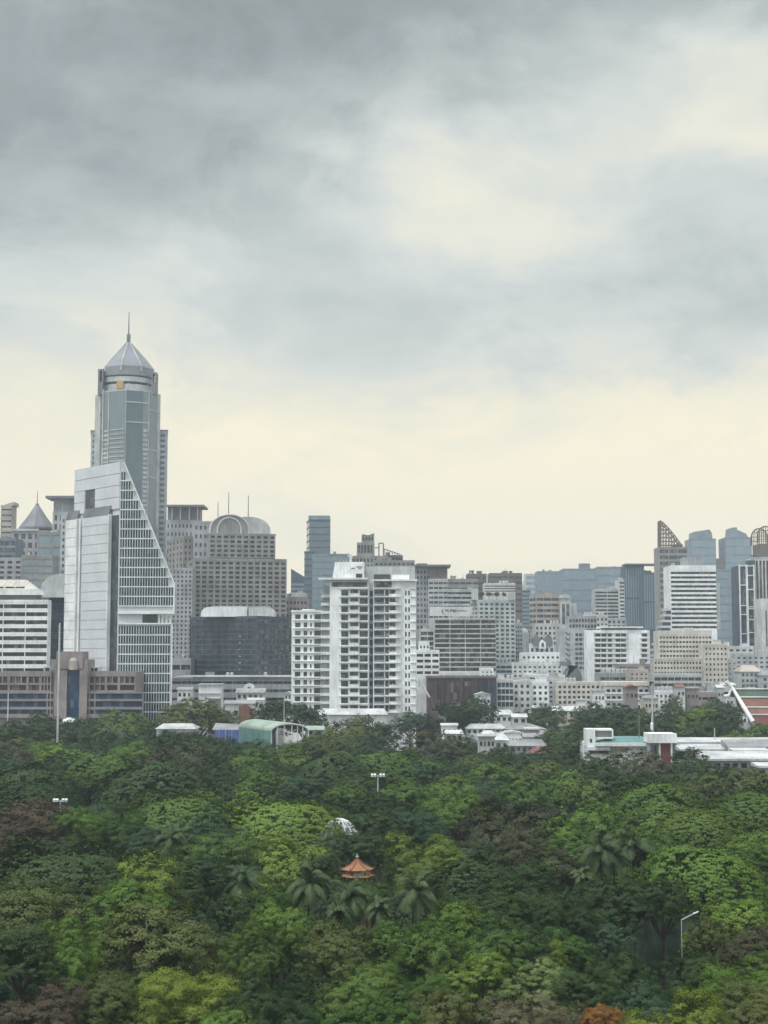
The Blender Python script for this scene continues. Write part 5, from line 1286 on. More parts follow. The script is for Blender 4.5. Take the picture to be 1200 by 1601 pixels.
pole('flagpole', 'tall white pole in front of the pinkish low office tower', 92.5, 974, 1144, 520, .30, 'offwhite', 'pole')
pole('flagpole', 'short thin pole before the left ribbon windows of the low office', 14.5, 1083, 1120, 560, .2, 'offwhite', 'pole')
pole('mast', 'pale thick pole rising from the dark trees behind the white box building', 1018, 1068, 1155, 520, .28, 'lgrey', 'pole')
def ball(b, x, Y, z):
    q = MB(); q.lathe(x, Y - .6, [(.2, z - 13), (.75, z - 12.6), (.75, z - 10.6), (.2, z - 10)], 8); b.part('lamp', 'white', q)
pole('lamp_post', 'slim pole with a white lantern right of the teal roof', 1016.5, 1117, 1150, 500, .12, 'offwhite', 'lamp post', lambda b, x, Y, z: b.part('lamp', 'white', (lambda q: (q.lathe(x, Y - .1, [(.25, z - 5.2), (.45, z - 5), (.45, z - 2.9), (.2, z - 2.6)], 8), q)[1])(MB())))
pole('mast', 'thin dark mast rising from the teal roof', 996.8, 1110, 1155, 476, .15, 'alud', 'mast')
pole('lamp_post', 'slender grey lamp post between the arched hall and the white wing', 444.5, 1093, 1135, 545, .14, 'lgrey', 'lamp post')
pole('mast', 'thin aerial in front of the low roofs at far right', 1114, 1138, 1152, 482, .13, 'steel', 'mast')
def arm(b, x, Y, z):
    q = MB(); q.tube((x, Y, z), (x + 1.5, Y, z + .75), .07, .06, 6); b.part('arm', 'steel', q)
    q = MB(); q.hexa([(x + 1.4, Y - .12, z + .66), (x + 2.0, Y - .12, z + .92), (x + 2.0, Y + .12, z + .92), (x + 1.4, Y + .12, z + .66)], [(x + 1.4, Y - .1, z + .8), (x + 2.0, Y - .1, z + 1.02), (x + 2.0, Y + .1, z + 1.02), (x + 1.4, Y + .1, z + .8)]); b.part('lamp', 'white', q)
pole('street_lamp', 'white street lamp with a bent arm at the edge of the pond', 1057, 1438, 1485, 178, .048, 'steel', 'street lamp', arm)
# ------------------------------------------------------------------ ground, pond, paths
def gmat(name, c1, c2, scale, rough=.95):
    m = bpy.data.materials.new(name); m.use_nodes = True; t = m.node_tree; bs = t.nodes['Principled BSDF']
    g = t.nodes.new('ShaderNodeNewGeometry'); n = t.nodes.new('ShaderNodeTexNoise'); t.links.new(g.outputs['Position'], n.inputs['Vector'])
    n.inputs['Scale'].default_value = scale; n.inputs['Detail'].default_value = 8; n.inputs['Roughness'].default_value = .7
    r = t.nodes.new('ShaderNodeValToRGB'); t.links.new(n.outputs['Fac'], r.inputs[0])
    r.color_ramp.elements[0].position = .35; r.color_ramp.elements[0].color = c1 + (1,); r.color_ramp.elements[1].position = .65; r.color_ramp.elements[1].color = c2 + (1,)
    t.links.new(r.outputs[0], bs.inputs['Base Color']); bs.inputs['Roughness'].default_value = rough; bs.inputs['Specular IOR Level'].default_value = .05
    return m
def sheet(name, poly, z, mat, kind='structure'):
    me = bpy.data.meshes.new(name); me.from_pydata([(x, y, z) for x, y in poly], [], [tuple(range(len(poly)))]); me.materials.append(mat); me.update()
    o = bpy.data.objects.new(name, me); C.objects.link(o); o['kind'] = kind; return o
sheet('ground', [(-9000, -600), (9000, -600), (9000, 14000), (-9000, 14000)], 0, gmat('city_ground', (.10, .10, .095), (.16, .155, .14), .02))
sheet('lawn', [(-260, -40), (260, -40), (300, 575), (-300, 575)], .02, gmat('park_lawn', (.020, .034, .012), (.040, .060, .020), .15))
def G(px, py): Yy = Yat(py, 0); return (X(px, Yy, py), Yy)
wat = bpy.data.materials.new('pond_water'); wat.use_nodes = True; _b = wat.node_tree.nodes['Principled BSDF']
_b.inputs['Base Color'].default_value = (.012, .022, .016, 1); _b.inputs['Roughness'].default_value = .12; _b.inputs['Specular IOR Level'].default_value = .3; _b.inputs['IOR'].default_value = 1.33
_n = wat.node_tree.nodes.new('ShaderNodeTexNoise'); _n.inputs['Scale'].default_value = 1.3; _bp = wat.node_tree.nodes.new('ShaderNodeBump'); _bp.inputs['Strength'].default_value = .12; _bp.inputs['Distance'].default_value = .1
_g = wat.node_tree.nodes.new('ShaderNodeNewGeometry'); wat.node_tree.links.new(_g.outputs['Position'], _n.inputs['Vector']); wat.node_tree.links.new(_n.outputs['Fac'], _bp.inputs['Height']); wat.node_tree.links.new(_bp.outputs[0], _b.inputs['Normal'])
bank = [G(770, 1432), G(860, 1424), G(960, 1425), G(1040, 1428), G(1110, 1436), G(1120, 1470), G(1080, 1540), G(960, 1560), G(850, 1510), G(780, 1470)]
sheet('pond_bank', [(x + (x - 40) * .04, y + (y - 205) * .06) for x, y in bank], .025, gmat('bank_earth', (.045, .05, .028), (.08, .075, .045), .6))
sheet('water', bank, .03, wat)
sheet('path', [G(1025, 1403), G(1100, 1398), G(1104, 1409), G(1025, 1416)], .034, gmat('park_path', (.10, .075, .065), (.15, .11, .095), .8))

# ------------------------------------------------------------------ trees
rs = np.random.RandomState(7)
lm = bpy.data.materials.new('leaves'); lm.use_nodes = True; t = lm.node_tree; nd = t.nodes
nd.clear(); out = nd.new('ShaderNodeOutputMaterial')
at = nd.new('ShaderNodeAttribute'); at.attribute_name = 'tint'
oi = nd.new('ShaderNodeObjectInfo')          # each tree carries its own leaf colour
sc1 = nd.new('ShaderNodeVectorMath'); sc1.operation = 'SCALE'; t.links.new(oi.outputs['Color'], sc1.inputs[0]); sc1.inputs['Scale'].default_value = .84
sc2 = nd.new('ShaderNodeVectorMath'); sc2.operation = 'MULTIPLY_ADD'; t.links.new(oi.outputs['Color'], sc2.inputs[0]); sc2.inputs[1].default_value = (1.18, 1.16, 1.0); sc2.inputs[2].default_value = (.008, .007, 0)
mx = nd.new('ShaderNodeMix'); mx.data_type = 'RGBA'
t.links.new(at.outputs['Fac'], mx.inputs[0]); t.links.new(sc1.outputs[0], mx.inputs[6]); t.links.new(sc2.outputs[0], mx.inputs[7])
hs = nd.new('ShaderNodeHueSaturation'); t.links.new(mx.outputs[2], hs.inputs['Color'])
a_ = nd.new('ShaderNodeMapRange'); t.links.new(oi.outputs['Random'], a_.inputs[0]); a_.inputs[3].default_value = .485; a_.inputs[4].default_value = .51; t.links.new(a_.outputs[0], hs.inputs['Hue'])
v_ = nd.new('ShaderNodeMapRange'); t.links.new(oi.outputs['Random'], v_.inputs[0]); v_.inputs[3].default_value = 1.15; v_.inputs[4].default_value = .85; t.links.new(v_.outputs[0], hs.inputs['Value'])
d = nd.new('ShaderNodeBsdfDiffuse'); tr = nd.new('ShaderNodeBsdfTranslucent'); gl = nd.new('ShaderNodeBsdfGlossy'); gl.inputs['Roughness'].default_value = .5; gl.inputs['Color'].default_value = (.6, .6, .6, 1)
t.links.new(hs.outputs[0], d.inputs[0]); t.links.new(hs.outputs[0], tr.inputs[0])
m1 = nd.new('ShaderNodeMixShader'); m1.inputs[0].default_value = .10; t.links.new(d.outputs[0], m1.inputs[1]); t.links.new(tr.outputs[0], m1.inputs[2])
m2 = nd.new('ShaderNodeMixShader'); m2.inputs[0].default_value = .02; t.links.new(m1.outputs[0], m2.inputs[1]); t.links.new(gl.outputs[0], m2.inputs[2])
t.links.new(m2.outputs[0], out.inputs['Surface'])
LEAF = dict(
    dk=(.034, .068, .024), md=(.070, .132, .030), lt=(.104, .186, .035), yl=(.130, .190, .034), ol=(.084, .110, .036), br=(.054, .062, .034),
    rd=(.064, .054, .038), bl=(.036, .078, .042), orr=(.27, .13, .045), gy=(.130, .125, .075), pl=(.058, .096, .044), wl=(.17, .235, .09))
bark = wallmat('bark', (.075, .06, .045), .9, .4, scale=.8)

def make_leaf_mesh(name, P, Nn, S, T, mat, asp=.62, seedv=0):
    """P centres, Nn normals, S sizes, T tints -> one quad per leaf spray"""
    r = np.random.RandomState(seedv); n = len(P)
    Nn = Nn / (np.linalg.norm(Nn, axis=1, keepdims=True) + 1e-9)
    a = r.normal(size=(n, 3)); U = np.cross(Nn, a); U /= (np.linalg.norm(U, axis=1, keepdims=True) + 1e-9); V = np.cross(Nn, U)
    S = S[:, None]
    co = np.empty((n, 4, 3)); bend = Nn * S * .18
    co[:, 0] = P - U * S; co[:, 1] = P - V * S * asp + bend; co[:, 2] = P + U * S - bend * .6; co[:, 3] = P + V * S * asp + bend
    me = bpy.data.meshes.new(name)
    me.vertices.add(n * 4); me.vertices.foreach_set('co', co.reshape(-1))
    me.loops.add(n * 4); me.loops.foreach_set('vertex_index', np.arange(n * 4, dtype=np.int32))
    me.polygons.add(n); me.polygons.foreach_set('loop_start', np.arange(0, n * 4, 4, dtype=np.int32)); me.polygons.foreach_set('loop_total', np.full(n, 4, dtype=np.int32))
    at = me.attributes.new('tint', 'FLOAT', 'FACE'); at.data.foreach_set('value', np.clip(T, 0, 1).astype(np.float32))
    me.update(calc_edges=True)
    return me
def rdir(r, n, zmin=-1.0):
    v = r.normal(size=(n, 3)); v /= np.linalg.norm(v, axis=1, keepdims=True)
    v[:, 2] = np.where(v[:, 2] < zmin, -v[:, 2], v[:, 2])
    return v
VZ = {'rain': .52, 'round': 1.02, 'dense': 1.05, 'upright': 1.7, 'fine': 1.0}
def crown_mesh(kind, seed, nleaf, s):
    """unit crown: radius 1 sideways; lobes carry sprays, sprays carry leaves"""
    r = np.random.RandomState(seed)
    cl = []   # spray centre, radii (rx, rz), tint, outward direction of its lobe
    if kind == 'rain':
        H = .52
        ph = r.uniform(0, 6.28, 6); am = r.uniform(.03, .09, 6)
        nlob = r.randint(4, 7); lobs = [(r.uniform(0, 6.28), r.uniform(.35, .75), r.uniform(.05, .12)) for _ in range(nlob)]
        N_ = 1150
        for i in range(N_):
            t = (i + .5) / N_; a = i * 2.39996 + r.uniform(-.2, .2)
            el = math.asin(min(1, max(-.16, 1 - 1.16 * t + r.uniform(-.02, .02))))     # dome from the top down past its rim
            R_ = 1 + sum(am[k] * math.sin((k + 2) * a + ph[k]) for k in range(6)) * .8 + r.uniform(-.04, .03)
            x, y = R_ * math.cos(el) * math.cos(a), R_ * math.cos(el) * math.sin(a); z = H * math.sin(el) * (1 + .3 * (R_ - 1))
            for la, lr, lh in lobs:
                dd = (x - lr * math.cos(la)) ** 2 + (y - lr * math.sin(la)) ** 2
                z += lh * math.exp(-dd / .06) - lh * .35
            if z < -.05 and r.uniform() < .35: continue
            cl.append((x, y, z, r.uniform(.032, .068), r.uniform(.011, .022), r.uniform(0, 1) + .15 * math.sin(a * 3 + ph[0]), x * .9, y * .9, z * 1.6 + .35))
    else:
        vz = {'round': .80, 'dense': .88, 'upright': 1.35, 'fine': .82}[kind]
        nl = {'round': 17, 'dense': 14, 'upright': 16, 'fine': 14}[kind]
        lob = []
        for i in range(nl):
            d = rdir(r, 1, -.30)[0]; k = r.uniform(.50, .74)
            lob.append((d[0] * k, d[1] * k, d[2] * k * vz, r.uniform(.20, .40)))
        lob.append((0, 0, .05, .52))
        for lx, ly, lz, lr in lob:
            nc = int(56 * (lr / .4) ** 1.3)
            tl = r.uniform(-.2, .2)
            for d in rdir(r, nc, -.2):
                q = lr * r.uniform(.82, 1.03); w = r.uniform(.045, .10)
                cl.append((lx + d[0] * q, ly + d[1] * q, lz + d[2] * q * (1 if vz < 1 else 1.25), w, w * .62, r.uniform(0, 1) + tl, d[0], d[1], d[2] + .15))
    cl = np.array(cl)
    n = len(cl); area = cl[:, 3] ** 1.7; area /= area.sum()
    idx = r.choice(n, nleaf, p=area)
    d = rdir(r, nleaf, -.35); q = r.uniform(.35, 1.08, nleaf)[:, None]
    Pc = cl[idx, :3]; rad = np.stack([cl[idx, 3], cl[idx, 3], cl[idx, 4]], 1)
    P = Pc + d * rad * q
    cd = P + np.array([0, 0, .12]); cd /= np.linalg.norm(cd, axis=1, keepdims=True) + 1e-6
    Nn = d * .28 + cl[idx, 6:9] * .75 + cd * .55 + r.normal(size=(nleaf, 3)) * (.24 if kind != 'fine' else .4)
    # stray twigs beyond the outline
    k = nleaf // 16; P[:k] += d[:k] * r.uniform(0, .08, (k, 1))
    # inner leaves
    k2 = nleaf // 9; j = r.choice(nleaf, k2, replace=False); P[j] *= r.uniform(.35, .85, (k2, 1))
    rr = np.percentile(np.hypot(P[:, 0], P[:, 1]), 97); P[:, :2] /= rr
    P[:, 2] *= VZ[kind] / np.percentile(P[:, 2], 99.6)
    T = cl[idx, 5] * .7 + r.uniform(0, .3, nleaf)
    S = s * r.uniform(.6, 1.3, nleaf)
    me = make_leaf_mesh(kind + '_crown', P, Nn, S, T, None, asp=.6 if kind != 'fine' else .36, seedv=seed)
    me.materials.append(lm)
    return me
def trunk_mesh(kind, seed):
    r = random.Random(seed); q = MB()
    if kind == 'rain': lim, tz, sp = 7, -.32, .72
    elif kind == 'upright': lim, tz, sp = 5, -.6, .4
    else: lim, tz, sp = 6, -.4, .5
    q.tube((0, 0, -1.6), (r.uniform(-.04, .04), r.uniform(-.04, .04), tz), .085, .06, 7)
    for i in range(lim):
        a = i * 2 * math.pi / lim + r.uniform(-.3, .3); k = sp * r.uniform(.7, 1.1)
        m = (k * .5 * math.cos(a), k * .5 * math.sin(a), tz + .22 + r.uniform(0, .1)); e = (k * math.cos(a), k * math.sin(a), tz + (.45 if kind == 'rain' else .7) + r.uniform(-.1, .1))
        q.tube((0, 0, tz - .02), m, .045, .03, 5); q.tube(m, e, .03, .012, 5)
        a2 = a + r.uniform(.4, .8); q.tube(m, (m[0] + .3 * math.cos(a2), m[1] + .3 * math.sin(a2), m[2] + .25), .02, .008, 4)
    me = bpy.data.meshes.new('trunk'); me.from_pydata(q.v, [], q.f); me.materials.append(bark); me.update(); return me
VZ_ = {'rain': .46, 'round': 1.02, 'dense': 1.05, 'upright': 1.7, 'fine': 1.0}     # crown top above its middle, per radius
CR = {}; TR = {}
def get_crown(kind, near, i):
    k = (kind, near, i)
    if k not in CR:
        n, s = {2: (52000, .0155), 1: (30000, .0195), 0: (14000, .028)}[near]
        if kind == 'rain': s *= .95
        if kind == 'fine': n = int(n * 1.25)
        CR[k] = crown_mesh(kind, hash((kind == 'rain', kind == 'round', kind == 'dense', kind == 'fine', near, i)) % 99991, n, s)
        TR[k] = trunk_mesh(kind, i * 7 + near)
    return CR[k], TR[k]
MATMESH = {}
YSET = {'brownish tree right of the white tower': 640, 'bushy tree before the purple': 655, 'dark tree between the crane': 650, 'dark tree below the white block': 668,
        'dark tree beneath': 640, 'dark tree around the pale': 600, 'small upright tree right of the curved': 655, 'dark tree left of the yellow-green': 620,
        'bright yellow-green tree left of the temple': 600, 'dark tree behind the yellow-green': 640, 'dark green tree left of the temple': 580, 'olive tree right of the lattice': 590,
        'small olive tree below the plain': 600, 'blue-green tree at the right foot': 600, 'dark tree left of the white wing': 575, 'deep green tree between': 575, 'green tree directly behind': 545,
        'wide dark tree behind the long white': 520, 'dark tree just behind the': 520, 'dark tree at the right edge above': 520, 'green tree under the temple': 530, 'blue-green upright tree among': 548, 'small dark tree under the left end': 505, 'small dark tree under the right end': 505, 'small dark tree right under the blue': 500,
        'small green tree at the foot of the open': 478, 'small olive tree right of the open': 478, 'small dark tree under the teal': 480, 'large dark tree right of the low houses': 560}
YFIX = ()
def tree(cx, top, w, kind, col, label, h=None, zs=1.0, group='park trees', name=None, Y=None):
    h = h or {'rain': 15.0, 'round': 13.0, 'dense': 13.0, 'upright': 14.0, 'fine': 12.5}[kind]
    if Y is None:
        Y = Yat(top, h)
        for key_, yv in YSET.items():
            if label.startswith(key_): Y = yv
        if Y > 560 and not any(label.startswith(k_) for k_ in YSET): Y = 560
        h = Z(top, Y)
    R = w / 2.0 / F * Y * CP * 1.08
    if col == 'or': col = 'orr'
    zs = max(.95, min(1.35, .66 * h / (1.8 * R))) if kind != 'rain' else 1.0
    near = 2 if Y < 150 else (1 if Y < 300 else 0)
    i = rs.randint(0, 3 if near else 4)
    cm, tm = get_crown(kind, near, i)
    x = X(cx, Y, top)
    zc = h - VZ[kind] * R * zs
    e = thing(name or {'rain': 'rain_tree', 'round': 'broadleaf_tree', 'dense': 'broadleaf_tree', 'upright': 'upright_tree', 'fine': 'feathery_tree'}[kind], label, 'tree', (x, Y, 0), group)
    o = bpy.data.objects.new('crown', cm); C.objects.link(o); o.parent = e
    o.color = LEAF[col] + (1,)
    o.location = (0, 0, zc); o.scale = (R, R, R * zs); o.rotation_euler = (0, 0, rs.uniform(0, 6.28))
    t = bpy.data.objects.new('trunk', tm); C.objects.link(t); t.parent = e
    t.location = (0, 0, zc); t.scale = (R, R, max(R * zs, (zc) / 1.55)); t.rotation_euler = (0, 0, rs.uniform(0, 6.28))
    TREES.append((x, Y, R, h, zc, e))
    return e
TREES = []
def palm(cx, top, h, label, lean=0.0, fr=22, L_=4.6, group='palms in the park', col='pl', Y=None, crown_top=1.6):
    Y = Y or Yat(top, h)
    x = X(cx, Y, top); e = thing('palm_tree', label, 'palm', (x, Y, 0), group)
    r = random.Random(label); hz = h - crown_top
    tq = MB(); pv = (0, 0, 0)
    for i in range(1, 7):
        t = i / 6; p = (lean * t * t, 0, hz * t); tq.tube(pv, p, .19 - .06 * t + .02, .19 - .06 * t, 7); pv = p
    tq.build('trunk', bark, e, loc=(0, 0, 0))
    P, Nn, S = [], [], []
    V = []; Fc = []
    for f in range(fr):
        a = f * 2.399 + r.uniform(-.2, .2); el_ = math.radians(r.uniform(-25, 80)) if f % 3 else math.radians(r.uniform(35, 85))
        ln = L_ * r.uniform(.8, 1.1); p = Vector((lean, 0, hz)); d = Vector((math.cos(a) * math.cos(el_), math.sin(a) * math.cos(el_), math.sin(el_))); seg = 12
        sd_ = Vector((-math.sin(a), math.cos(a), 0))
        for k in range(seg):
            p2 = p + d * ln / seg
            d.z -= (.17 + .012 * max(0, L_ - 4)) * (1.0 + k * .06); d.normalize()
            # midrib
            n0 = len(V); w_ = .05; V += [p - sd_ * w_, p + sd_ * w_, p2 + sd_ * w_, p2 - sd_ * w_]; Fc.append((n0, n0 + 1, n0 + 2, n0 + 3))
            # leaflets both sides, drooping
            t = (k + .5) / seg; lf = 1.0 * math.sin(math.pi * min(.95, .16 + t * .8)) * L_ / 4.6
            if k > 0:
                for q in range(3):
                    pp = p + (p2 - p) * (q / 3)
                    for sg in (-1, 1):
                        tip = pp + sd_ * sg * lf * .75 + d * lf * .55 + Vector((0, 0, -lf * r.uniform(.35, .75)))
                        b0 = d * .075
                        n0 = len(V); V += [pp - b0, pp + b0, tip + b0 * .3, tip - b0 * .3]; Fc.append((n0, n0 + 1, n0 + 2, n0 + 3))
            p = p2
    me = bpy.data.meshes.new('crown'); me.from_pydata([tuple(v) for v in V], [], Fc); me.materials.append(lm)
    at = me.attributes.new('tint', 'FLOAT', 'FACE'); at.data.foreach_set('value', np.random.RandomState(3).uniform(0, 1, len(Fc)).astype(np.float32)); me.update()
    o = bpy.data.objects.new('crown', me); C.objects.link(o); o.parent = e; o.color = LEAF[col] + (1,)
    TREES.append((x, Y, 3.2, h, h - 3, e)); return e

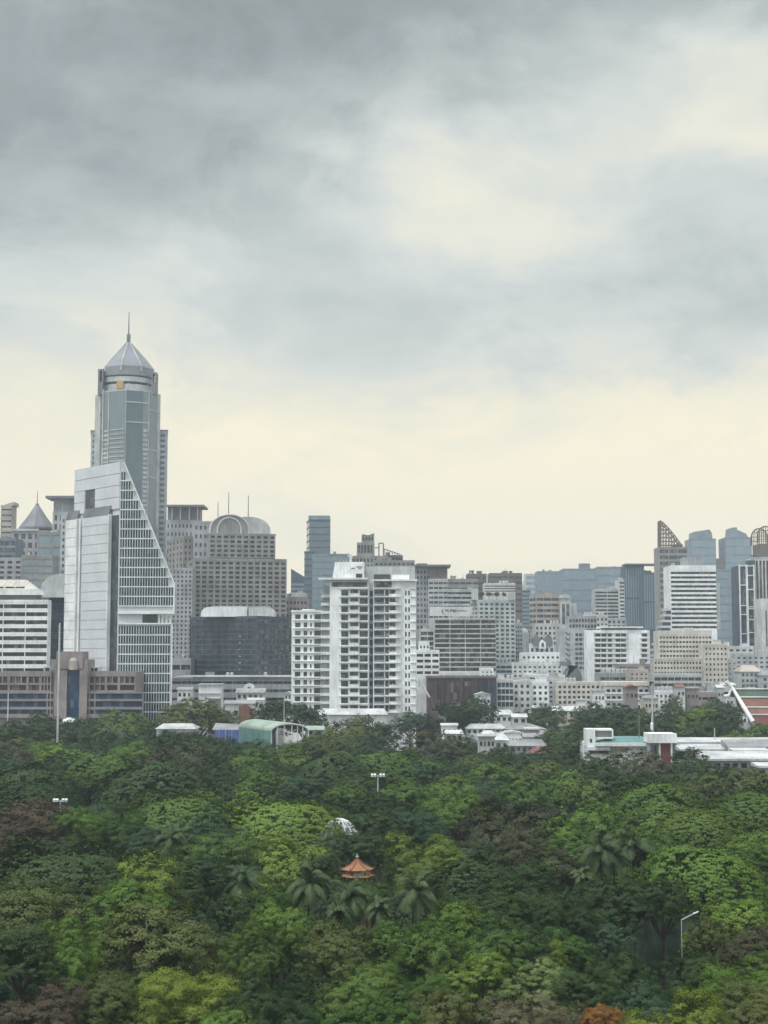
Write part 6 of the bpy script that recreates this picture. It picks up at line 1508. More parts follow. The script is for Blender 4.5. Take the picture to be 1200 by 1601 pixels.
T_ = [
 # far row, left to right, against the buildings
 (18, 1126, 70, 'round', 'dk', 'dark tree at the left edge below the blue ribbon windows'),
 (62, 1113, 85, 'round', 'dk', 'dark green tree before the low office, left of the tall white pole'),
 (128, 1122, 70, 'round', 'dk', 'dark tree right of the tall white pole, below the entrance canopy'),
 (190, 1110, 100, 'round', 'md', 'broad mid-green tree before the right wing of the low office'),
 (228, 1128, 62, 'dense', 'dk', 'dark tree at the foot of the lattice front'),
 (303, 1092, 92, 'round', 'ol', 'olive tree right of the lattice front foot'),
 (345, 1108, 60, 'round', 'ol', 'small olive tree below the plain white cube house'),
 (428, 1092, 62, 'round', 'dk', 'dark tree left of the white wing, behind the lamp post'),
 (476, 1100, 66, 'dense', 'dk', 'deep green tree between the white wing and the annex'),
 (545, 1120, 105, 'round', 'ol', 'large olive-brown tree in front of the white annex'),
 (592, 1132, 70, 'round', 'dk', 'dark tree below the right end of the white annex'),
 (640, 1112, 50, 'round', 'bl', 'blue-green tree at the right foot of the white tower'),
 (668, 1116, 90, 'round', 'br', 'brownish tree right of the white tower foot'),
 (672, 1142, 110, 'dense', 'br', 'big brown-green tree below the brownish tree, left of the low houses'),
 (742, 1090, 78, 'round', 'dk', 'bushy tree before the purple-brown building'),
 (700, 1098, 60, 'round', 'dk', 'dark tree between the crane and the bushy tree'),
 (737, 1142, 62, 'upright', 'bl', 'blue-green upright tree among the low houses'),
 (775, 1166, 60, 'round', 'dk', 'dark low tree in front of the pyramid-roofed house'),
 (840, 1102, 80, 'round', 'dk', 'dark tree below the white block with paired windows'),
 (885, 1128, 95, 'dense', 'dk', 'large dark tree right of the low houses, left of the white frame'),
 (885, 1150, 100, 'dense', 'dk', 'dark rounded tree left of the low white building'),
 (925, 1098, 70, 'round', 'dk', 'dark tree beneath the left end of the curved balconies'),
 (965, 1102, 80, 'round', 'dk', 'dark tree beneath the curved balconies'),
 (1010, 1108, 80, 'dense', 'dk', 'dark tree around the pale thick pole'),
 (1050, 1086, 34, 'upright', 'dk', 'small upright tree right of the curved-balcony apartments'),
 (1060, 1108, 70, 'dense', 'dk', 'dark tree left of the yellow-green tree'),
 (1090, 1104, 72, 'round', 'yl', 'bright yellow-green tree left of the temple roof'),
 (1122, 1092, 70, 'round', 'dk', 'dark tree behind the yellow-green tree'),
 (1130, 1116, 90, 'dense', 'dk', 'dark green tree left of the temple gable ridge'),
 (1175, 1132, 90, 'round', 'md', 'green tree under the temple roof at the right edge'),
 (1085, 1130, 110, 'dense', 'dk', 'wide dark tree behind the long white roof'),
 (1210, 1138, 60, 'round', 'dk', 'dark tree at the right edge above the grey roof'),
 (940, 1122, 70, 'round', 'dk', 'dark tree just behind the open white frame'),
 (980, 1128, 70, 'dense', 'dk', 'dark tree just behind the teal roof'),
 # second row
 (20, 1160, 90, 'dense', 'br', 'dark brownish tree at the left edge below the far row'),
 (72, 1158, 70, 'round', 'md', 'mid-green tree right of the dark brownish edge tree'),
 (100, 1168, 120, 'round', 'lt', 'fresh green spreading tree below the low office'),
 (118, 1172, 110, 'dense', 'dk', 'very dark rounded tree left of the green dome-shaped rain tree'),
 (165, 1175, 110, 'rain', 'md', 'layered green rain tree right of the very dark rounded tree'),
 (170, 1142, 60, 'round', 'dk', 'dark small-crowned tree in the second row behind the layered rain tree'),
 (205, 1158, 60, 'round', 'lt', 'fresh green tree in the second row, left of the dark pair'),
 (235, 1140, 90, 'dense', 'dk', 'dark tree left of the white shed roof'),
 (285, 1166, 120, 'dense', 'br', 'big dark brownish tree above the widest rain tree'),
 (300, 1150, 70, 'round', 'dk', 'dark tree under the white shed roof'),
 (345, 1158, 90, 'round', 'dk', 'dark tree below the blue hoarding'),
 (355, 1175, 90, 'upright', 'dk', 'tall narrow dark tree below the teal hall wall'),
 (400, 1172, 90, 'round', 'md', 'green tree below the arched hall'),
 (450, 1168, 90, 'round', 'md', 'mid-green tree below the open arch'),
 (510, 1145, 80, 'round', 'ol', 'olive tree left of the big olive-brown annex tree'),
 (520, 1175, 130, 'rain', 'dk', 'wide flat dark tree in the centre below the annex'),
 (600, 1172, 120, 'rain', 'md', 'wide layered green tree in the centre, above the lamp mast'),
 (650, 1184, 110, 'round', 'bl', 'blue-green tree right of the wide layered centre tree'),
 (703, 1158, 80, 'dense', 'br', 'dark brown tree right of the big brown-green tree'),
 (740, 1182, 60, 'round', 'ol', 'small olive tree below the blue-green upright tree'),
 (790, 1178, 90, 'round', 'dk', 'dark tree below the low grey shed'),
 (850, 1190, 90, 'round', 'ol', 'olive tree under the rust-coloured roof'),
 (925, 1178, 80, 'dense', 'dk', 'dark tree in front of the low white building, left part'),
 (990, 1172, 120, 'dense', 'br', 'large olive-brown topped tree left of the dark red panel'),
 (1078, 1172, 110, 'dense', 'dk', 'dark tree right of the dark red panel'),
 (1120, 1196, 110, 'round', 'dk', 'dark tree below the brightest white roof'),
 (1170, 1200, 90, 'round', 'ol', 'olive tree at the right edge below the white roofs'),
 # third row: the big rain trees
 (50, 1196, 130, 'rain', 'dk', 'domed dark rain tree at the left edge, upper of two'),
 (52, 1218, 130, 'rain', 'dk', 'dark rain tree at the left edge just below the domed one'),
 (245, 1193, 185, 'rain', 'dk', 'widest dark rain tree, dome-shaped, left of centre'),
 (285, 1238, 190, 'rain', 'md', 'broad mid-green rain tree below the widest dark one'),
 (440, 1238, 190, 'rain', 'lt', 'bright green rain tree left of the glass dome'),
 (345, 1225, 110, 'round', 'dk', 'dark tree between the two broad rain trees'),
 (410, 1196, 90, 'round', 'md', 'mid-green round tree above the bright rain tree'),
 (478, 1212, 80, 'round', 'bl', 'bluish round tree above the right end of the bright rain tree'),
 (560, 1205, 80, 'dense', 'dk', 'dark tree left of the tall floodlight mast'),
 (545, 1222, 70, 'round', 'md', 'mid-green tree in front of the mast, left side'),
 (630, 1218, 80, 'round', 'md', 'mid-green tree right of the tall floodlight mast'),
 (710, 1212, 110, 'round', 'md', 'round green tree in the centre right'),
 (770, 1192, 110, 'round', 'md', 'broad green tree below the small houses, right of centre'),
 (715, 1236, 90, 'fine', 'lt', 'soft feathery green tree right of centre'),
 (832, 1215, 110, 'round', 'md', 'green tree left of the dark hollow'),
 (890, 1205, 110, 'round', 'md', 'green tree above the bright broad tree'),
 (955, 1200, 110, 'dense', 'dk', 'darkest tree in the hollow below the low white building'),
 (1022, 1222, 150, 'rain', 'md', 'layered rain tree below the gatehouse'),
 (1040, 1252, 160, 'rain', 'md', 'second layered rain tree, lower and to the right'),
 (1100, 1212, 90, 'dense', 'ol', 'olive-brown tree right of the layered rain trees'),
 (1178, 1236, 130, 'rain', 'md', 'layered rain tree at the right edge'),
 # fourth row
 (60, 1254, 190, 'dense', 'rd', 'large reddish-brown tree at the left edge'),
 (10, 1278, 110, 'dense', 'rd', 'dark reddish tree cut by the left edge'),
 (135, 1262, 90, 'fine', 'lt', 'feathery light green tree right of the reddish-brown tree'),
 (190, 1270, 80, 'fine', 'md', 'feathery dim green tree left of the palms'),
 (230, 1290, 90, 'fine', 'bl', 'bluish feathery tree beside the drooping palm'),
 (335, 1262, 110, 'upright', 'bl', 'tall blue-green tree below the broad rain tree'),
 (105, 1310, 245, 'rain', 'dk', 'huge dark rain tree spreading over the left foreground'),
 (345, 1300, 130, 'round', 'md', 'green rounded tree in front of the bright rain tree'),
 (450, 1312, 140, 'round', 'lt', 'bright green lumpy tree left of the orange pavilion'),
 (585, 1240, 80, 'dense', 'dk', 'dark tree below the floodlight mast'),
 (590, 1268, 90, 'dense', 'dk', 'very dark tree right of the glass dome'),
 (520, 1262, 60, 'round', 'md', 'small green tree just behind the glass dome'),
 (640, 1262, 100, 'round', 'bl', 'blue-green tree right of the very dark tree'),
 (660, 1302, 130, 'fine', 'yl', 'bright yellow-green feathery tree right of the orange pavilion'),
 (790, 1252, 170, 'dense', 'br', 'great brown-leaved tree right of centre'),
 (840, 1300, 130, 'dense', 'br', 'brown-green tree merging with the great brown-leaved one'),
 (925, 1258, 150, 'round', 'lt', 'bright broad green tree above the palm cluster'),
 (890, 1300, 100, 'round', 'md', 'green tree left of the palm cluster'),
 (1010, 1295, 110, 'round', 'md', 'mid-green tree right of the palm cluster top'),
 (1090, 1262, 130, 'rain', 'md', 'rain tree above the bright one by the pond'),
 (1185, 1298, 120, 'round', 'lt', 'fresh green tree at the right edge'),
 (1095, 1322, 190, 'rain', 'lt', 'bright layered rain tree overhanging the pond path'),
 (1175, 1318, 90, 'round', 'md', 'green tree behind the bright layered pond tree'),
 (560, 1302, 90, 'dense', 'dk', 'dark tree behind the orange pavilion'),
 (500, 1330, 60, 'dense', 'dk', 'dark tree at the left corner of the orange pavilion'),
 (745, 1340, 150, 'rain', 'dk', 'dark layered tree right of the bright feathery one'),
 (835, 1345, 90, 'dense', 'dk', 'deep shadowed tree left of the pond'),
 # fifth row
 (235, 1335, 150, 'round', 'yl', 'tall yellow-green tree in the left foreground'),
 (200, 1375, 120, 'round', 'lt', 'fresh green tree at the lower left of the yellow-green one'),
 (325, 1340, 100, 'dense', 'dk', 'dark tree right of the tall yellow-green tree'),
 (70, 1372, 170, 'round', 'ol', 'olive and brown tree below the huge dark rain tree'),
 (365, 1398, 110, 'round', 'dk', 'dark bushy tree below the drooping palm in the left half'),
 (420, 1385, 70, 'round', 'md', 'mid-green tree left of the first row palm'),
 (245, 1410, 200, 'round', 'ol', 'big olive-green leafy tree in the left foreground'),
 (35, 1440, 120, 'dense', 'dk', 'dark tree at the left edge in the foreground'),
 (110, 1432, 90, 'fine', 'lt', 'light green bush-like tree between two dark ones at left'),
 (110, 1480, 70, 'round', 'lt', 'small bright green tree in the dark gap at left'),
 (395, 1440, 90, 'fine', 'md', 'weeping feathery tree left of centre foreground'),
 (440, 1410, 90, 'round', 'lt', 'light green tree below the palms left of centre'),
 (530, 1440, 120, 'round', 'ol', 'olive tree below the central palms'),
 (615, 1440, 110, 'round', 'md', 'green tree below the central palms, right part'),
 (720, 1412, 130, 'fine', 'lt', 'feathery light green tree right of the central palms'),
 (780, 1440, 110, 'round', 'md', 'green tree between the feathery tree and the pond'),
 (680, 1450, 100, 'round', 'md', 'mid-green tree in the middle of the foreground'),
 (745, 1488, 110, 'round', 'lt', 'fresh green tree lower right of centre'),
 (840, 1460, 80, 'round', 'yl', 'yellowish green tree at the left end of the pond'),
 (925, 1432, 125, 'round', 'bl', 'large blue-green tree standing before the pond'),
 (1108, 1434, 88, 'round', 'ol', 'olive rounded tree right of the street lamp'),
 (1150, 1405, 130, 'round', 'lt', 'pale leafy tree at the right edge above the street lamp'),
 (1185, 1448, 100, 'dense', 'br', 'brownish leafy tree at the right edge'),
 (1072, 1486, 90, 'dense', 'dk', 'shadowy tree below the olive rounded tree'),
 (800, 1432, 120, 'round', 'dk', 'dark tree hiding the left end of the pond'),
 (868, 1446, 100, 'round', 'md', 'mid-green tree between the dark pond-side tree and the large blue-green one'),
 (548, 1377, 62, 'round', 'ol', 'small olive-yellow tree hiding the foot of the orange pavilion'),
 (582, 1379, 50, 'round', 'md', 'small green tree at the right foot of the orange pavilion'),
 (512, 1372, 50, 'round', 'bl', 'small bluish tree at the left foot of the orange pavilion'),
 (350, 1152, 60, 'round', 'dk', 'small dark tree right under the blue hoarding'),
 (395, 1157, 70, 'round', 'dk', 'small dark tree under the teal side wall of the hall'),
 (445, 1160, 70, 'round', 'md', 'small green tree at the foot of the open arch'),
 (490, 1150, 60, 'round', 'ol', 'small olive tree right of the open arch'),
 (262, 1142, 60, 'round', 'dk', 'small dark tree under the left end of the white shed roof'),
 (306, 1143, 50, 'round', 'dk', 'small dark tree under the right end of the white shed roof'),
 (760, 1395, 110, 'dense', 'dk', 'dark tree in the hollow left of the pond'),
 (905, 1392, 70, 'dense', 'dk', 'small dark tree under the palms above the pond'),
 (800, 1378, 150, 'dense', 'dk', 'deep dark thicket under the great brown-leaved tree, left of the pond'),  # dark crowns added here to imitate the deep shade of the hollow
 (870, 1398, 100, 'dense', 'dk', 'dark low tree between the thicket and the palms above the pond'),
 (965, 1372, 120, 'dense', 'dk', 'dark thicket behind the trunks of the pond palms'),
 (1035, 1372, 90, 'dense', 'dk', 'dark tree in the shade of the bright layered pond tree'),
 # front row
 (850, 1500, 110, 'round', 'wl', 'pale glossy-leaved tree in the right foreground'),
 (905, 1515, 100, 'round', 'dk', 'dark tree beside the pale glossy-leaved tree'),
 (975, 1496, 100, 'dense', 'dk', 'dark tree at the near end of the pond'),
 (1000, 1545, 110, 'round', 'bl', 'blue-green low tree in the right foreground'),
 (1160, 1498, 150, 'fine', 'lt', 'bright feathery tree in the right foreground'),
 (1165, 1535, 120, 'round', 'ol', 'olive-brown tree at the lower right corner'),
 (60, 1535, 150, 'dense', 'rd', 'reddish-brown tree at the lower left corner'),
 (160, 1520, 110, 'round', 'ol', 'olive leafy tree right of the reddish corner tree'),
 (295, 1510, 180, 'fine', 'yl', 'bright yellow-green round tree at the bottom left'),
 (400, 1520, 90, 'round', 'dk', 'dark tree right of the bright round bottom tree'),
 (455, 1545, 130, 'round', 'dk', 'dark green tree at the bottom, left of centre'),
 (570, 1508, 130, 'round', 'md', 'mid-green tree at the bottom centre'),
 (580, 1560, 150, 'round', 'md', 'green leafy tree on the bottom edge at centre'),
 (660, 1520, 110, 'fine', 'md', 'feathery dim tree at the bottom centre right'),
 (705, 1548, 140, 'round', 'ol', 'olive tree on the bottom edge right of centre'),
 (820, 1550, 160, 'fine', 'gy', 'dry greyish feathery tree on the bottom edge'),
 (942, 1567, 62, 'fine', 'or', 'orange-flowering tree on the bottom edge'),
 (905, 1572, 50, 'fine', 'gy', 'small dry bush left of the orange-flowering tree'),
 (968, 1574, 46, 'fine', 'yl', 'small yellow-green bush overlapping the orange-flowering tree'),
 (1045, 1558, 190, 'fine', 'yl', 'long yellow-green crown on the bottom edge at right'),
 (350, 1575, 90, 'round', 'lt', 'green tree tucked under the right side of the bright round bottom tree'),
]
HH = {'rain': 15.5}
for row in T_:
    cx, top, w, kind, col, lb = row
    h = None
    if top > 1480: h = 11.0
    if cx > 820 and 1420 <= top <= 1480 and cx < 1080: h = 10.0
    if lb.startswith('small'): h = 10.5
    tree(cx, top, w * 1.12, kind, col, lb, h=h)
# rooftop garden shrubs on the pale green block
for i, (p, wd, lb) in enumerate(((754, 10, 'leftmost shrub of the planted roof terrace'), (765, 12, 'second shrub from the left on the planted roof terrace'), (777, 12, 'middle-right shrub on the planted roof terrace'), (788, 9, 'rightmost shrub on the planted roof terrace'))):
    Yy = 834; hz = Z(938, Yy)
    e = thing('rooftop_shrub', lb, 'shrub', (X(p, Yy), Yy, hz), 'shrubs on the planted roof terrace')
    cm, tm = get_crown('round', 0, i % 4)
    o = bpy.data.objects.new('crown', cm); o.color = LEAF['ol'] + (1,); C.objects.link(o); o.parent = e; o.location = (0, 0, 2.2); o.scale = (wd * .18, wd * .18, 2.2)
    t = bpy.data.objects.new('trunk', tm); C.objects.link(t); t.parent = e; t.location = (0, 0, 2.2); t.scale = (1.4, 1.4, 1.4)
# palms
PALMS = [
 (270, 1298, 13, 'drooping palm with a pale trunk left of centre', 5.2), (385, 1355, 13, 'grey-fronded palm right of the dark tree in the left half', 5.4),
 (482, 1362, 13, 'leftmost large palm of the central group below the pavilion', 6.0), (552, 1385, 12.5, 'middle palm of the central group, lowest in the row', 5.8),
 (590, 1398, 12, 'small palm between the two big central palms', 3.6), (640, 1376, 13, 'right-hand palm of the central group with hanging fronds', 6.4), (520, 1405, 12, 'short palm tucked left of the middle central palm', 3.4),
 (945, 1312, 14, 'left palm of the cluster above the pond', 6.4), (962, 1322, 13, 'second palm of the cluster above the pond', 6.0), (990, 1308, 14, 'tall right palm of the cluster above the pond', 6.6), (1010, 1330, 12, 'short outer palm right of the pond cluster', 5.6),
 (912, 1352, 12, 'small palm left of the pond cluster', 3.8), (1108, 1288, 12, 'palm peeping between two rain trees at right', 3.6),
]
for cx, top, h, lb, L_ in PALMS: palm(cx, top, h, lb, lean=rs.uniform(-.8, .8), L_=L_ * .70)

# ---- pavilion with orange glazed roof
Yp_ = Yat(1371, 8.2)
b = Bld('pavilion', 'small pavilion with an upswept orange tiled roof among the trees', 'pavilion', (X(557, Yp_), Yp_, 0), 'cream', 'dark')
cx_, cy_ = X(557.5, Yp_, 1365), Yp_ + 3
q = MB(); R0 = (X(582, Yp_) - X(533, Yp_)) / 2
prof = [(R0 * 1.0, Z(1365.5, Yp_)), (R0 * 1.06, Z(1363, Yp_)), (R0 * .80, Z(1360.5, Yp_)), (R0 * .45, Z(1356, Yp_)), (R0 * .14, Z(1348.5, Yp_)), (R0 * .05, Z(1346, Yp_))]
q.lathe(cx_, cy_, prof, 6, .15); b.part('roof', 'tileor', q)
rb = MB()
for k in range(6):
    a = .15 + k * math.pi / 3
    pv = None
    for r_, z_ in prof[1:]:
        p = (cx_ + (r_ + .03) * math.cos(a), cy_ + (r_ + .03) * math.sin(a), z_ + .05)
        if pv: rb.tube(pv, p, .06)
        pv = p
    rb.tube((cx_ + R0 * 1.05 * math.cos(a), cy_ + R0 * 1.05 * math.sin(a), prof[1][1]), (cx_ + R0 * 1.16 * math.cos(a), cy_ + R0 * 1.16 * math.sin(a), prof[1][1] + .35), .1, .04)
b.part('roof_rib', 'roofr', rb)
q = MB(); q.lathe(cx_, cy_, [(.16, Z(1345.5, Yp_)), (.28, Z(1343.5, Yp_)), (.12, Z(1342, Yp_)), (.03, Z(1338, Yp_))], 8); b.part('finial', 'tan', q)
for k in range(6):
    a = .15 + k * math.pi / 3; q = MB(); q.tube((cx_ + R0 * .8 * math.cos(a), cy_ + R0 * .8 * math.sin(a), 0), (cx_ + R0 * .8 * math.cos(a), cy_ + R0 * .8 * math.sin(a), prof[0][1]), .16); b.part('column', 'roofr', q)
q = MB(); q.lathe(cx_, cy_, [(R0 * .82, prof[0][1] - .7), (R0 * .82, prof[0][1] + .02)], 6, .15); b.part('beam', 'cream', q)
q = MB(); q.lathe(cx_, cy_, [(R0 * 1.12, Z(1373.5, Yp_)), (R0 * .84, Z(1370, Yp_))], 6, .15); b.part('lower_roof', 'tileor', q)
b.done()
# small orange roof peeping at left of the bright rain tree
Yq_ = Yat(1292, 8.0)
b = Bld('pavilion', 'orange roof corner peeping out under the bright rain tree', 'pavilion', (X(412, Yq_), Yq_, 0), 'cream', 'dark')
q = MB(); a_, c_ = X(392, Yq_), X(432, Yq_)
q.hexa([(a_, Yq_, 6.6), (c_, Yq_, 6.6), (c_, Yq_ + 7, 6.6), (a_, Yq_ + 7, 6.6)], [(a_ + 1.2, Yq_ + 3, 8.3), (c_ - 1.2, Yq_ + 3, 8.3), (c_ - 1.2, Yq_ + 4, 8.3), (a_ + 1.2, Yq_ + 4, 8.3)]); b.part('roof', 'tileor', q)
q = MB(); q.box(a_ + .6, c_ - .6, Yq_ + .6, Yq_ + 6.4, 0, 6.6); b.part('wall', 'cream', q); b.done()
# ---- glass dome
Yg_ = Yat(1296, 9.0)
b = Bld('glass_dome', 'white-ribbed glass dome half hidden by trees in the centre', 'greenhouse', (X(525, Yg_), Yg_ + 6, 0), 'white', 'haze')
Rg = (X(564, Yg_) - X(496, Yg_)) / 2; cx_ = X(530, Yg_); cy_ = Yg_ + Rg; hz = Z(1281, Yg_ + Rg * .6)
q = MB(); ks = 16; rings = [(Rg * math.cos(t), hz * .45 + hz * .55 * math.sin(t)) for t in np.linspace(0, math.pi / 2 * .94, 6)]
q.lathe(cx_, cy_, [(Rg, 0)] + rings, ks); b.part('glazing', 'pane', q)
rb = MB()
for k in range(ks):
    a = 2 * math.pi * k / ks; pts = [(cx_ + (r_ + .05) * math.cos(a), cy_ + (r_ + .05) * math.sin(a), z_ + .03) for r_, z_ in rings]
    for p0, p1 in zip(pts, pts[1:]): rb.tube(p0, p1, .09, .09, 4)
for r_, z_ in rings[:5]:
    for k in range(ks):
        a, a2 = 2 * math.pi * k / ks, 2 * math.pi * (k + 1) / ks
        rb.tube((cx_ + (r_ + .05) * math.cos(a), cy_ + (r_ + .05) * math.sin(a), z_), (cx_ + (r_ + .05) * math.cos(a2), cy_ + (r_ + .05) * math.sin(a2), z_), .09, .09, 4)
b.part('rib', 'white', rb); b.done()

# ---- fill the canopy between the trees above
LAND = [('the orange pavilion', 557, 1360), ('the glass dome', 530, 1300), ('the tall floodlight mast', 590, 1225), ('the arched green hall', 440, 1145), ('the white annex', 548, 1120),
        ('the low houses', 790, 1150), ('the teal-roofed white building', 965, 1165), ('the dark red panel', 1040, 1175), ('the brightest white roof', 1150, 1182), ('the palm cluster above the pond', 975, 1350),
        ('the pond', 1010, 1460), ('the bent-arm street lamp', 1060, 1455), ('the orange-flowering tree', 942, 1580), ('the central palms', 560, 1420), ('the widest dark rain tree', 245, 1215), ('the huge dark rain tree', 105, 1350),
        ('the reddish-brown tree', 60, 1275), ('the tall yellow-green tree', 235, 1370), ('the great brown-leaved tree', 790, 1290), ('the bright bottom-left tree', 295, 1550), ('the blue hoarding', 353, 1145), ('the white shed roof', 275, 1135), ('the low pinkish office', 60, 1105), ('the drooping palm', 270, 1315)]
CLEAR = [  # (px0, px1, py0, py1) windows of the picture that near crowns must not close off
    (528, 592, 1336, 1380), (490, 570, 1278, 1322), (575, 606, 1205, 1250), (1050, 1085, 1430, 1485), (975, 1068, 1398, 1500), (800, 975, 1405, 1440), (330, 495, 1128, 1160),
    (912, 1200, 1138, 1196), (690, 870, 1122, 1172), (90, 115, 1245, 1262), (240, 310, 1128, 1142), (388, 432, 1286, 1306), (1172, 1235, 1186, 1202), (488, 606, 1105, 1132), (1140, 1200, 1070, 1130), (740, 1200, 1040, 1112),
    (925, 1030, 1310, 1400), (455, 670, 1362, 1440), (355, 415, 1355, 1400), (250, 300, 1300, 1350), (1020, 1180, 1320, 1400)]
def proj(x, y, z):
    dy = y; dz = z - CAMH
    fz = dy * CP + dz * SP; uz = -dy * SP + dz * CP
    return 600 + F * x / fz, 800.5 - F * uz / fz
fills = []
FC = [('dk', 'dark green')] * 5 + [('md', 'mid-green'), ('bl', 'bluish green'), ('bl', 'bluish green'), ('ol', 'olive')]  # mostly dark leaves, so the colour supplies shade between the crowns
FK = [('round', 'rounded'), ('round', 'rounded'), ('dense', 'compact'), ('rain', 'spreading'), ('fine', 'feathery')]
placed = [(t[0], t[1], t[2]) for t in TREES]
rng = random.Random(21)
NH = len(placed)
cand = []
Yy = 96.0
while Yy < 540:
    st_ = 7.5 + Yy * .006
    xw = 600 / F * Yy * 1.07 + 6
    x = -xw + rng.uniform(0, st_)
    while x < xw:
        cand.append((x + rng.uniform(-2.5, 2.5), Yy + rng.uniform(-2.5, 2.5))); x += st_
    Yy += st_ * 1.05
for x, y in cand:
    R = rng.uniform(4.8, 8.0) * (1.0 if y > 160 else .8)
    if any((x - a) ** 2 + (y - c) ** 2 < ((R + r_) * (.72 if k_ < NH else .6)) ** 2 for k_, (a, c, r_) in enumerate(placed)): continue
    h = rng.uniform(7.5, 10.5) if y > 170 else rng.uniform(6.0, 8.0)
    col, cname = FC[rng.randrange(len(FC))]; kind, kname = FK[rng.randrange(len(FK))]
    ok = False
    for att in range(4):
        px0, pyt = proj(x - R, y, h); px1, _ = proj(x + R, y, h); pyb = proj(x, y, max(0, h - 2.2 * R))[1]
        if not any(px1 > a and px0 < c and pyt < d_ and pyb > b_ for a, c, b_, d_ in CLEAR): ok = True; break
        h -= 2.0; R *= .85
        if h < 4.5: break
    # keep the far tree line below the buildings it would hide
    if y > 400 and pyt < 1112: h -= 2.5
    if not ok: continue
    ux, uy = proj(x, y, h)
    if px1 < -5 or px0 > 1205 or uy > 1598: continue
    bx0, bx1 = min(G(770, 1432)[0], 20), 75
    if 165 < y < 232 and X(790, y) < x < X(1105, y): continue      # the pond
    placed.append((x, y, R)); fills.append([x, y, R, h, col, cname, kind, kname, ux, uy])
KEEP = [0, 2, 3, 4, 5, 6, 9, 10, 15, 16, 18, 19, 20, 21, 22, 23, 26, 27, 29, 30, 33, 34, 38, 39, 40, 43, 45, 46, 48, 49, 53, 54, 57, 60, 61, 62, 65, 67, 68, 69, 70, 75, 79, 84, 86, 87, 88, 90, 95, 96, 97, 98, 103, 106, 107, 111, 112, 117, 120, 121, 123, 126, 127, 130, 133, 134, 137, 139, 148, 151, 152, 153, 161, 164, 167, 172, 174, 175, 176, 177, 186, 188, 189, 190, 191, 194, 201, 203, 210, 212, 213, 214, 219, 226, 233, 235, 238, 246, 247]
fills = [f + [i] for i, f in enumerate(fills) if i in KEEP]      # the rest would stand wholly behind other crowns
groups = {}; FID = []
for f in fills:
    ux, uy = f[8], f[9] + 8
    nm, lx, ly = min(LAND, key=lambda l: ((l[1] - ux) * .8) ** 2 + ((l[2] - uy) * 1.3) ** 2)
    dx_, dy_ = ux - lx, uy - ly
    rel = ('left of' if dx_ < 0 else 'right of') if abs(dx_) > abs(dy_) * 1.2 else ('beyond' if dy_ < 0 else 'in front of')
    groups.setdefault((f[5], f[7], rel, nm), []).append(f)
ORD = ['leftmost', 'second', 'third', 'fourth', 'fifth', 'sixth', 'seventh', 'eighth', 'ninth', 'tenth']
for (cn, kn, rel, nm), fs in groups.items():
    fs.sort(key=lambda f: f[8])
    for i, f in enumerate(fs):
        if len(fs) == 1: lb = f'{cn} {kn} tree {rel} {nm}'
        else:
            lb = f'{cn} {kn} tree {rel} {nm}, ' + ('leftmost' if i == 0 else ORD[i] + ' from left')
        x, y, R, h = f[:4]; rs = np.random.RandomState(500 + f[10]); FID.append(f[10])
        tree(0, 1200, 100, f[6], f[4], lb, h=h, Y=y)
        t = TREES[-1]; e = t[5]
        e.location = (x, y, 0)
        cr_, tk = e.children[0], e.children[1]
        for ob in e.children:
            if ob.name.startswith('crown'): zs = max(1.0, min(1.7, .85 * h / (1.8 * R))); zc = h - VZ[f[6]] * R * zs; ob.location = (0, 0, zc); ob.scale = (R, R, R * zs)
            else: ob.location = (0, 0, zc); ob.scale = (R, R, max(R, zc / 1.55))

# ------------------------------------------------------------------ the jumble of small houses behind the park's far edge
bpy.context.view_layer.update()
BB = []
for ob in bpy.data.objects:
    if ob.type == 'MESH' and ob.parent and ob.name.split('.')[0] in ('wall', 'roof', 'shaft', 'bay', 'trunk', 'side_wall'):
        cs_ = [ob.matrix_world @ Vector(c) for c in ob.bound_box]
        BB.append((min(c.x for c in cs_), max(c.x for c in cs_), min(c.y for c in cs_), max(c.y for c in cs_)))
HL = [('the purple-brown building', 722, 1085), ('the glazed low block', 790, 1090), ('the yellow-cream flats', 905, 1095), ('the curved-balcony apartments', 980, 1095), ('the temple roof', 1165, 1105), ('the cream tiers', 1075, 1050),
      ('the low grey shed', 822, 1165), ('the pyramid-roofed house', 783, 1160), ('the teal-roofed white building', 965, 1150), ('the white annex', 548, 1120), ('the white tower foot', 650, 1110)]
rng = random.Random(77); hs_ = []
WC = [('white', 'white'), ('offwhite', 'off-white'), ('cream', 'cream'), ('lgrey', 'pale grey'), ('pink', 'pinkish'), ('white', 'white')]
RC = [('roofw', 'white'), ('roofg', 'grey'), ('roofr', 'rust-red'), ('lgrey', 'light grey'), ('roofw', 'white')]
for tries in range(1500):
    if len(hs_) >= 64: break
    z_ = rng.random()
    if z_ < .30: px_, Y_, top_ = rng.uniform(690, 870), rng.uniform(520, 640), rng.uniform(1132, 1158)
    elif z_ < .9: px_, Y_, top_ = rng.uniform(655, 1200), rng.uniform(640, 800), rng.uniform(1062, 1112)
    else: px_, Y_, top_ = rng.uniform(270, 455), rng.uniform(630, 690), rng.uniform(1080, 1105)
    wpx = rng.uniform(9, 24) if z_ > .3 else rng.uniform(15, 32); hh = Z(top_, Y_)
    if hh < 5 or hh > (27 if z_ > .3 else 11): continue
    x0_, x1_ = X(px_, Y_), X(px_ + wpx, Y_); dp = rng.uniform(7, 12)
    if any(x0_ - 1.2 < b_[1] and x1_ + 1.2 > b_[0] and Y_ - 1.5 < b_[3] and Y_ + dp + 1.5 > b_[2] for b_ in BB): continue
    BB.append((x0_, x1_, Y_, Y_ + dp))
    hs_.append((px_, wpx, Y_, dp, top_, rng.choice(WC), rng.choice(RC), rng.choice(('flat', 'ridge', 'gable', 'flat'))))
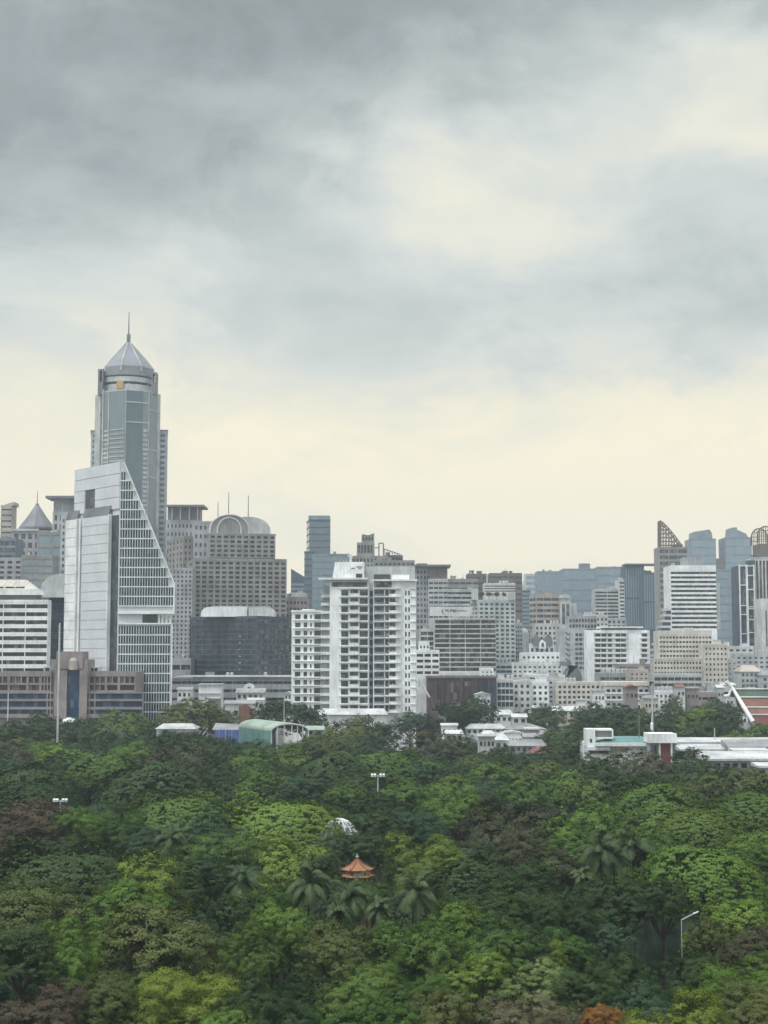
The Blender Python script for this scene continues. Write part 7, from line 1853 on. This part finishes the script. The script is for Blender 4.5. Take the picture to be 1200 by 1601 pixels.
HKEEP = [0, 2, 4, 7, 8, 9, 10, 13, 15, 16, 17, 21, 22, 24, 25, 28, 29, 33, 34, 35, 38, 39, 41, 42, 43, 46, 47, 48, 49, 52, 53, 54, 56, 57, 58, 63]
HS = {}
hs_ = [h_ + (i,) for i, h_ in enumerate(hs_) if HKEEP is None or i in HKEEP]
gp = {}
for h_ in hs_:
    cx_, cy_ = h_[0] + h_[1] / 2, h_[4] + 6
    nm, lx, ly = min(HL, key=lambda l: ((l[1] - cx_) * .7) ** 2 + ((l[2] - cy_) * 1.4) ** 2)
    rel = 'left of' if cx_ < lx - 25 else ('right of' if cx_ > lx + 25 else ('above' if cy_ < ly else 'below'))
    kind_ = {'flat': 'flat-roofed', 'ridge': 'ridge-roofed', 'gable': 'gabled'}[h_[7]]
    gp.setdefault((h_[5][1], kind_, h_[6][1] if h_[7] != 'flat' else '', rel, nm), []).append(h_)
for (wn, kn, rn, rel, nm), fs in gp.items():
    fs.sort(key=lambda f: f[0])
    for i, h_ in enumerate(fs):
        lb = f'small {wn} {kn} house ' + (f'with {rn} roof ' if rn else '') + f'{rel} {nm}' + ('' if len(fs) == 1 else (', leftmost' if i == 0 else ', ' + ORD[i] + ' from left'))
        ye_ = h_[4] + (0 if h_[7] == 'flat' else rng.uniform(3, 5))
        HS[lb] = h_[8]
        house('house', lb, h_[0], h_[0] + h_[1], ye_, h_[4], ye_ + rng.uniform(16, 22), h_[2], h_[5][0], h_[6][0], dep=h_[3], nw=max(2, int(h_[1] / 5)), hip=rng.uniform(0, .5), shape=h_[7], group='small houses and shops beyond the park', gl=rng.choice(('dark', 'mid', 'brown')))

# ------------------------------------------------------------------ undergrowth between the trunks
r = np.random.RandomState(5)
cs = []
Yy = 92.0
while Yy < 560:
    xw = 600 / F * Yy * 1.08 + 5; st_ = 3.0 + Yy * .004
    for x in np.arange(-xw, xw, st_):
        x_, y_ = x + r.uniform(-1.5, 1.5), Yy + r.uniform(-1.5, 1.5)
        if 172 < y_ < 262 and X(765, y_) < x_ < X(1115, y_): continue
        if any(abs(x_ - X(p_, y_)) < 3.5 and abs(y_ - q_) < 6 for p_, q_ in ((557, Yp_), (412, Yq_))): continue
        cs.append((x_, y_, r.uniform(1.3, 2.6), r.uniform(.8, 4.6), r.uniform(0, 1)))
    Yy += st_
cs = np.array(cs); per = 60; idx = np.repeat(np.arange(len(cs)), per); n_ = len(idx)
d_ = rdir(r, n_, -.1); c_ = cs[idx]
P_l = np.stack([c_[:, 0] + d_[:, 0] * c_[:, 2], c_[:, 1] + d_[:, 1] * c_[:, 2], np.abs(c_[:, 3] * (.35 + .65 * d_[:, 2])) * r.uniform(.6, 1.0, n_)], 1)
me = make_leaf_mesh('undergrowth', P_l, d_ + r.normal(size=(n_, 3)) * .4 + np.array([0, 0, .4]), r.uniform(.22, .42, n_), c_[:, 4] * .7 + r.uniform(0, .3, n_), None, seedv=2)
me.materials.append(lm); uo = bpy.data.objects.new('undergrowth', me); uo.color = LEAF['dk'] + (1,); C.objects.link(uo); uo['kind'] = 'stuff'

# ------------------------------------------------------------------ the humid air
hz = MB(); hz.box(-1500, 1500, -30, 3200, -1.5, 330)
m = bpy.data.materials.new('humid_air'); m.use_nodes = True; t = m.node_tree; t.nodes.clear()
pv_ = t.nodes.new('ShaderNodeVolumePrincipled'); pv_.inputs['Color'].default_value = (.78, .88, .98, 1); pv_.inputs['Density'].default_value = .00014; pv_.inputs['Anisotropy'].default_value = .0
o_ = t.nodes.new('ShaderNodeOutputMaterial'); t.links.new(pv_.outputs[0], o_.inputs['Volume'])
ho = hz.build('haze', m, None); ho['kind'] = 'stuff'
